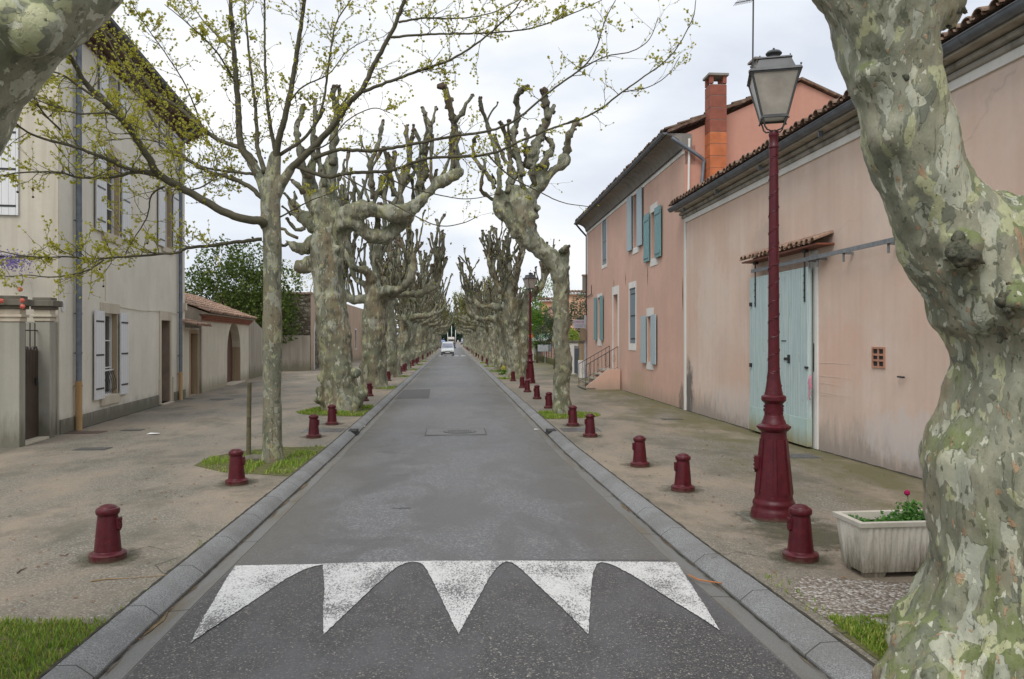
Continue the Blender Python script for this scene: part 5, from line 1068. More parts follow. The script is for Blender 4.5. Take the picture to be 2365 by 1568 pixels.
for (u0, v0, u1, v1) in ((1893, 838, 1968, 842), (1893, 868, 1965, 876), (1893, 884, 1945, 893), (1893, 905, 1968, 920), (1893, 912, 1930, 917)):      # scratches left by the sliding door
    s0_, z0_ = FB.px(u0, v0); s1_, z1_ = FB.px(u1, v1); mb = MB(); mb.tube([FB.P(s0_, .001, z0_), FB.P((s0_ + s1_) / 2, .0015, (z0_ + z1_) / 2 + .008), FB.P(s1_, .001, z1_)], [.005, .004, .002], 4); mb.build('scratch', m_plain('chalky_scratch', (.66, .56, .48), .9, .1), H)
mb = MB(); s, z = FB.px(1822, 829, .16); FB.box(mb, s - .03, s + .20, .16, .175, z - .025, z + .025); FB.box(mb, s - .05, s - .015, .16, .20, z - .08, z + .08); s, z = FB.px(1816, 787, .16); FB.box(mb, s, s + .22, .16, .168, z - .008, z + .008)
for (u, v) in ((1736, 703), (1736, 843)): s, z = FB.px(u, v, .16); FB.box(mb, s - .03, s + .04, .10, .20, z - .04, z + .04)
s, z = FB.px(1866, 849, .16); FB.box(mb, s - .02, s + .10, .16, .18, z - .02, z + .02); mb.build('latch', M['iron'], D_)
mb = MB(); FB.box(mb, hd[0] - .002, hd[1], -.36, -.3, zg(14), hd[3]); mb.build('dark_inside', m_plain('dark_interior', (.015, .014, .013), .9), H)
sf0 = FB.px(1891, 800)[0]; sf1 = FB.px(1881, 800)[0]; mb = MB(); FB.box(mb, min(sf0, hd[0] - .14), hd[0], .002, .03, -.3, hd[3] + .35); mb.build('door_jamb', M['trim'], H)
mb = MB(); s0, z0_ = FB.px(1734, 625, .2); s1, z1_ = FB.px(2075, 553, .2); zr = (z0_ + z1_) / 2; mb2 = MB(); FB.box(mb2, s1, s0, .17, .195, zr - .035, zr + .035)
for s in (s1 + .3, s1 + 1.6, s1 + 2.5, hd[0] - .3): FB.box(mb2, s, s + .04, 0, .17, zr - .05, zr - .01); FB.box(mb2, s, s + .04, .15, .17, zr - .17, zr + .03)
mb2.build('door_rail', m_plain('galvanised_rail', (.22, .235, .25), .5, .25, 12, 0, .4), H)
cz0 = FB.px(1720, 601, .3)[1]; cz1 = FB.px(1885, 556, .3)[1]; cs0, cs1 = FB.px(1888, 600, .3)[0], FB.px(1712, 600, .3)[0]; zc = (cz0 + cz1) / 2
cn = bpy.data.objects.new('door_canopy', None); scene.collection.objects.link(cn); cn.parent = H; cn.location = FB.P((cs0 + cs1) / 2, .1, zc) - H.location
tile_rows(FB, cs0, cs1, .34, 0, zc - .02, zc + .14, .20, rows=1).build('tile', m_tile('lichen_tile', 1.1, .5), cn, recalc=False)
mb = MB(); FB.box(mb, cs0, cs1 - .02, 0, .30, zc - .06, zc - .03); mb.build('board', M['redwood'], cn)
mb = MB(); frame_ring(mb, FB, vt[0], vt[1], vt[2], vt[3], .03, .0, .02); n1 = (vt[1] - vt[0]); FB.box(mb, vt[0] + n1 / 2 - .015, vt[0] + n1 / 2 + .015, .0, .018, vt[2], vt[3])
for k in (1, 2): z = vt[2] + (vt[3] - vt[2]) * k / 3; FB.box(mb, vt[0], vt[0] + n1 / 2 - .015, .0, .018, z - .015, z + .015); FB.box(mb, vt[0] + n1 / 2 + .015, vt[1], .0, .018, z - .015, z + .015)
v_ = mb.build('air_brick', m_plain('air_brick', (.42, .21, .14), .85, .15, 9), H); mb = MB(); FB.box(mb, vt[0], vt[1], .0, .004, vt[2], vt[3]); mb.build('hole', M['tar'], v_)
s, z = FB.px(2081, 870); s2, _ = FB.px(2096, 870); mb = MB(); mb.tube([FB.P(s, .0, z), FB.P(s, .05, z), FB.P(s2, .05, z)], .014, 6); mb.build('wall_hook', M['iron'], H)
p0 = FB.px(1879, 866, .1); mb = MB(); rng = random.Random(3); vs = []
for i in range(9):
    z = p0[1] - i * .055; wd = .05 + .07 * math.sin(i * .45)
    for k in range(4): vs.append(FB.P(p0[0] - .02 - wd * .5 + k / 3 * wd, .17 + rng.uniform(-.02, .03), z + rng.uniform(-.01, .01)))
mb.add(vs, [(i * 4 + k, i * 4 + k + 1, i * 4 + k + 5, i * 4 + k + 4) for i in range(8) for k in range(3)])
o = mb.build('rag', m_plain('pink_cloth', (.62, .26, .34), .8, .1), at=FB.P(p0[0], .15, p0[1] - .5), recalc=False, smooth=True); tag(o, 'pink rag hanging at the edge of the turquoise barn door', 'rag')
p0 = FB.px(1880, 790, .02); mb = MB(); FB.box(mb, p0[0] - .05, p0[0] + .03, -.02, .03, p0[1] - .55, p0[1]); tag(mb.build('rag', m_plain('blue_cloth', (.03, .12, .40), .7, .2), at=FB.P(p0[0], 0, p0[1]), bevel=.02), 'blue rag showing in the gap beside the barn door', 'rag')
# ------------------------------------------------------------------ trees
def remesh(mb, voxel, disp, name, mat, parent, burls=(), root_r=None):
    me = bpy.data.meshes.new('t'); me.from_pydata(mb.v, [], mb.f); o = bpy.data.objects.new('t', me); scene.collection.objects.link(o)
    m = o.modifiers.new('r', 'REMESH'); m.mode = 'VOXEL'; m.voxel_size = voxel
    s = o.modifiers.new('s', 'SMOOTH'); s.factor = .5; s.iterations = 3
    dg = bpy.context.evaluated_depsgraph_get(); m2 = bpy.data.meshes.new_from_object(o.evaluated_get(dg)); bpy.data.objects.remove(o); bpy.data.meshes.remove(me)
    n = len(m2.vertices); co = np.empty(n * 3); m2.vertices.foreach_get('co', co); co = co.reshape(-1, 3); nr = np.empty(n * 3); m2.vertices.foreach_get('normal', nr); nr = nr.reshape(-1, 3)
    d = np.zeros(n)
    for (fx, fz, amp) in disp:
        f = np.array([noise.noise(Vector((c[0] * fx, c[1] * fx, c[2] * fz + 7.7))) for c in co]); d += f * amp
    if root_r: d *= 1 + 1.4 * np.exp(-np.maximum(co[:, 2], 0) / root_r)
    for (p, r, a) in burls: q = ((co - np.array(p)) ** 2).sum(1); d += a * np.exp(-q / (r * r))
    co = co + nr * d[:, None]
    off = np.zeros(3); p = parent
    while p is not None: off += np.array(p.location); p = p.parent
    m2.vertices.foreach_set('co', (co - off).ravel()); m2.name = name; m2.materials.clear(); m2.materials.append(mat)
    m2.polygons.foreach_set('use_smooth', [True] * len(m2.polygons)); m2.update()
    return link_mesh(name, m2, parent)
def limb(mb, pts, rad, step=.2, n=10, wob=.12, rng=None, knob=0):
    op, orr = catmull(pts, rad, step); rng = rng or random
    rr = [r * (1 + rng.uniform(-wob, wob)) for r in orr]
    if knob: rr = [r * (1 + knob * max(0, noise.noise(Vector((i * .55, pts[0][0] * 3, 2.2))))) for i, r in enumerate(rr)]
    mb.tube(op, rr, n)
    # rounded tips
    mb.ball(op[0], rr[0] * .98, 8); mb.ball(op[-1], rr[-1] * .98, 8)
    return op
def shoot(mb, p, d, ln, r, rng, up=.35, n=7, fist=True):
    """a pollard rod: kinked, knuckly, ending in a fist"""
    p = Vector(p); d = Vector(d).normalized(); k = max(4, int(ln / .13)); pts = []; rad = []; nxt = rng.uniform(.2, .5); acc = 0
    for i in range(k + 1):
        pts.append(p.copy()); rr = r * (1 - .45 * i / k)
        acc += ln / k
        if acc > nxt: rr *= rng.uniform(1.35, 1.75); acc = 0; nxt = rng.uniform(.3, .6); d = (d + Vector((rng.uniform(-.5, .5), rng.uniform(-.5, .5), rng.uniform(-.1, .3)))).normalized()
        else: rr *= rng.uniform(.92, 1.1)
        rad.append(rr); d = (d + Vector((rng.uniform(-.13, .13), rng.uniform(-.13, .13), up * .3))).normalized(); p = p + d * (ln / k)
    for i in range(2, k): 
        if rng.random() < .3: mb.ball(pts[i] + Vector((rng.uniform(-1, 1), rng.uniform(-1, 1), rng.uniform(-1, 1))) * rad[i] * .6, rad[i] * rng.uniform(.5, .8), 6, 1 if rng.random() < .6 else 0, jit=.3, rng=rng)
    if fist:
        rad[-1] = r * 1.05; rad[-2] = r * 1.15; mb.ball(pts[-1], r * 1.2, 8, 1, jit=.3, rng=rng)
        for _ in range(3): mb.ball(pts[-1] + Vector((rng.uniform(-1, 1), rng.uniform(-1, 1), rng.uniform(-.3, 1))) * r, r * rng.uniform(.5, .8), 6, 1, jit=.35, rng=rng)
    mb.tube(pts, rad, n); return pts
def knobs(cr, op, rr, r, rng):
    op = [q + Vector((rng.uniform(-1, 1), rng.uniform(-1, 1), 0)) * .02 for q in op]; rr = [q * .86 for q in rr]; cr.tube(op, rr, 9); n = len(op)
    for i in range(1, n):
        for _ in range(2):
            if rng.random() < .42 + .4 * i / n: d = Vector((rng.uniform(-1, 1), rng.uniform(-1, 1), rng.uniform(-.7, .7))); cr.ball(op[i] + d * rr[i] * .8, rr[i] * rng.uniform(.35, .75), 7, 1 if rng.random() < .35 + .5 * i / n else 0, jit=.35, rng=rng)
    for _ in range(6): cr.ball(op[-1] + Vector((rng.uniform(-1, 1), rng.uniform(-1, 1), rng.uniform(-.9, .8))) * rr[-1] * .8, rr[-1] * rng.uniform(.55, .9), 7, 1, jit=.3, rng=rng)
def roughen(mb, amp=.012, f=11):
    out = []
    for v in mb.v: w = Vector(v) * f; out.append((v[0] + amp * noise.noise(w), v[1] + amp * noise.noise(w + Vector((31, 0, 0))), v[2] + amp * noise.noise(w + Vector((0, 17, 0)))))
    mb.v = out
def rods_along(mb, op, rad, n, rng, ln=(1.0, 2.2), r=(.035, .06), out=Vector((0, 0, 0)), t0=.25, fork=.45):
    for i in range(n):
        q = op[min(len(op) - 1, int((t0 + (1 - t0) * (i + rng.random() * .8) / n) * (len(op) - 1)))]
        d = Vector((rng.uniform(-.5, .5), rng.uniform(-.5, .5), 1)) + out * rng.uniform(.2, .8); L1 = rng.uniform(*ln); rr = rng.uniform(*r)
        pts = shoot(mb, q, d, L1, rr, rng)
        if rng.random() < fork: w = rng.randint(len(pts) // 3, 2 * len(pts) // 3); shoot(mb, pts[w], Vector((rng.uniform(-1, 1), rng.uniform(-1, 1), .9)), L1 * rng.uniform(.35, .6), rr * .75, rng)
def leaves_at(vs, fs, p, d, rng, s):
    """one small lobed leaf"""
    a = Vector(d).normalized(); b = a.cross(Vector((rng.uniform(-1, 1), rng.uniform(-1, 1), rng.uniform(-1, 1)))).normalized(); c = a.cross(b); o = len(vs)
    L = [(0, 0, 0), (.35, .42, .05), (.62, .55, -.08), (.66, .22, .0), (1.0, .0, -.15), (.66, -.22, .0), (.62, -.55, -.08), (.35, -.42, .05)]
    for x, y, z in L: v = p + (a * x + b * y + c * z) * s; vs.append((v.x, v.y, v.z))
    fs.append((o, o + 1, o + 2, o + 3)); fs.append((o, o + 3, o + 4, o + 5)); fs.append((o, o + 5, o + 6, o + 7))
def leaf_obj(name, vs, fs, mat, parent):
    mb = MB(); mb.v = vs; mb.f = fs; mb.mi = [0] * len(fs); return mb.build(name, mat, parent, recalc=False)
M['young_leaf'] = m_leaf('young_plane_leaf', (.48, .45, .06), (.58, .54, .10), (.38, .44, .06), .55, .5)
M['far_leaf'] = m_leaf('fresh_leaf', (.26, .26, .03), (.34, .33, .05), (.20, .25, .035), .6, .4)
M['dark_leaf'] = m_leaf('dark_laurel_leaf', (.045, .075, .012), (.085, .13, .02), (.14, .19, .035), .45, .2)
M['green_leaf'] = m_leaf('bright_green_leaf', (.06, .17, .02), (.11, .24, .03), (.2, .3, .04), .55, .35)
M['olive_leaf'] = m_leaf('olive_leaf', (.06, .08, .045), (.09, .12, .07), (.13, .16, .1), .6, .2)
M['vine_leaf'] = m_leaf('yellow_vine_leaf', (.30, .30, .03), (.4, .38, .05), (.22, .26, .03), .6, .4)

# --- slim young plane on the left, its boughs traced in space -----------------------------------
DY = gp(628, 1066).dot(FW) - 0
base = gp(628, 1066)
YT = thing('young_plane_tree', 'slim young plane tree with spreading leafy boughs on the left pavement', 'plane tree', base)
def tp(p, dd): return pt(p[0], p[1], DY + dd)
mb = MB(); rng = random.Random(11)
tr = [((626, 1085), .21), ((628, 1066), .185), ((629, 1040), .165), ((628, 980), .155), ((628, 850), .150), ((629, 700), .147), ((629, 560), .143), ((626, 500), .150), ((625, 450), .150), ((630, 410), .115), ((636, 360), .085)]
limb(mb, [tp(a, 0) for a, r in tr], [r for a, r in tr], .12, 18, .03, rng)
limb(mb, [tp((628, 480), 0), tp((612, 440), .02), tp((600, 410), .05), tp((580, 375), .1)], [.10, .09, .075, .065], .1, 12, .03, rng)
limb(mb, [tp((628, 470), 0), tp((650, 425), -.05), tp((672, 390), -.1)], [.10, .085, .07], .1, 12, .03, rng)
tobj = remesh(mb, .022, [(5, 3, .012), (1.5, 1, .02)], 'trunk', M['bark_young'], YT, burls=[(tuple(tp((602, 515), 0)), .1, .05), (tuple(tp((628, 590), -.12)), .05, .02)])
BR = [  # (pixels, start radius, depth start, depth end, twig density)
 ([(612, 522), (600, 510), (540, 500), (430, 440), (370, 405), (340, 360), (300, 300), (250, 245), (200, 195), (170, 145), (140, 95), (100, 40)], .075, 0, -2.2, 1.0),
 ([(370, 402), (300, 390), (250, 370), (175, 340), (100, 320), (55, 300), (20, 270), (-30, 250)], .035, -.8, -2.4, 1.1),
 ([(370, 408), (320, 398), (250, 410), (185, 410), (135, 398), (50, 398), (0, 405), (-40, 400)], .026, -.8, -1.8, 1.1),
 ([(250, 245), (190, 205), (140, 170), (80, 165), (20, 150)], .022, -1.6, -2.4, 1.2), ([(300, 300), (255, 262), (180, 262), (110, 240), (40, 210)], .02, -1.4, -2.6, 1.2),
 ([(380, 430), (350, 450), (340, 500), (310, 550), (290, 585)], .016, -.6, -.5, .9), ([(606, 552), (500, 565), (425, 575), (410, 583), (300, 592), (200, 598), (165, 593), (75, 593), (0, 580), (-40, 570)], .030, 0, -1.6, 1.1),
 ([(240, 600), (200, 625), (125, 640), (65, 635), (10, 640)], .014, -1.0, -1.6, 1.2), ([(614, 466), (575, 430), (530, 410), (480, 395), (430, 365), (380, 315), (350, 275), (330, 230), (300, 185), (260, 110), (220, 35), (200, -20)], .042, .1, .9, 1.0),
 ([(606, 404), (525, 395), (475, 387), (410, 360), (370, 330), (300, 320), (200, 330)], .026, .1, 1.2, .9), ([(590, 375), (560, 345), (500, 320), (450, 280), (410, 245), (360, 215), (320, 165), (280, 110), (240, 65), (215, 30), (180, -30)], .045, .1, 1.6, 1.0),
 ([(600, 410), (580, 375), (555, 330), (550, 250), (543, 150), (535, 50), (530, -30)], .075, .05, .2, .7), ([(612, 400), (595, 340), (590, 250), (575, 125), (565, 0), (562, -30)], .044, 0, .7, .7),
 ([(636, 350), (620, 260), (612, 150), (611, 0), (611, -30)], .036, 0, -.3, .6), ([(633, 380), (645, 320), (665, 240), (685, 125), (700, 25), (706, -30)], .062, 0, -.5, .7),
 ([(650, 425), (672, 390), (716, 348), (770, 290), (805, 240), (837, 204), (874, 130), (911, 60), (934, 0), (945, -30)], .065, -.05, -.6, .9),
 ([(837, 213), (893, 190), (972, 162), (1037, 139), (1111, 93), (1180, 32), (1204, 0), (1230, -30)], .028, -.35, -1.2, 1.0), ([(902, 86), (995, 79), (1115, 76.5), (1227, 65), (1320, 32), (1390, 0)], .02, -.5, -.2, .9),
 ([(921, 51), (981, 42), (1064, 42), (1134, 30), (1200, 0)], .018, -.55, .4, .9), ([(726, 366), (777, 346), (856, 348), (949, 334), (1041, 315), (1134, 301), (1194, 274), (1273, 209), (1343, 158), (1375, 116), (1398, 46), (1422, 0)], .034, -.2, -1.4, .7),
 ([(684, 385), (754, 408), (809, 399), (902, 394), (986, 366), (1125, 357), (1204, 325), (1273, 297), (1366, 264), (1436, 213), (1482, 181), (1552, 125), (1598, 46), (1607, 0)], .034, -.1, -.4, .6),
 ([(877, 397), (939, 431), (1023, 452), (1088, 459), (1180, 441)], .012, -.3, .3, .4), ([(1125, 357), (1180, 408), (1250, 445), (1301, 468), (1366, 478)], .013, -.3, .5, .45),
 ([(647, 357), (707, 315), (744, 246), (763, 121), (777, 51), (809, 0), (820, -30)], .03, 0, .4, .9), ([(647, 501), (716, 464), (768, 445)], .014, 0, -.5, .5),
 ([(782, 400), (902, 468), (981, 510), (1023, 522), (1069, 515), (1102, 501)], .012, -.2, -.8, .25), ([(550, 200), (500, 120), (440, 60), (380, 10)], .02, .2, -.8, 1.0), ([(543, 120), (480, 60), (420, -20)], .018, .2, .8, 1.0),
 ([(470, 300), (430, 200), (380, 120), (330, 50), (300, 0)], .016, 1.0, .2, 1.1), ([(665, 240), (700, 200), (760, 170), (800, 120), (850, 90)], .016, -.2, .5, 1.0), ([(716, 348), (760, 330), (800, 280), (860, 250), (900, 260)], .014, -.2, -.9, .9),
 ([(1343, 158), (1400, 130), (1460, 118), (1500, 90), (1520, 40)], .010, -1.2, -1.0, .5), ([(1436, 213), (1500, 200), (1545, 170), (1570, 130)], .008, -.3, 0, .4), ([(430, 440), (470, 430), (500, 400), (490, 340), (440, 300)], .014, -.3, .6, 1.1), ([(140, 300), (100, 260), (60, 190), (40, 120)], .014, -2.0, -2.6, 1.3)]
cb = MB(); lv = []; lf = []; fruit = []
def spur(p, d, ln, r, lev, rng, dens):
    p = Vector(p); d = Vector(d).normalized(); k = 5; pts = [p.copy()]; rad = [r]
    for i in range(k):
        d = (d + Vector((rng.uniform(-.35, .35), rng.uniform(-.35, .35), rng.uniform(-.25, .32)))).normalized(); p = p + d * ln / k; pts.append(p.copy()); rad.append(r * (1 - .7 * (i + 1) / k))
        if lev > 0 and rng.random() < .62: spur(p, d + Vector((rng.uniform(-1, 1), rng.uniform(-1, 1), rng.uniform(-.6, .9))), ln * rng.uniform(.3, .55), r * .6, lev - 1, rng, dens)
        if rng.random() < .62 * dens:
            for _ in range(rng.randint(1, 3)): leaves_at(lv, lf, p, d + Vector((rng.uniform(-1, 1), rng.uniform(-1, 1), rng.uniform(-1, .6))), rng, rng.uniform(.015, .04))
    for _ in range(rng.randint(2, 4) if rng.random() < dens else 0): leaves_at(lv, lf, p, d + Vector((rng.uniform(-.8, .8), rng.uniform(-.8, .8), rng.uniform(-.8, .6))), rng, rng.uniform(.018, .042))
    if rng.random() < .012: fruit.append(p.copy())
    cb.tube(pts, rad, 4 if lev else 3, cap=False)
for px, r0, d0, d1, dens in BR:
    n = len(px); pts = [tp(q, d0 + (d1 - d0) * i / (n - 1)) for i, q in enumerate(px)]; r1 = .006 if r0 < .05 else r0 * .35; rad = [r0 + (r1 - r0) * (i / (n - 1)) ** .8 for i in range(n)]
    op, orr = catmull(pts, rad, .07); jj = [q + Vector((rng.uniform(-1, 1), rng.uniform(-1, 1), rng.uniform(-1, 1))) * min(.008, orr[i] * .3) for i, q in enumerate(op)]; cb.tube(jj, orr, 9 if r0 > .03 else 6)
    tot = sum((op[i + 1] - op[i]).length for i in range(len(op) - 1)); cnt = int(tot * (10.5 if sum(q[0] for q in px) / n < 560 else 8.5) * dens)
    left = sum(q[0] for q in px) / n < 560
    for k in range(cnt):
        t = (.12 if r0 < .06 else .22) + (1 - (.12 if r0 < .06 else .22)) * rng.random(); i = min(len(op) - 2, int(t * (len(op) - 1))); dr = (op[i + 1] - op[i]).normalized()
        d = dr * rng.uniform(.2, .9) + Vector((rng.uniform(-1, 1), rng.uniform(-1, 1), rng.uniform(-.9, 1))) * .8
        spur(op[i], d, rng.uniform(.25, .75) * (1 - .35 * t), min(.007, orr[i] * .5), 2 if rng.random() < .35 else 1, rng, 1.0 if left else (.85 if dens > .75 else .55))
crn = cb.build('branches', M['twig'], YT, smooth=True, recalc=False); leaf_obj('foliage', lv, lf, M['young_leaf'], YT)
M['seed'] = m_plain('seed_ball', (.06, .03, .02), .9, .2)
for p in fruit: fb = MB(); fb.ball(p - Vector((0, 0, .10)), .017, 8); fb.tube([p, p - Vector((0, 0, .1))], .002, 3); fb.build('seed_ball', M['seed'], YT, smooth=True, recalc=False)
print('young tree leaves', len(lf) // 3, 'branch faces', len(cb.f))
sb = gp(574, 1050); mb = MB(); mb.tube([sb + Vector((0, 0, -.2)), pt(575, 960, (sb - CAM).dot(FW)), pt(576, 883, (sb - CAM).dot(FW))], [.04, .038, .036], 10); tag(mb.build('wooden_stake', M['stake'], at=sb, smooth='auto'), 'thin weathered wooden stake left of the slim young plane', 'stake')
sb = gp(590, 1064); mb = MB(); mb.ball(sb + Vector((0, 0, .03)), .2, 10, sq=(1.1, .7, .35), jit=.12, rng=rng); tag(mb.build('stone_block', M['cap'], at=sb), 'low grey stone in the grass at the foot of the young plane', 'stone')

# --- big near plane on the right -----------------------------------------------------------------
dN = 4.0; NB = pt(2345, 1628, dN); NT_ = thing('plane_tree', 'huge near plane tree with mottled bark leaning in from the right edge', 'plane tree', (NB.x, NB.y, 0))
def np_(u, v, dd=0): return pt(u, v, dN + dd)
rng = random.Random(4); mb = MB()
tr = [(2345, 1720, .66), (2348, 1640, .64), (2350, 1560, .60), (2350, 1480, .57), (2350, 1400, .47), (2350, 1300, .41), (2348, 1200, .405), (2345, 1120, .405), (2345, 1060, .395), (2348, 960, .325), (2356, 860, .295), (2362, 780, .335), (2345, 700, .395), (2310, 620, .39)]
limb(mb, [np_(u, v) for u, v, r in tr], [r for u, v, r in tr], .1, 28, .02, rng)
tr = [(2290, 640, .34), (2215, 560, .31), (2178, 500, .262), (2128, 400, .212), (2092, 300, .218), (2066, 200, .208), (2045, 105, .222), (2030, 30, .25), (1985, -40, .24), (1900, -110, .2)]
limb(mb, [np_(u, v, -.05 * i * .3) for i, (u, v, r) in enumerate(tr)], [r for u, v, r in tr], .1, 24, .03, rng)
limb(mb, [np_(2050, 70, -.1), np_(2120, 10, -.1), np_(2170, -60, -.1), np_(2210, -160, -.1)], [.19, .16, .15, .14], .1, 18, .04, rng)
tr = [(2345, 700, .38), (2400, 640, .33), (2470, 575, .28), (2550, 480, .25), (2620, 330, .22)]
limb(mb, [np_(u, v, .1) for u, v, r in tr], [r for u, v, r in tr], .1, 20, .03, rng)
for (u, v, a, rr) in ((2130, 1600, -.25, .2), (2260, 1640, -.45, .22), (2440, 1640, -.4, .2), (2100, 1620, .2, .15)):
    c = np_(2345, 1420); e_ = np_(u, v, a); e_.z = min(e_.z, .02); limb(mb, [c, c.lerp(e_, .5) + Vector((0, 0, .05)), c.lerp(e_, .85), e_ + (e_ - c) * .1], [.3, .26, .2, rr * .7], .1, 14, .05, rng)
for (u, v, dd, r) in ((2190, 30, -.1, .085), (2178, 12, -.14, .06), (2215, 585, -.28, .11), (2245, 590, -.30, .07), (2290, 520, -.1, .05), (2010, 175, -.22, .055), (2340, 690, -.40, .09)):
    mb.ball(np_(u, v, dd), r, 10, jit=.2, rng=rng)
B = [(tuple(np_(u, v, dd)), r, a) for u, v, dd, r, a in ((2180, 1120, -.2, .12, .02), (2230, 1400, -.45, .14, .05), (2300, 1330, -.45, .18, -.05), (2050, 320, -.2, .1, .03), (2120, 430, -.2, .1, .03), (2290, 900, -.3, .12, .04), (2350, 1000, -.4, .1, -.03), (2200, 760, -.2, .12, .03))]
o = remesh(mb, .019, [(2.2, 1.3, .05), (6, 3.0, .03), (9, 1.1, .028), (15, 7, .014), (32, 12, .007), (60, 30, .003)], 'trunk', M['bark_near'], NT_, B, .45)
def knot(u, v, d, s, parent, mat):
    kb = MB(); c0 = pt(u, v, d); kb.ball(c0, s * .7, 10)
    for _ in range(26): kb.ball(c0 + Vector((rng.gauss(0, 1), rng.gauss(0, .45), rng.gauss(0, 1))) * s * .5, s * rng.uniform(.15, .38), 6, jit=.4, rng=rng)
    remesh(kb, .009, [(9, 9, .02), (30, 30, .012), (70, 70, .006)], 'knot', mat, parent)
MK = m_bark('dark_knot_bark', .42, (1, 1, 1), 22, .95, .9, .0, .4, 1, 1)
for (u, v, dd, s) in ((2212, 583, -.34, .075), (2243, 594, -.36, .055), (2062, 172, -.235, .055), (2102, 164, -.235, .045), (1990, 172, -.17, .035), (2186, 28, -.15, .07), (2338, 692, -.43, .07), (2022, 45, -.27, .032), (2312, 772, -.31, .035)): knot(u, v, dN + dd, s, NT_, MK)

# --- limb of the near left plane crossing the top left corner -------------------------------------
LB = Vector((-3.05, 3.5, 0)); LT = thing('plane_tree', 'near left plane tree whose thick pale bough crosses the top left corner', 'plane tree', LB); mb = MB()
limb(mb, [LB + Vector((0, 0, -.2)), LB + Vector((0, 0, .3)), LB + Vector((.05, 0, 1.3)), LB + Vector((.1, .02, 2.2)), LB + Vector((.3, .02, 2.75))], [.62, .50, .42, .43, .40], .12, 22, .04, rng)
bl = [(-330, 420, .33), (-200, 310, .27), (-110, 190, .25), (-35, 110, .235), (45, 30, .24), (120, -45, .235), (190, -130, .21), (260, -260, .18)]
limb(mb, [pt(u, v, 3.2) for u, v, r in bl], [r for u, v, r in bl], .1, 22, .03, rng)
limb(mb, [LB + Vector((.1, 0, 2.3)), LB + Vector((-.4, .2, 3.2)), LB + Vector((-.8, .3, 4.5))], [.35, .25, .2], .12, 16, .04, rng)
limb(mb, [pt(20, 60, 3.2), pt(-60, -40, 3.1), pt(-120, -160, 3.0)], [.2, .15, .12], .1, 14, .04, rng)
for (u, v, dd, r) in ((60, 60, -.15, .09), (85, 80, -.18, .07), (20, 40, -.2, .08), (150, -10, -.1, .07), (205, -20, .02, .06)): mb.ball(pt(u, v, 3.2 + dd), r, 10, jit=.2, rng=rng)
remesh(mb, .022, [(2.5, 2.5, .055), (7, 7, .026), (18, 18, .008)], 'trunk', m_bark('pale_bough_bark', 1.35, (1, 1, 1), 7, .1, .5, .3, 1.0, .8, .1), LT)
MK2 = m_bark('grey_knot_bark', .6, (1, 1, 1), 22, .4, .9, .0, .5)
for (u, v, dd, s) in ((35, 35, -.22, .06), (66, 54, -.23, .06), (92, 76, -.2, .05)): knot(u, v, 3.2 + dd, s, LT, MK2)

# --- first thick pollard on the left (21 m), traced -----------------------------------------------
def Z1(a, b): return (a * .3683 + 577.4, b * .3683 + 173.2)
b1 = gp(782, 948); D1 = (b1 - CAM).dot(FW)
T1 = thing('pollarded_plane_tree', 'first thick gnarled pollarded plane on the left with a long limb reaching over the road', 'plane tree', b1); rng = random.Random(21)
P1 = lambda a, b, dd=0: pt(*Z1(a, b), D1 + dd)
mb = MB()
tr = [((784, 985), .64), ((783, 948), .56), ((784, 925), .48), ((781, 880), .43), ((777, 800), .42), ((768, 740), .40), ((758, 700), .365), ((752, 640), .345), ((748, 580), .34), ((747, 545), .33)]
limb(mb, [pt(u, v, D1) for (u, v), r in tr], [r for q, r in tr], .2, 22, .03, rng)
tr = [((800, 930), .35), ((786, 800), .34), ((772, 700), .33), ((764, 620), .33), ((764, 560), .36), ((765, 510), .42), ((758, 480), .36)]
limb(mb, [pt(u, v, D1 + .35) for (u, v), r in tr], [r for q, r in tr], .2, 20, .03, rng)
A1 = limb(mb, [P1(500, 930, .3), P1(580, 900, .2), P1(700, 850), P1(830, 850, -.1), P1(950, 870, -.2), P1(1080, 780, -.2), P1(1180, 680, -.2), P1(1270, 640, -.2), P1(1310, 610, -.2)], [.32, .27, .22, .20, .20, .19, .15, .14, .13], .15, 14, .07, rng)
A2 = limb(mb, [P1(540, 980, .3), P1(640, 930, .1), P1(740, 1000, .2), P1(850, 1010, .3), P1(930, 950, .3), P1(1010, 900, .3)], [.27, .24, .20, .19, .16, .11], .15, 14, .07, rng)
A3 = limb(mb, [P1(470, 850, .3), P1(490, 720, .3), P1(500, 620, .3), P1(515, 540, .3)], [.34, .24, .2, .17], .15, 14, .06, rng)
A4 = limb(mb, [P1(440, 860, .3), P1(390, 740, .5), P1(370, 640, .5), P1(400, 520, .5)], [.3, .2, .15, .12], .15, 12, .06, rng)
A5 = limb(mb, [P1(420, 940, .3), P1(340, 900, .6), P1(290, 860, .8), P1(260, 800, .9)], [.26, .17, .13, .1], .15, 12, .06, rng)
A6 = limb(mb, [P1(430, 1040, .3), P1(350, 1080, .2), P1(280, 1080, .1), P1(230, 1040, 0)], [.22, .17, .12, .08], .15, 12, .06, rng)
limb(mb, [P1(470, 1130, .1), P1(390, 1180, .1), P1(320, 1215, 0)], [.25, .2, .17], .1, 12, .05, rng)
for (a, b, dd, r) in ((430, 1000, -.2, .12), (315, 1200, .0, .17), (545, 1085, -.1, .1), (370, 880, -.1, .09), (560, 1170, 0, .08)): mb.ball(P1(a, b, dd), r, 10, jit=.2, rng=rng)
for (u, v, r) in ((836, 905, .18), (830, 925, .13), (738, 903, .14), (736, 925, .15), (742, 870, .12), (765, 745, .1), (800, 770, .12), (822, 860, .13)): mb.ball(pt(u, v, D1 - .05), r, 10, jit=.2, rng=rng)
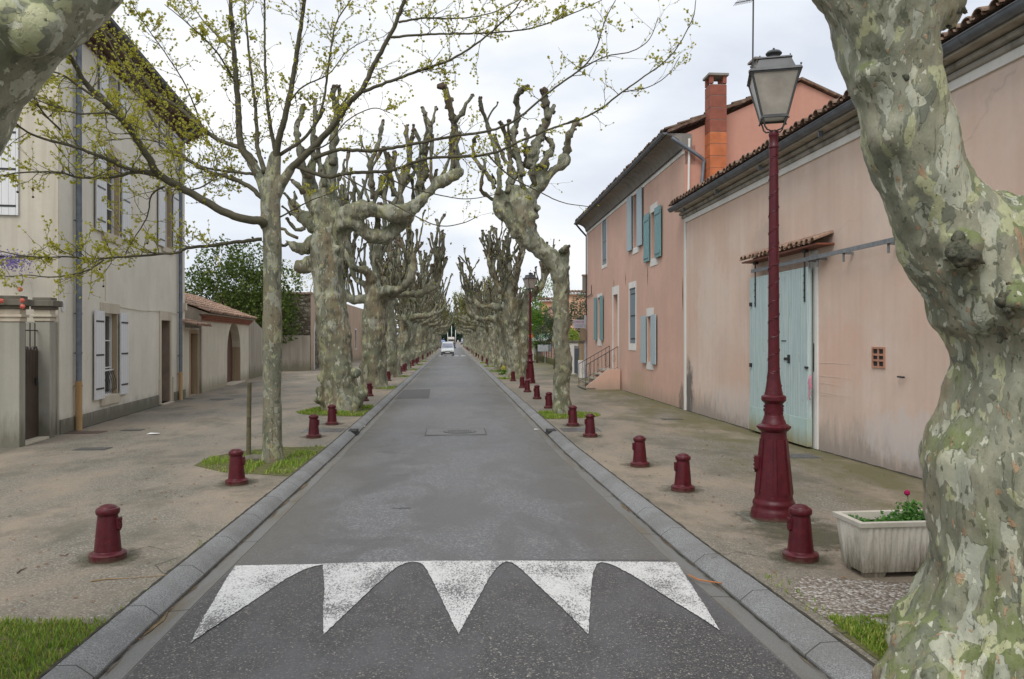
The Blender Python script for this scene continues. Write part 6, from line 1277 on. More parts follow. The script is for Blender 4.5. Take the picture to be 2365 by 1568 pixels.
burl = [(tuple(pt(u, v, D1 - .3)), r, a) for u, v, r, a in ((825, 870, .2, .12), (745, 880, .15, .08), (738, 920, .15, .08), (770, 760, .12, .07), (740, 830, .2, .06), (820, 930, .2, .10))]
remesh(mb, .045, [(1.6, 1.0, .10), (4.5, 2.5, .06), (10, 6, .035), (22, 14, .012)], 'trunk', M['bark'], T1, burl)
cr = MB()
rods_along(cr, A1, 0, 13, rng, (.9, 2.0), (.045, .07), t0=.22, fork=.5); rods_along(cr, A2, 0, 9, rng, (.5, 1.3), (.04, .06), t0=.3)
for seq, r in (([(1300, 610), (1290, 540), (1285, 430), (1280, 300), (1250, 200), (1240, 130), (1215, 65)], .13), ([(1285, 290), (1330, 240), (1360, 180), (1395, 130)], .075), ([(1070, 700), (1100, 600), (1090, 480), (1130, 350), (1110, 280), (1085, 205)], .095), ([(1130, 350), (1150, 270), (1165, 205)], .06), ([(770, 780), (755, 570), (790, 470), (810, 400), (830, 290)], .085),
    ([(900, 760), (885, 650), (865, 560), (862, 495)], .08), ([(940, 750), (1000, 560), (985, 420), (980, 320)], .085), ([(1000, 500), (1015, 400), (1028, 310)], .06), ([(820, 750), (825, 690), (818, 650)], .06), ([(650, 800), (655, 700), (648, 640)], .06), ([(740, 790), (720, 700), (705, 660)], .05), ([(1060, 700), (1080, 640), (1110, 620)], .13), ([(1150, 700), (1160, 650), (1168, 595)], .06),
    ([(515, 560), (520, 450), (535, 330), (545, 200), (520, 130), (540, 75)], .13), ([(535, 190), (560, 120), (555, 72)], .06), ([(400, 540), (395, 400), (410, 280), (405, 160)], .09), ([(410, 300), (440, 260), (458, 215)], .07), ([(380, 640), (340, 600), (300, 420), (290, 330), (320, 250), (335, 190)], .10), ([(330, 740), (300, 690), (270, 665)], .10), ([(290, 850), (245, 780), (215, 740)], .06), ([(270, 820), (285, 770), (278, 735)], .05),
    ([(340, 960), (290, 970), (240, 920), (235, 900)], .06), ([(260, 880), (225, 840), (205, 825)], .04), ([(300, 1020), (250, 1000), (215, 970), (192, 960)], .055), ([(240, 1050), (215, 1070), (195, 1068)], .06), ([(560, 660), (580, 620), (595, 530)], .05), ([(345, 640), (325, 600), (320, 520), (350, 470)], .06), ([(530, 230), (600, 160), (618, 118)], .05), ([(470, 700), (450, 600), (430, 500), (440, 420)], .09)):
    n = len(seq); op, orr = catmull([P1(a, b, -.1 + rng.uniform(-.5, .6)) if i == 99 else P1(a, b, .2 * math.sin(i + seq[0][0])) for i, (a, b) in enumerate(seq)], [r * (1 - .35 * i / (n - 1)) for i in range(n)], .12)
    rr = []; acc = 0
    for i, q in enumerate(orr):
        acc += .12
        if acc > .42 and rng.random() < .5: rr.append(q * rng.uniform(1.3, 1.6)); acc = 0
        else: rr.append(q * rng.uniform(.9, 1.1))
    knobs(cr, op, rr, r, rng)
roughen(cr, .022, 9); cr.build('pollard_rods', [M['shoot'], M['fist']], T1, smooth=True, recalc=False)

# --- bent slim pollard on the right (20 m), traced --------------------------------------------------
def Z2(a, b): return (a * .3315 + 1068.2, b * .3315 + 173.2)
b2 = gp(1298, 955); D2 = (b2 - CAM).dot(FW); T2 = thing('pollarded_plane_tree', 'slim bent pollarded plane on the right, leaning over the street beside the peach house', 'plane tree', b2); rng = random.Random(5)
P2 = lambda a, b, dd=0: pt(*Z2(a, b), D2 + dd); mb = MB()
tr = [((1300, 985), .29), ((1299, 955), .245), ((1298, 900), .215), ((1298, 800), .215), ((1296, 720), .225), ((1296, 660), .235), ((1292, 622), .25), ((1270, 592), .235), ((1240, 568), .23), ((1215, 535), .25), ((1205, 500), .32), ((1203, 470), .34), ((1198, 445), .28)]
limb(mb, [pt(u, v, D2) for (u, v), r in tr], [r for q, r in tr], .15, 18, .04, rng)
limb(mb, [P2(700, 1400), P2(715, 1300), P2(718, 1215)], [.17, .12, .10], .1, 12, .05, rng)
limb(mb, [P2(400, 1090), P2(330, 1010), P2(270, 940), P2(245, 860), P2(250, 800)], [.24, .2, .18, .15, .12], .12, 14, .06, rng)
limb(mb, [P2(430, 850), P2(520, 800), P2(600, 700), P2(700, 610), P2(725, 560)], [.2, .17, .13, .11, .1], .12, 12, .06, rng)
limb(mb, [P2(440, 900), P2(490, 830), P2(520, 740), P2(540, 640)], [.25, .17, .13, .11], .12, 12, .05, rng); limb(mb, [P2(400, 900), P2(330, 850), P2(330, 760)], [.22, .15, .1], .12, 12, .05, rng)
for (a, b, r) in ((522, 930, .08), (520, 985, .08), (500, 1060, .08), (528, 1150, .07), (735, 1340, .08), (300, 880, .09), (480, 980, .14), (400, 800, .09), (610, 550, .08), (700, 580, .10)): mb.ball(P2(a, b, rng.uniform(-.2, .1)), r, 8, jit=.25, rng=rng)
remesh(mb, .04, [(2.2, 1.6, .07), (6, 4, .045), (13, 8, .025)], 'trunk', m_bark('slim_plane_bark', .88, (1, 1, .55), 6, .4, .6, .4, .9), T2)
cr = MB()
for seq, r in (([(215, 870), (160, 830), (130, 800), (135, 700), (150, 650), (150, 590)], .055), ([(225, 790), (180, 700), (120, 630), (80, 570), (75, 480), (85, 440), (112, 428)], .06), ([(250, 830), (262, 700), (250, 600), (215, 480), (190, 400), (160, 310), (135, 240), (125, 160)], .075), ([(190, 400), (180, 300), (250, 190)], .03), ([(320, 820), (330, 680), (335, 560), (300, 440), (285, 360), (262, 330)], .08),
    ([(420, 700), (390, 580), (355, 440), (375, 330), (385, 230), (370, 170), (400, 110), (440, 85)], .10), ([(385, 600), (330, 520), (320, 400), (320, 320)], .06), ([(430, 640), (455, 560), (440, 480), (450, 430), (435, 380)], .065), ([(470, 640), (500, 520), (540, 420), (590, 300), (580, 200), (560, 110)], .14), ([(590, 300), (620, 250), (630, 215)], .09), ([(545, 640), (590, 560), (615, 530), (630, 490), (590, 440)], .10),
    ([(700, 600), (730, 520), (735, 440), (770, 380), (795, 315)], .11), ([(345, 760), (370, 690), (300, 600), (255, 500), (220, 420)], .06), ([(420, 780), (395, 680), (400, 600)], .07), ([(500, 760), (480, 680), (520, 560), (530, 470), (540, 360)], .08), ([(560, 700), (590, 620), (570, 540)], .06), ([(235, 760), (215, 710), (205, 690)], .035), ([(720, 1220), (735, 1200)], .11), ([(690, 1230), (700, 1215)], .09), ([(100, 180), (70, 130)], .001)):
    if r < .01: continue
    n = len(seq); op, orr = catmull([P2(a, b, .25 * math.sin(i * .8 + seq[0][0])) for i, (a, b) in enumerate(seq)], [r * (1 - .3 * i / (n - 1)) for i in range(n)], .1); rr = []; acc = 0
    for i, q in enumerate(orr):
        acc += .1
        if acc > .35 and rng.random() < .5: rr.append(q * rng.uniform(1.3, 1.6)); acc = 0
        else: rr.append(q * rng.uniform(.9, 1.1))
    knobs(cr, op, rr, r, rng)
roughen(cr, .02, 10); cr.build('pollard_rods', [M['shoot'], M['fist']], T2, smooth=True, recalc=False)

# --- the long rows: four individual pollards, copied and turned --------------------------------------
def pollard(seed, r0=.46, hh=3.6, limbs=5, leafy=0.0, name_label=''):
    rng = random.Random(seed); t = thing('pollarded_plane_tree', name_label, 'plane tree', (0, 0, 0)); mb = MB(); lx, ly = rng.uniform(-.25, .25), rng.uniform(-.2, .2)
    pts = [Vector((0, 0, -.35)), Vector((0, 0, 0)), Vector((0, 0, .3)), Vector((lx * .3, ly * .3, 1.2)), Vector((lx * .7, ly * .7, 2.2)), Vector((lx, ly, hh - .5)), Vector((lx, ly, hh))]
    limb(mb, pts, [r0 * 1.45, r0 * 1.25, r0 * 1.02, r0 * .92, r0 * .82, r0 * .85, r0 * .85], .2, 18, .04, rng)
    head = pts[-1]; cr = MB(); tips = []
    if rng.random() < .7:     # a second stem, grown together with the first
        a = rng.uniform(0, 6.28); limb(mb, [Vector((math.cos(a) * .25, math.sin(a) * .25, 0)), Vector((math.cos(a) * .35, math.sin(a) * .35, 1.8)), Vector((math.cos(a) * .55, math.sin(a) * .55, hh + .3))], [r0 * .8, r0 * .6, r0 * .45], .2, 14, .05, rng)
    for k in range(limbs):
        a = 2 * math.pi * (k + rng.uniform(-.25, .25)) / limbs; roadward = max(0, math.cos(a)); flat = rng.random() < (.6 if roadward > .5 else .25); ln = rng.uniform(1.0, 1.7) + roadward * (1.0 if flat else .35); rise = rng.uniform(.5, .9) if flat else rng.uniform(1.6, 2.6); u = Vector((math.cos(a), math.sin(a), 0)); s0 = head + Vector((0, 0, rng.uniform(-.6, .1)))
        w = Vector((-u.y, u.x, 0)) * rng.uniform(-.4, .4); r1 = r0 * rng.uniform(.32, .44)
        P = [s0, s0 + u * ln * .35 + Vector((0, 0, rise * .25)), s0 + u * ln * .7 + w + Vector((0, 0, rise * .3)), s0 + u * ln + w + Vector((0, 0, rise * .8)), s0 + u * ln * 1.05 + w * .5 + Vector((0, 0, rise + .8))]
        op = limb(mb, P, [r1 * 1.3, r1 * .9, r1 * .7, r1 * .5, r1 * .33], .2, 11, .1, rng); rods_along(cr, op, 0, rng.randint(13, 17), rng, (.5, 1.7), (.03, .056), u * .4, .25, .6)
        tips.append(op[-1])
        if rng.random() < .8: c = op[len(op) // 2]; Q = [c, c + u * .4 + Vector((0, 0, .7)), c + u * .3 - w * .5 + Vector((0, 0, 1.7))]; o2 = limb(mb, Q, [r1 * .7, r1 * .5, r1 * .35], .2, 9, .08, rng); rods_along(cr, o2, 0, 6, rng, (.5, 1.4), (.035, .055), u * .3, .3, .5)
    P = [head, head + Vector((.1, .1, .9)), head + Vector((.1, -.1, 1.9))]; o2 = limb(mb, P, [r0 * .6, r0 * .4, r0 * .28], .2, 12, .07, rng); rods_along(cr, o2, 0, 7, rng, (1.0, 2.4), (.05, .075), Vector((0, 0, 0)), .3, .6)
    for _ in range(12): a = rng.uniform(0, 6.28); z = rng.uniform(.1, hh); rr = r0 * .85; mb.ball((math.cos(a) * rr, math.sin(a) * rr, z), rng.uniform(.06, .15), 8, jit=.2, rng=rng)
    remesh(mb, .06, [(1.5 , 1.0, .11), (4.2, 2.6, .07), (9, 6, .035)], 'trunk', M['bark'], t)
    roughen(cr, .03, 7); cr.build('pollard_rods', [M['shoot'], M['fist']], t, smooth=True, recalc=False)
    lv = []; lf = []; n = int(leafy)
    for _ in range(n):
        q = Vector(cr.v[rng.randrange(len(cr.v))]); p = q + Vector((rng.gauss(0, .12), rng.gauss(0, .12), rng.gauss(0, .12))); leaves_at(lv, lf, p, (rng.uniform(-1, 1), rng.uniform(-1, 1), rng.uniform(-1, .5)), rng, rng.uniform(.05, .10))
    if n: leaf_obj('foliage', lv, lf, M['far_leaf'], t)
    return t
kinds = [pollard(101, .47, 3.5, 6, 250), pollard(102, .44, 3.8, 5, 150), pollard(103, .50, 3.3, 6, 400), pollard(104, .42, 3.7, 5, 300), pollard(105, .45, 3.4, 6, 7000), pollard(106, .46, 3.6, 6, 500)]
usedk = [False] * len(kinds)
def plant(k, x, y, rz, sc, label, group, szz=None):
    z = zg(y)
    if not usedk[k]: usedk[k] = True; o = kinds[k]; o.location = (x, y, z); o.rotation_euler = (0, 0, rz); o.scale = (sc, sc, szz or sc); o['label'] = label; o['group'] = group; return o
    return dup(kinds[k], (x, y, z), rz, sc, label, group, szz)
GL, GR = 'left row of pollarded plane trees', 'right row of pollarded plane trees'; PI = math.pi
rng = random.Random(9)
plant(0, -3.17, 31.7, .15, 1.05, 'second thick pollarded plane on the left, with a forked knuckly crown', GL, 1.12); plant(1, -3.15, 41.0, .5, 1.0, 'third thick pollarded plane on the left, before the white arched doorway', GL, 1.12); plant(2, -3.2, 50.5, -.4, 1.0, 'fourth thick pollarded plane in the left row', GL)
plant(3, 3.15, 38.9, PI - .25, 1.08, 'thick mottled pollarded plane on the right beside the second lamp', GR); plant(0, 2.95, 47.7, PI + .5, .82, 'narrower pollarded plane just left of the thick one by the second lamp', GR, .95); plant(1, 3.0, 56.5, PI + 1.3, .85, 'pale pollarded plane on the right, next to the person in red', GR)
y = 60; k = 3
def ordl(i, side): return '%s pollarded plane in the %s row, counted from the first thick one' % (ORD[i], side) if i < 11 else 'far pollarded plane merging into the end of the %s row' % side
while y < 205:
    s = rng.uniform(.88, 1.08); plant(rng.choice((0, 1, 2, 3, 5) if y < 90 else (0, 1, 2, 3, 4, 5)), -3.2 + rng.uniform(-.15, .15), y, rng.uniform(-1.0, 1.0), s, ordl(int(round((y - 60) / 9.4)) + 4, 'left'), 'far ' + GL, s * rng.uniform(1.0, 1.16)); y += 9.4 if y < 200 else 12
y = 66
while y < 205:
    kk = 4 if 72 < y < 95 else rng.choice((0, 1, 2, 3, 5) if y < 90 else (0, 1, 2, 3, 4, 5)); s = rng.uniform(.82, 1.0); plant(kk, 3.1 + rng.uniform(-.15, .15), y, PI + rng.uniform(-1.0, 1.0), s, ordl(int(round((y - 66) / 9.4)) + 4, 'right'), 'far ' + GR, s * rng.uniform(1.02, 1.2)); y += 9.4 if y < 200 else 12
# ------------------------------------------------------------------ leafy trees and shrubs behind
def bushy(name, label, cat, loc, blobs, n, mat, ls, seed, trunk=None, kind=None, group=None):
    rng = random.Random(seed); loc = Vector(loc)
    if kind == 'stuff': t = None
    else: t = thing(name, label, cat, loc, group)
    lv = []; lf = []; W = [b[3] ** 2 for b in blobs]
    for _ in range(n):
        b = rng.choices(blobs, W)[0]; d = Vector((rng.gauss(0, 1), rng.gauss(0, 1), rng.gauss(0, 1))).normalized(); sq = b[4] if len(b) > 4 else 1.0
        r = b[3] * (rng.uniform(.55, 1.0) ** .6) * (1 + .28 * noise.noise(d * 2.3 + Vector((b[0], b[1], b[2])))); p = loc + Vector(b[:3]) + Vector((d.x * r, d.y * r, d.z * r * sq))
        leaves_at(lv, lf, p, d + Vector((rng.uniform(-.7, .7), rng.uniform(-.7, .7), rng.uniform(-.9, .3))), rng, ls * rng.uniform(.6, 1.3))
    if kind == 'stuff':
        mb = MB(); mb.v = lv; mb.f = lf; mb.mi = [0] * len(lf); o = mb.build(name, mat, at=loc, recalc=False); return tag(o, label, cat, None, 'stuff')
    leaf_obj('crown', lv, lf, mat, t)
    mb = MB(); rng = random.Random(seed + 1); h = trunk or .3; mb.tube([loc + Vector((0, 0, -.7)), loc + Vector((.05, 0, h)), loc + Vector((0, .1, h * 1.6))], [.05 * h + .06, .04 * h + .04, .03 * h + .02], 8)
    for b in blobs[:7]: c = loc + Vector(b[:3]); mb.tube([loc + Vector((0, 0, h * .9)), (loc + Vector((0, 0, h))).lerp(c, .6) + Vector((.1, .1, .1)), c], [.03 * h + .02, .015 * h + .015, .01], 6)
    mb.build('trunk', M['stake'], t, smooth=True); return t
q = pt(536, 640, 47); bz = zg(47)
bushy('laurel_tree', 'dense dark evergreen tree behind the low tiled annex', 'tree', (q.x, q.y, bz), [(0, 0, 4.2, 2.6), (-1.7, .3, 3.6, 2.0), (1.8, .2, 4.0, 2.1), (-.5, 0, 6.2, 1.7), (.9, .4, 6.6, 1.4), (-2.3, 0, 5.0, 1.3), (2.6, .3, 5.3, 1.4), (0, .5, 2.4, 2.6), (2.6, .5, 3.0, 1.3), (1.0, -.5, 5.5, 1.6)], 15000, M['dark_leaf'], .15, 31, 2.2)
q = pt(690, 640, 68); bushy('leafless_tree', 'pale budding tree behind the stone building', 'tree', (q.x, q.y, bz), [(0, 0, 6, 2.2), (-1.5, 0, 7.5, 1.4), (1.2, .3, 7.2, 1.6), (0, 0, 4, 2.0)], 1300, M['vine_leaf'], .13, 32, 3)
q = pt(650, 690, 75); bushy('garden_tree', 'green garden tree behind the stone building', 'tree', (q.x, q.y, bz), [(0, 0, 4, 2.6), (-2, 0, 3.6, 2), (2.2, 0, 3.8, 2)], 5000, M['green_leaf'], .18, 33, 2)
q = pt(1243, 720, 88); bushy('garden_tree', 'light green tall tree behind the second lamp', 'tree', (q.x, q.y, bz), [(0, 0, 5.0, 2.0), (.8, 0, 7.0, 1.7), (-.6, 0, 7.4, 1.2), (0, 0, 3, 2.2)], 5200, m_leaf('poplar_leaf', (.16, .25, .08), (.22, .30, .12), (.28, .36, .16), .6, .4), .17, 34, 3)
q = pt(1240, 760, 66); bushy('garden_tree', 'bright green rounded bush tree left of the orange far house', 'tree', (q.x, q.y, bz), [(0, 0, 2.6, 1.5), (-.7, 0, 3.6, 1.1), (.9, .2, 2.4, 1.3), (.1, 0, 4.3, .9)], 7000, M['green_leaf'], .11, 35, 1.2)
q = pt(1336, 745, 50); bushy('olive_tree', 'dark grey green olive tree behind the hanging sign', 'tree', (q.x + .2, q.y, bz), [(0, 0, 3.0, 1.4), (.9, 0, 3.3, 1.3), (-.6, .2, 2.6, 1.0), (.2, 0, 4.0, 1.0), (1.6, 0, 2.6, 1.5), (.3, 0, 1.8, 1.2)], 9000, M['olive_leaf'], .09, 36, 1.4)
q = pt(1282, 840, 52); bushy('olive_tree', 'small thin stemmed olive tree with dusty crown left of the garden gate', 'tree', (q.x, q.y, bz), [(0, 0, 2.7, .9), (-.7, 0, 2.3, .7), (.5, .1, 3.2, .7), (-.2, 0, 3.5, .6)], 4200, M['olive_leaf'], .08, 37, 1.6)
q = pt(1345, 800, 40.2); bushy('vine', 'yellow green climbing vine on the stone gate pillar', 'climbing plant', (q.x + .15, q.y + .3, bz), [(0, 0, 1.9, .28), (.1, 0, 1.4, .22), (-.1, 0, .9, .2), (.2, .1, 2.1, .25)], 1500, M['vine_leaf'], .07, 38, .5)
q = pt(1312, 770, 47); bushy('shrub', 'lime green shrub peeping over the white garden pillar', 'shrub', (q.x, q.y, bz + .6), [(0, 0, 1.6, .5), (.3, 0, 1.5, .4), (-.4, 0, 1.3, .45)], 1400, m_leaf('lime_leaf', (.25, .36, .04), (.35, .45, .07), (.18, .3, .04), .6, .4), .08, 39, .6)
bushy('wood', 'dark wooded hillside closing the far end of the street', 'wood', (0, 420, -1), [(x, rr, z, 9, .8) for x, rr, z in ((-60, 0, 6), (-45, 5, 9), (-30, 0, 8), (-18, 4, 11), (-8, 0, 8), (0, 3, 10), (8, 0, 9), (17, 4, 12), (28, 0, 9), (42, 5, 11), (58, 0, 8), (-5, 10, 4), (5, 8, 4), (20, 2, 4), (-20, 2, 4))], 26000, m_leaf('far_wood_leaf', (.018, .05, .035), (.03, .07, .045), (.045, .085, .045), .7, .1), .9, 40, kind='stuff')
bushy('rose_bush', 'climbing rose with yellow green leaves over the left garden pillar', 'rose', tuple(FL.P((sL0 + sL1) / 2 - .25, -.7, zg(14))), [(0, 0, 3.0, .35), (-.3, -.1, 3.2, .35), (.1, 0, 2.6, .25), (-.4, 0, 2.6, .3)], 500, M['green_leaf'], .05, 41, 1.2)
RB = [o for o in scene.collection.objects if o.name.startswith('rose_bush')][0]
for (u, v) in ((47, 668), (51, 694), (52, 708), (3, 695)):
    c = pt(u, v, 13.9); mb = MB(); r = random.Random(u)
    for k in range(26):
        d = Vector((r.gauss(0, 1), r.gauss(0, 1), r.gauss(0, 1))).normalized(); a = d.orthogonal().normalized(); b = d.cross(a); p = c + d * .035; s = .028; mb.add([p - a * s, p - b * s, p + a * s, p + b * s], [(0, 1, 2, 3)])
    mb.build('bloom', m_leaf('rose_petal', (.75, .18, .14), (.85, .3, .22), (.65, .12, .1), .5, .3), RB, recalc=False)
WT = thing('wisteria', 'mauve wisteria blossom on a black bracket at the left edge', 'climbing plant', pt(20, 600, 15.5)); lv = []; lf = []; r = random.Random(6)
for _ in range(500): leaves_at(lv, lf, pt(r.gauss(25, 24), r.gauss(602, 11), 15.5 + r.gauss(0, .1)), (r.uniform(-1, 1), r.uniform(-1, 1), -1), r, .035)
leaf_obj('blossom', lv, lf, m_leaf('wisteria_petal', (.22, .17, .42), (.30, .25, .52), (.18, .14, .36), .6, .3), WT); mb = MB(); mb.tube([pt(-40, 590, 15.5), pt(97, 596, 15.5)], .022, 6); mb.build('bracket', M['iron'], WT)

# ------------------------------------------------------------------ planter
def planter():
    n = NT('stained_planter'); v = n.vec(src='World'); st = n.noise(n.vec((6, 6, .6), src='World'), 2, 6, .8); col = n.ramp(n.noise(v, 3, 4), [(.3, (.46, .43, .36)), (.7, (.58, .55, .48))])
    z = n.sep(v, 2); m = n.math('ADD', n.math('MULTIPLY', st, .9), n.math('MULTIPLY', z, -1.0)); col = n.mix(n.ramp(m, [(.12, 0.0), (.42, .9)]), col, (.13, .11, .075)); col = n.mix(n.ramp(n.noise(v, 45, 5, .8), [(.6, 0.0), (.68, .7)]), col, (.10, .09, .06)); n.bump(n.noise(v, 60, 4), .3, .005); mat = n.done(col, .85, spec=.25)
    # corners of the rim at the left-front, left-back; the long side runs to the right behind the trunk
    fl_ = gp(1985, 1342); ang = math.radians(1.5); ex = Vector((math.cos(ang), math.sin(ang), 0)); ey = Vector((-math.sin(ang), math.cos(ang), 0))
    o = Vector((fl_.x + .03, fl_.y + .02, 0)); Lx, Ly, Hh, ft = 1.0, .38, .40, .045; t = thing('flower_planter', 'stained cream ribbed concrete flower trough beside the big near plane', 'planter', o)
    pos = lambda x, y, z: o + ex * x + ey * y + Vector((0, 0, z))
    mb = MB(); fl = lambda z: .036 * (z - ft) / Hh        # walls flare outward
    segs = []; nr = 22
    # outer ribbed loop at several heights
    def loop(z, inset=0, rib=True):
        f = fl(z) - inset; P = []; x0, x1, y0, y1 = .03 - f, Lx - .03 + f, .03 - f, Ly - .03 + f
        for (a, b, cnt, dx, dy) in (((x0, y0), (x1, y0), 60, 0, -1), ((x1, y0), (x1, y1), 24, 1, 0), ((x1, y1), (x0, y1), 60, 0, 1), ((x0, y1), (x0, y0), 24, -1, 0)):
            for k in range(cnt):
                q = k / cnt; w = .007 * (1 if (k % 3) else -.6) if rib and 2 < k < cnt - 2 else 0; P.append(pos(a[0] + (b[0] - a[0]) * q + dx * w, a[1] + (b[1] - a[1]) * q + dy * w, z))
        return P
    rings = [loop(ft, 0, False), loop(ft + .04, 0), loop(ft + Hh - .05, 0), loop(ft + Hh - .035, 0, False), loop(ft + Hh - .035, -.018, False), loop(ft + Hh, -.02, False), loop(ft + Hh, .03, False), loop(ft + Hh - .06, .035, False)]
    m = len(rings[0]); vs = [p for r in rings for p in r]; mb.add(vs, [(i * m + k, i * m + (k + 1) % m, (i + 1) * m + (k + 1) % m, (i + 1) * m + k) for i in range(len(rings) - 1) for k in range(m)] + [tuple(range(m))]); mb.build('trough', mat, t, smooth='auto')
    for (a, b) in ((.06, .05), (.06, Ly - .11), (Lx - .22, .05), (Lx - .22, Ly - .11)): mb = MB(); mb.hexa([pos(a, b, -.01), pos(a + .16, b, -.01), pos(a + .16, b + .06, -.01), pos(a, b + .06, -.01), pos(a - .01, b - .01, ft + .002), pos(a + .17, b - .01, ft + .002), pos(a + .17, b + .07, ft + .002), pos(a - .01, b + .07, ft + .002)]); mb.build('foot', mat, t, bevel=.008)
    mb = MB(); mb.add([pos(.04, .04, ft + Hh - .07), pos(Lx - .04, .04, ft + Hh - .07), pos(Lx - .04, Ly - .04, ft + Hh - .07), pos(.04, Ly - .04, ft + Hh - .07)], [(0, 1, 2, 3)]); mb.build('soil', M['soil'], t, recalc=False)
    r = random.Random(12); lv = []; lf = []; T = thing('ranunculus', 'leafy green ranunculus with one magenta flower growing in the cream trough', 'flower', pos(.5, .2, ft + Hh - .07)); zz = ft + Hh - .07; sm = MB()
    for (x, y, n_, h, sp) in ((.12, .12, 60, .05, .05), (.28, .12, 90, .055, .06), (.42, .18, 120, .08, .07), (.52, .2, 190, .17, .055), (.64, .16, 140, .10, .07), (.78, .2, 120, .09, .07), (.08, .3, 40, .04, .04)):
        for _ in range(n_):
            q = pos(x + r.gauss(0, sp), y + r.gauss(0, .04), zz + r.uniform(.005, h)); leaves_at(lv, lf, q, (r.uniform(-1, 1), r.uniform(-1, 1), r.uniform(-.2, .9)), r, r.uniform(.02, .042))
        for _ in range(5): sm.tube([pos(x, y, zz), pos(x + r.gauss(0, .02), y, zz + h * .6), pos(x + r.gauss(0, .04), y, zz + h)], .0025, 4)
    leaf_obj('leaves', lv, lf, m_leaf('ranunculus_leaf', (.05, .17, .03), (.09, .25, .04), (.15, .32, .07), .45, .3), T)
    top = pos(.50, .2, zz + .245); sm.tube([pos(.53, .2, zz), pos(.52, .2, zz + .13), top], .004, 5); sm.build('stem', m_plain('flower_stem', (.10, .18, .05), .6), T, smooth=True); mb = MB()
    for k in range(60):
        d = Vector((r.gauss(0, 1), r.gauss(0, 1), r.gauss(.3, 1))).normalized(); a = d.orthogonal().normalized(); b = d.cross(a); p = top + d * .018 + Vector((0, 0, .008)); s = .014; mb.add([p - a * s, p - b * s, p + a * s + d * .003, p + b * s], [(0, 1, 2, 3)])
    mb.build('bloom', m_leaf('magenta_petal', (.45, .01, .10), (.6, .02, .16), (.35, .01, .08), .5, .25), T, recalc=False)
planter()
q = gp(1163, 866); IR = thing('yellow_iris', 'clump of leaves with yellow flowers at the foot of the thick right plane', 'flower', q); r = random.Random(7); lv = []; lf = []
for _ in range(160): leaves_at(lv, lf, q + Vector((r.gauss(0, .18), r.gauss(0, .15), r.uniform(0, .25))), (r.uniform(-.5, .5), r.uniform(-.5, .5), 1), r, .08)
leaf_obj('leaves', lv, lf, M['green_leaf'], IR); lv = []; lf = []
for _ in range(40): leaves_at(lv, lf, q + Vector((r.gauss(0, .06), r.gauss(0, .05), .36 + r.gauss(0, .09))), (r.uniform(-1, 1), r.uniform(-1, 1), 1), r, .07)
leaf_obj('bloom', lv, lf, m_leaf('yellow_petal', (.75, .68, .05), (.8, .75, .1), (.7, .6, .03), .5, .3), IR)
# ------------------------------------------------------------------ the far right: gate, garden, stalls, houses, sign
def px3(u, v, d): return pt(u, v, d)
G1 = Vector((6.8, 43.6, zg(44))); mb = MB(); mb.box(G1.x - .22, G1.x + .22, G1.y - .2, G1.y + .2, -.9, 1.62); t = thing('gate_pillar', 'tall white rendered gate pillar beyond the peach house', 'gate pillar', G1); mb.build('shaft', M['trim'], t, bevel=.02); mb = MB(); mb.box(G1.x - .3, G1.x + .3, G1.y - .27, G1.y + .27, 1.62, 1.74); mb.build('cap', M['cap'], t, bevel=.02)
G2 = gp(1346, 872); t = thing('gate_pillar', 'squat stone gate pillar draped in yellow vine beside the peach house corner', 'gate pillar', G2); mb = MB(); mb.box(G2.x - .16, G2.x + .22, G2.y - .16, G2.y + .2, -.9, 1.62); mb.build('shaft', M['sandstone'], t, bevel=.02); mb = MB(); mb.box(G2.x - .21, G2.x + .27, G2.y - .21, G2.y + .25, -.6, .72); mb.build('plinth', M['trim'], t, bevel=.02)
mb = MB(); mb.box(G2.x - .2, G2.x + .26, G2.y - .2, G2.y + .24, 1.62, 1.74); mb.build('cap', M['cap'], t, bevel=.02)
t = thing('garden_gate', 'dark blue grey metal gate between the white and the stone pillar', 'gate', (G1 + G2) / 2); d = (G2 - G1); a = G1 + d * .12; b = G1 + d * .9; mb = MB()
for k in range(9):
    p = a.lerp(b, k / 8); mb.tube([Vector((p.x, p.y, zg(42) + .08)), Vector((p.x, p.y, 1.45))], .018, 6)
mb.build('bar', m_plain('blue_grey_steel', (.06, .075, .10), .5, .2), t); mb = MB(); nd = Vector((-d.y, d.x, 0)).normalized() * .01; mb.prism([Vector((a.x, a.y, zg(42) + .1)), Vector((b.x, b.y, zg(42) + .1)), Vector((b.x, b.y, 1.3)), Vector((a.x, a.y, 1.3))], nd); mb.build('sheet', m_plain('blue_grey_sheet', (.075, .09, .12), .5, .2), t)
mb = MB(); y0, y1 = 45.5, 78; F3 = Fac((7.35, y0), (8.1, y1), (-1, 0)); F3.box(mb, 0, F3.L, -.22, 0, -.9, .28); tag(mb.build('low_wall', m_stucco('mossy_low_wall', (.25, .22, .13), (.5, .5, .4), .8, (.1, .11, .04), 0, .6), at=F3.P(5, 0, 0)), 'low mossy wall along the right pavement beyond the peach house', 'wall')
t = thing('garden_fence', 'thin grey mesh fence standing on the low mossy wall', 'fence', F3.P(5, -.1, .28)); mb = MB()
for k in range(int(F3.L / 2) + 1): mb.tube([F3.P(k * 2, -.1, .28), F3.P(k * 2, -.1, 1.5)], .03, 6)
mb.build('post', M['iron'], t); mb = MB()
for z in (.34, .62, .9, 1.18, 1.46): mb.tube([F3.P(0, -.1, z), F3.P(F3.L, -.1, z)], .012, 4)
for k in range(int(F3.L / .16)): mb.tube([F3.P(k * .16, -.1, .32), F3.P(k * .16, -.1, 1.46)], .006, 3, cap=False)
mb.build('mesh', M['zinc'], t, recalc=False)
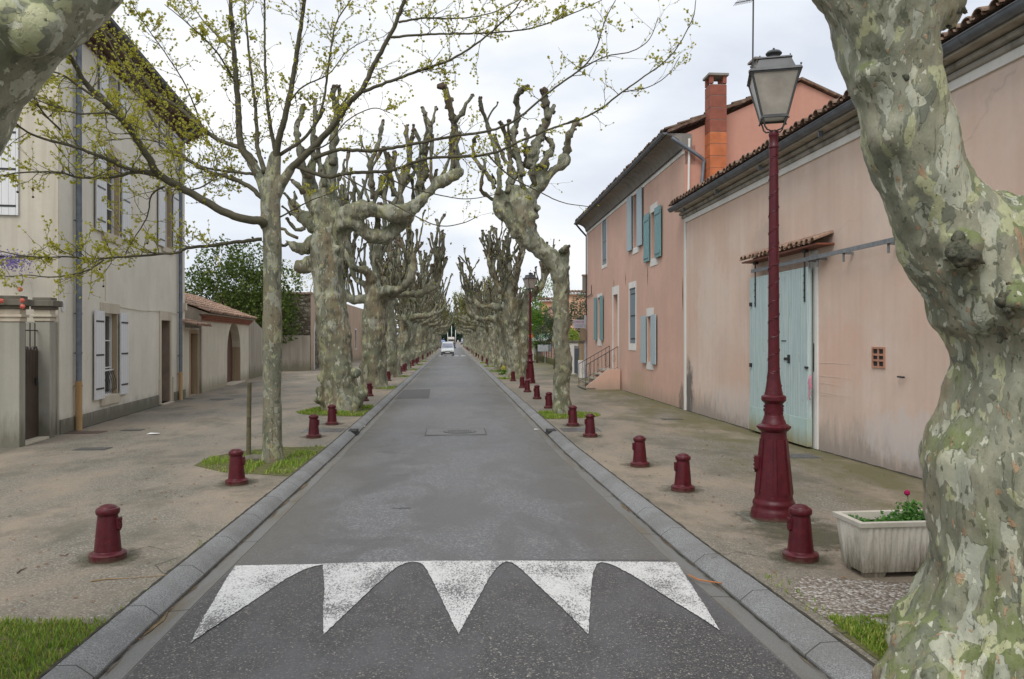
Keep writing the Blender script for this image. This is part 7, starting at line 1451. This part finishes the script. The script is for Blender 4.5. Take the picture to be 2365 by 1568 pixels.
# market parasols / awnings in the garden
for (u, v, d, w, h, col, lab) in ((1232, 782, 70, 1.9, .5, (.75, .10, .03), 'bright red orange awning in the garden beyond the second lamp'), (1259, 782, 66, 2.0, .6, (.45, .62, .60), 'pale green and white awning in the garden beyond the second lamp')):
    c = pt(u, v, d); t = thing('awning', lab, 'awning', (c.x, c.y, zg(d))); mb = MB(); n = 8; ap = c + Vector((0, 0, h)); rim = [c + Vector((math.cos(2 * PI * k / n) * w * .6, math.sin(2 * PI * k / n) * w * .6, 0)) for k in range(n)]
    vs = [ap] + rim + [p - Vector((0, 0, .18)) for p in rim]; mb.add(vs, [(0, k + 1, (k + 1) % n + 1) for k in range(n)], 0); mb.add(rim + [p - Vector((0, 0, .18)) for p in rim], [(k, (k + 1) % n, (k + 1) % n + n, k + n) for k in range(n)], 1)
    mb.build('canopy', [m_plain('canopy_cloth', col, .8, .1), m_plain('canopy_valance', (.7, .55, .1) if col[1] < .3 else (.7, .72, .7), .8, .1)], t); mb = MB(); mb.tube([Vector((c.x, c.y, zg(d) - .2)), ap], .03, 6); mb.build('pole', M['white'], t)
mb = MB(); c = pt(1256, 806, 64); mb.box(c.x - .5, c.x + .6, c.y, c.y + .05, c.z - .2, c.z + .35); tag(mb.build('tarpaulin', m_plain('white_tarpaulin', (.30, .32, .33), .6, .12, 4), at=c, bevel=.01), 'white tarpaulin sheet behind the mesh fence', 'tarpaulin')
# orange houses beyond the garden
def far_house(label, u0, u1, vt, d, depth=9, win=(), col='salmon'):
    a = pt(u0, 780, d); b = pt(u1, 780, d); ztp = pt(u0, vt, d).z; F = Fac((a.x, a.y), (b.x, b.y), (0, -1)); t = thing('far_house', label, 'house', F.P(F.L / 2, -2, zg(d))); mat = m_stucco(col, (.72, .42, .28), (.8, .7, .7), .4, (.4, .25, .2), -20, .3)
    mb = MB(); hs = [(*sorted((F.px(x0, 700)[0], F.px(x1, 700)[0])), F.px(x0, y1)[1], F.px(x0, y0)[1]) for x0, x1, y0, y1 in win]; F.wall(mb, 0, F.L, -.9, ztp, hs, .25); F.box(mb, 0, F.L, -depth, -.252, -.9, ztp); mb.build('wall', mat, t, recalc=False)
    for h in hs: mb = MB(); F.box(mb, h[0], h[1], -.2, -.12, h[2], h[3]); mb.build('window', m_plain('grey_shutter_far', (.33, .35, .38), .6), t)
    mb = MB(); F.box(mb, -.35, F.L + .35, -.2, .32, ztp, ztp + .12); mb.build('eaves', M['trim'], t); tile_rows(F, -.4, F.L + .4, .4, -depth / 2, ztp + .14, ztp + .14 + depth * .05, .3, rows=6).build('roof', M['tile'], t, recalc=False); return F, t, ztp
F, t, z = far_house('orange rendered far house with pale corner, left of the slim bent plane', 1252, 1300, 696, 84, win=((1258, 1263, 716, 742), (1268, 1272, 710, 736)))
F, t, z = far_house('orange far house with a tiled roof and a chimney, right of the slim bent plane', 1305, 1385, 680, 72)
s, zt_ = F.px(1353, 637, -1.5); mb = MB(); F.box(mb, s - .3, s + .3, -1.9, -1.3, z, zt_); ch = mb.build('chimney', M['cap'], t); mb = MB(); F.box(mb, s - .36, s + .36, -1.96, -1.24, zt_, zt_ + .12); mb.build('cap_slab', M['tile'], ch)
# hanging sign on the far corner of the peach house
sc_ = pt(1338.7, 748, 39.2); W2, H2 = .64, .42; t = thing('hanging_sign', 'pale mauve guesthouse sign with red lettering beyond the peach house corner', 'sign', sc_)
mb = MB(); mb.obox(sc_, RT * (W2 / 2), FW * .012, UP * (H2 / 2)); bd = mb.build('board', m_plain('mauve_board', (.36, .35, .40), .6, .05), t, bevel=.004)
mb = MB(); mb.tube([sc_ + RT * -.3 + UP * .26, sc_ + RT * .62 + UP * .26], .012, 6); mb.tube([sc_ + RT * .25 + UP * .26, sc_ + RT * .25 + UP * .2], .006, 4); mb.tube([sc_ + RT * -.25 + UP * .26, sc_ + RT * -.25 + UP * .2], .006, 4); mb.build('bracket', M['iron'], t)
def text(body, c, size, mat, parent, w=None):
    cu = bpy.data.curves.new('txt', 'FONT'); cu.body = body; cu.size = size; cu.align_x = 'CENTER'; cu.align_y = 'CENTER'; cu.extrude = .001; o = bpy.data.objects.new('txt', cu); scene.collection.objects.link(o)
    dg = bpy.context.evaluated_depsgraph_get(); me = bpy.data.meshes.new_from_object(o.evaluated_get(dg)); bpy.data.objects.remove(o); xs = [v.co.x for v in me.vertices]; k = (w / (max(xs) - min(xs))) if w else 1
    off = Vector((0, 0, 0)); p = parent
    while p is not None: off += p.location; p = p.parent
    for v in me.vertices: q = c + RT * (v.co.x * k) + UP * v.co.y - FW * v.co.z; v.co = q - off
    me.materials.append(mat); return link_mesh('lettering', me, parent)
redt = m_plain('red_lettering', (.32, .02, .06), .6); drk = m_plain('dark_lettering', (.07, .05, .09), .6); fr = sc_ - FW * .016
text("A L'OMBRE DU TILLEUL", fr + UP * .10, .12, redt, bd, .59); text("CHAMBRES D'HOTES", fr - UP * .055, .05, drk, bd, .46); text("TABLE D'HOTES", fr - UP * .125, .045, drk, bd, .32)

# ------------------------------------------------------------------ vehicles
def loft(mb, secs, m=0, cap=True):
    n = len(secs[0]); vs = [p for s in secs for p in s]; mb.add(vs, [(i * n + k, i * n + (k + 1) % n, (i + 1) * n + (k + 1) % n, (i + 1) * n + k) for i in range(len(secs) - 1) for k in range(n)], m)
    if cap: mb.add(secs[0], [tuple(range(n))], m); mb.add(secs[-1], [tuple(range(n - 1, -1, -1))], m)
def wheel(x, y, r, w, parent):
    mb = MB(); n = 20; secs = []
    for (dx, rr) in ((-w / 2, r * .7), (-w / 2, r * .95), (-w / 2 + .03, r), (w / 2 - .03, r), (w / 2, r * .95), (w / 2, r * .7)): secs.append([Vector((x + dx, y + rr * math.cos(2 * PI * k / n), r + rr * math.sin(2 * PI * k / n))) for k in range(n)])
    loft(mb, secs); mb.v = [tuple(Vector(v) + Vector(parent.location)) for v in mb.v]; wh = mb.build('wheel', m_plain('tyre_rubber', (.02, .02, .02), .8), parent, smooth='auto')
    mb = MB(); s = 1 if x > 0 else -1; secs = [[Vector((x + s * (w / 2 + .0 + dx), y + rr * math.cos(2 * PI * k / n), r + rr * math.sin(2 * PI * k / n))) for k in range(n)] for dx, rr in ((-.03, r * .68), (0, r * .62), (.005, r * .2))]; loft(mb, secs); mb.v = [tuple(Vector(v) + Vector(parent.location)) for v in mb.v]; mb.build('rim', m_plain('wheel_rim', (.4, .4, .42), .4, .1, 3, 0, .6), wh, smooth='auto')
def car(loc, W, Hh, Ln, paint, label, cat='van', van=True, rz=0.0, name='white_van', lights=True):
    """front faces -Y, towards the camera"""
    t = thing(name, label, cat, (0, 0, 0)); h = W / 2; P = []
    # side profile stations along y: (y, z of bonnet/roof line, half width top, half width belt)
    def sec(y, z0, zb, zt, wb, wt): # closed cross-section
        return [Vector((-wb * .96, y, z0)), Vector((-wb, y, z0 + .2)), Vector((-wb, y, zb)), Vector((-wt, y, zt - .05)), Vector((-wt + .08, y, zt)), Vector((wt - .08, y, zt)), Vector((wt, y, zt - .05)), Vector((wb, y, zb)), Vector((wb, y, z0 + .2)), Vector((wb * .96, y, z0))]
    body = MB(); z0 = .22; bt = .95 * Hh / 1.8
    S = [sec(-Ln / 2, z0 + .12, .55, .68, h * .88, h * .80), sec(-Ln / 2 + .08, z0, .72, .82, h * .96, h * .88), sec(-Ln / 2 + .45, z0, .82, .95, h, h * .92), sec(-Ln / 2 + .95, z0, .92, 1.06, h, h * .92), sec(-Ln / 2 + 1.55, z0, 1.0, Hh - .10, h, h * .80), sec(-Ln / 2 + 1.9, z0, 1.0, Hh - .01, h, h * .80), sec(0, z0, 1.0, Hh, h, h * .82), sec(Ln / 2 - .3, z0, 1.0, Hh - .02, h, h * .80), sec(Ln / 2, z0 + .05, 1.0, Hh - .12, h * .97, h * .76)]
    loft(body, S); body.build('body', paint, t, smooth='auto', bevel=.02)
    ws = MB(); y0, y1, za, zb_ = -Ln / 2 + .93, -Ln / 2 + 1.56, 1.045, Hh - .20; ws.add([(-h * .86, y0, za), (h * .86, y0, za), (h * .74, y1 - .03, zb_), (-h * .74, y1 - .03, zb_), (-h * .86, y0 + .03, za + .0), (h * .86, y0 + .03, za), (h * .74, y1, zb_), (-h * .74, y1, zb_)], [(0, 1, 2, 3), (4, 7, 6, 5), (0, 4, 5, 1), (1, 5, 6, 2), (2, 6, 7, 3), (3, 7, 4, 0)])
    ws.v = [(a, b - .035, c + .035) for a, b, c in ws.v]; ws.build('windscreen', m_plain('pale_screen_glass', (.30, .31, .40), .12, .25, 1.5, spec=.8), t)
    mb = MB()
    for s in (-1, 1): mb.prism([(s * (h + .002), -Ln / 2 + 1.25, 1.05), (s * (h + .002), .3, 1.05), (s * (h * .86), .3, Hh - .25), (s * (h * .86), -Ln / 2 + 1.7, Hh - .25)], (s * .01, 0, 0))
    mb.build('side_window', M['glass'], t)
    mb = MB(); mb.box(-h * .97, h * .97, -Ln / 2 - .05, -Ln / 2 + .25, .24, .56); mb.build('bumper', m_plain('grey_bumper', (.05, .05, .055), .7, .2), t, bevel=.04)
    mb = MB(); mb.box(-.26, .26, -Ln / 2 - .06, -Ln / 2 - .049, .40, .50); mb.build('number_plate', m_plain('plate', (.5, .5, .48), .6), t)
    mb = MB(); mb.box(-h * .45, h * .45, -Ln / 2 - .01, -Ln / 2 + .05, .60, .68); mb.build('grille', M['iron'], t, bevel=.01)
    for s in (-1, 1):
        mb = MB(); mb.hexa([(s * h * .50, -Ln / 2 - .03, .60), (s * h * .93, -Ln / 2 + .03, .60), (s * h * .93, -Ln / 2 + .18, .60), (s * h * .50, -Ln / 2 + .1, .60), (s * h * .55, -Ln / 2 + .02, .80), (s * h * .90, -Ln / 2 + .10, .82), (s * h * .90, -Ln / 2 + .25, .82), (s * h * .55, -Ln / 2 + .2, .80)]); mb.build('headlight', m_plain('headlight_glass', (.50, .47, .45), .15, .2), t, bevel=.01)
        mb = MB(); mb.ball((s * (h + .11), -Ln / 2 + 1.2, 1.08), .12, 8, sq=(1, .5, .7)); mb.tube([(s * (h - .02), -Ln / 2 + 1.2, 1.05), (s * (h + .06), -Ln / 2 + 1.2, 1.07)], .025, 5); mb.build('wing_mirror', M['iron'], t, smooth=True)
        for y in (-Ln / 2 + .72, Ln / 2 - .72): wheel(s * (h - .1), y, .30, .19, t)
    for s in (-.3, .25): mb = MB(); mb.tube([(s, y0 - .07, za + .04), (s + .35, y0 + .08, za + .22)], .008, 4); mb.build('wiper', M['iron'], t)
    t.location = loc; t.rotation_euler = (0, 0, rz); return t
yv = 99; u_ = (657 / 13.06 + 1740) * .5774; cx = pt(u_, 800, 99.3).x
car((cx, yv + 1.9, zg(yv) + RZ + .01), 1.66, 1.80, 3.9, m_plain('white_car_paint', (.66, .71, .73), .25, .04, 2, spec=.6), 'white van driving towards us over the far road hump', 'van')
car((3.45, 246, zg(246) + .01), 1.75, 1.95, 4.4, m_plain('dark_blue_paint', (.03, .04, .08), .25, .1), 'dark blue van parked far away on the right side', 'van', name='parked_van')
car((pt(1022.5, 790, 268).x, 268, zg(268) + .01), 1.7, 1.55, 4.2, m_plain('blue_car_paint', (.05, .09, .28), .25, .1), 'small blue car parked far away on the left side', 'car', name='parked_car')
# beige lorry / motorhome far behind the white van
c = pt(1042, 786, 240); t = thing('motorhome', 'beige motorhome with an overhanging cab far behind the white van', 'motorhome', (c.x, 240, zg(240) + RZ)); zz = zg(240) + RZ; mb = MB(); mb.box(c.x - 1.05, c.x + 1.05, 240, 245, zz + .4, zz + 2.6); mb.prism([(c.x - 1.0, 239, zz + 1.85), (c.x - 1.0, 240, zz + 1.7), (c.x - 1.0, 240, zz + 2.55), (c.x - 1.0, 239.3, zz + 2.4)], (2.0, 0, 0)); mb.build('body', m_plain('beige_body', (.42, .38, .34), .5, .08), t, bevel=.08)
mb = MB(); mb.box(c.x - .9, c.x + .9, 239.2, 240, zz + .4, zz + 1.3); mb.build('cab', m_plain('beige_cab', (.40, .37, .34), .4, .08), t, bevel=.1); mb = MB(); mb.box(c.x - .75, c.x + .75, 239.35, 239.9, zz + 1.3, zz + 1.85); mb.build('windscreen', M['glass'], t); mb = MB(); mb.box(c.x - .45, c.x + .25, 238.98, 239.06, zz + 1.95, zz + 2.35); mb.build('front_window', M['white'], t)
# flagpoles
for (u, v, lab) in ((1034, 760, 'left of the three pale flagpoles at the end of the street'), (1043, 752, 'middle and tallest pale flagpole, with a red tip, at the end of the street'), (1052.3, 762, 'right of the three pale flagpoles at the end of the street')):
    b = pt(u, 790, 335); top = pt(u, v, 335); t = thing('flagpole', lab, 'flagpole', (b.x, b.y, zg(335)), 'flagpoles at the end of the street'); mb = MB(); mb.tube([Vector((b.x, b.y, zg(335) - .1)), Vector((b.x, b.y, top.z))], [.17, .12], 8); mb.build('pole', m_plain('pale_pole', (.62, .64, .62), .5, .05), t, smooth=True)
    mb = MB(); mb.ball((b.x, b.y, top.z), 0.2 if v == 752 else .17, 8); mb.build('finial', m_plain('finial_paint', (.5, .12, .06) if v == 752 else (.6, .6, .6)), t)

# ------------------------------------------------------------------ people
def skin_mesh(joints, bones, name, mat, parent, sub=1):
    me = bpy.data.meshes.new('s'); keys = list(joints); idx = {k: i for i, k in enumerate(keys)}; me.from_pydata([joints[k][0] for k in keys], [(idx[a], idx[b]) for a, b in bones], []); o = bpy.data.objects.new('s', me); scene.collection.objects.link(o)
    sk = o.modifiers.new('k', 'SKIN'); o.modifiers.new('u', 'SUBSURF').levels = sub; me.skin_vertices[0].data[0].use_root = True
    for k in keys: r = joints[k][1]; me.skin_vertices[0].data[idx[k]].radius = r if hasattr(r, '__len__') else (r, r)
    dg = bpy.context.evaluated_depsgraph_get(); m2 = bpy.data.meshes.new_from_object(o.evaluated_get(dg)); bpy.data.objects.remove(o); m2.name = name; m2.materials.clear(); m2.materials.append(mat); m2.polygons.foreach_set('use_smooth', [True] * len(m2.polygons)); return link_mesh(name, m2, parent)
def person(loc, rz, Ht, label, top, legs, skin=(.45, .26, .18), hair=(.03, .02, .015), step=.18, bag=None, skirt=False):
    k = Ht / 1.7; t = thing('person', label, 'person', (0, 0, 0)); s = lambda x, y, z: (x * k, y * k, z * k); ms = m_plain('skin', skin, .6, .05)
    J = {'pel': (s(0, 0, .93), (.15 * k, .11 * k)), 'wai': (s(0, 0, 1.10), (.13 * k, .10 * k)), 'che': (s(0, .01, 1.30), (.16 * k, .11 * k)), 'nek': (s(0, 0, 1.44), .055 * k), 'hd0': (s(0, -.01, 1.53), (.068 * k, .08 * k)), 'hd1': (s(0, -.01, 1.62), (.072 * k, .085 * k))}
    B = [('pel', 'wai'), ('wai', 'che'), ('che', 'nek'), ('nek', 'hd0'), ('hd0', 'hd1')]
    for n, x in (('L', -1), ('R', 1)):
        f = step * x
        J.update({n + 'sh': (s(x * .18, 0, 1.38), .055 * k), n + 'el': (s(x * .23, -.02 + f * .3, 1.12), .042 * k), n + 'wr': (s(x * .22, -.08 - f * .5, .88), .03 * k), n + 'ha': (s(x * .215, -.10 - f * .6, .81), (.03 * k, .018 * k)), n + 'hi': (s(x * .09, 0, .88), .095 * k), n + 'kn': (s(x * .10, f * .5 - .03, .50), .062 * k), n + 'an': (s(x * .10, f, .09), .04 * k), n + 'to': (s(x * .11, f - .15, .035), (.042 * k, .03 * k))})
        B += [('che', n + 'sh'), (n + 'sh', n + 'el'), (n + 'el', n + 'wr'), (n + 'wr', n + 'ha'), ('pel', n + 'hi'), (n + 'hi', n + 'kn'), (n + 'kn', n + 'an'), (n + 'an', n + 'to')]
    body = skin_mesh(J, B, 'body', ms, t, 2)
    # clothes: the same skeleton, a little fuller
    up = {q: (J[q][0], tuple(r * 1.13 for r in (J[q][1] if hasattr(J[q][1], '__len__') else (J[q][1],) * 2))) for q in ('pel', 'wai', 'che', 'Lsh', 'Lel', 'Rsh', 'Rel')}; up['Lwr'] = (tuple(Vector(J['Lel'][0]).lerp(Vector(J['Lwr'][0]), .8)), .036 * k); up['Rwr'] = (tuple(Vector(J['Rel'][0]).lerp(Vector(J['Rwr'][0]), .8)), .036 * k); up['nek'] = (s(0, 0, 1.42), .068 * k)
    skin_mesh(up, [('pel', 'wai'), ('wai', 'che'), ('che', 'nek'), ('che', 'Lsh'), ('Lsh', 'Lel'), ('Lel', 'Lwr'), ('che', 'Rsh'), ('Rsh', 'Rel'), ('Rel', 'Rwr')], 'top', m_plain('top_cloth', top, .85, .12, 5), t, 2)
    lo = {'pel': (s(0, 0, .95), (.165 * k, .125 * k))}; 
    for n in 'LR': lo[n + 'hi'] = (J[n + 'hi'][0], .108 * k); lo[n + 'kn'] = (J[n + 'kn'][0], .075 * k); lo[n + 'an'] = (J[n + 'an'][0], .055 * k)
    skin_mesh(lo, [('pel', 'Lhi'), ('Lhi', 'Lkn'), ('Lkn', 'Lan'), ('pel', 'Rhi'), ('Rhi', 'Rkn'), ('Rkn', 'Ran')], 'trousers', m_plain('trouser_cloth', legs, .85, .12, 5), t, 2)
    for n in 'LR':
        a = Vector(J[n + 'an'][0]); mb = MB(); mb.ball(a + Vector((0, -.07 * k, -.035 * k)), .09 * k, 10, sq=(.55, 1.4, .55)); mb.build('shoe', M['iron'], t, smooth=True)
    mb = MB(); mb.ball(s(0, .015, 1.64), .108 * k, 14, sq=(.88, 1.0, .98)); mb.build('hair', m_plain('hair', hair, .8), t, smooth=True)
    mb = MB()
    mb.ball(s(0, -.105, 1.575), .016 * k, 6)
    for x in (-1, 1): mb.ball(s(x * .078, 0, 1.58), .022 * k, 6, sq=(.5, 1, 1.2))
    mb.build('face_parts', ms, t, smooth=True)
    mb = MB()
    for x in (-1, 1): mb.ball(s(x * .03, -.088, 1.605), .009 * k, 6)
    mb.build('eye', M['iron'], t, smooth=True)
    if bag: mb = MB(); mb.tube([s(-.16, -.02, 1.42), s(0, .14, 1.25), s(.17, .1, .98)], .012 * k, 5); mb.ball(s(.24, .04, .92), .11 * k, 8, sq=(.45, 1, 1)); mb.build('shoulder_bag', m_plain('bag_leather', bag, .6), t, smooth=True)
    t.location = loc; t.rotation_euler = (0, 0, rz); return t
p = gp(1217, 839); person((p.x, p.y, p.z), PI, 1.6, 'person in a pink top and dark trousers walking away on the right pavement', (.62, .33, .36), (.02, .025, .05), hair=(.08, .06, .05), bag=(.1, .08, .08))
p = gp(1129, 831); person((3.12, 68, zg(68)), .2, 1.7, 'person in a bright red jacket with white hair among the right trees', (.62, .015, .02), (.025, .025, .035), hair=(.6, .6, .6))
person((pt(1049.3, 795, 160).x, 160, zg(160) + RZ), 0, 1.7, 'person in dark clothes walking on the road behind the white van', (.05, .04, .045), (.02, .03, .05), hair=(.15, .06, .04))
person((pt(1057.5, 790, 280).x, 280, zg(280) + RZ), 0, 1.7, 'tiny person in white far down the road', (.65, .65, .62), (.4, .4, .38))
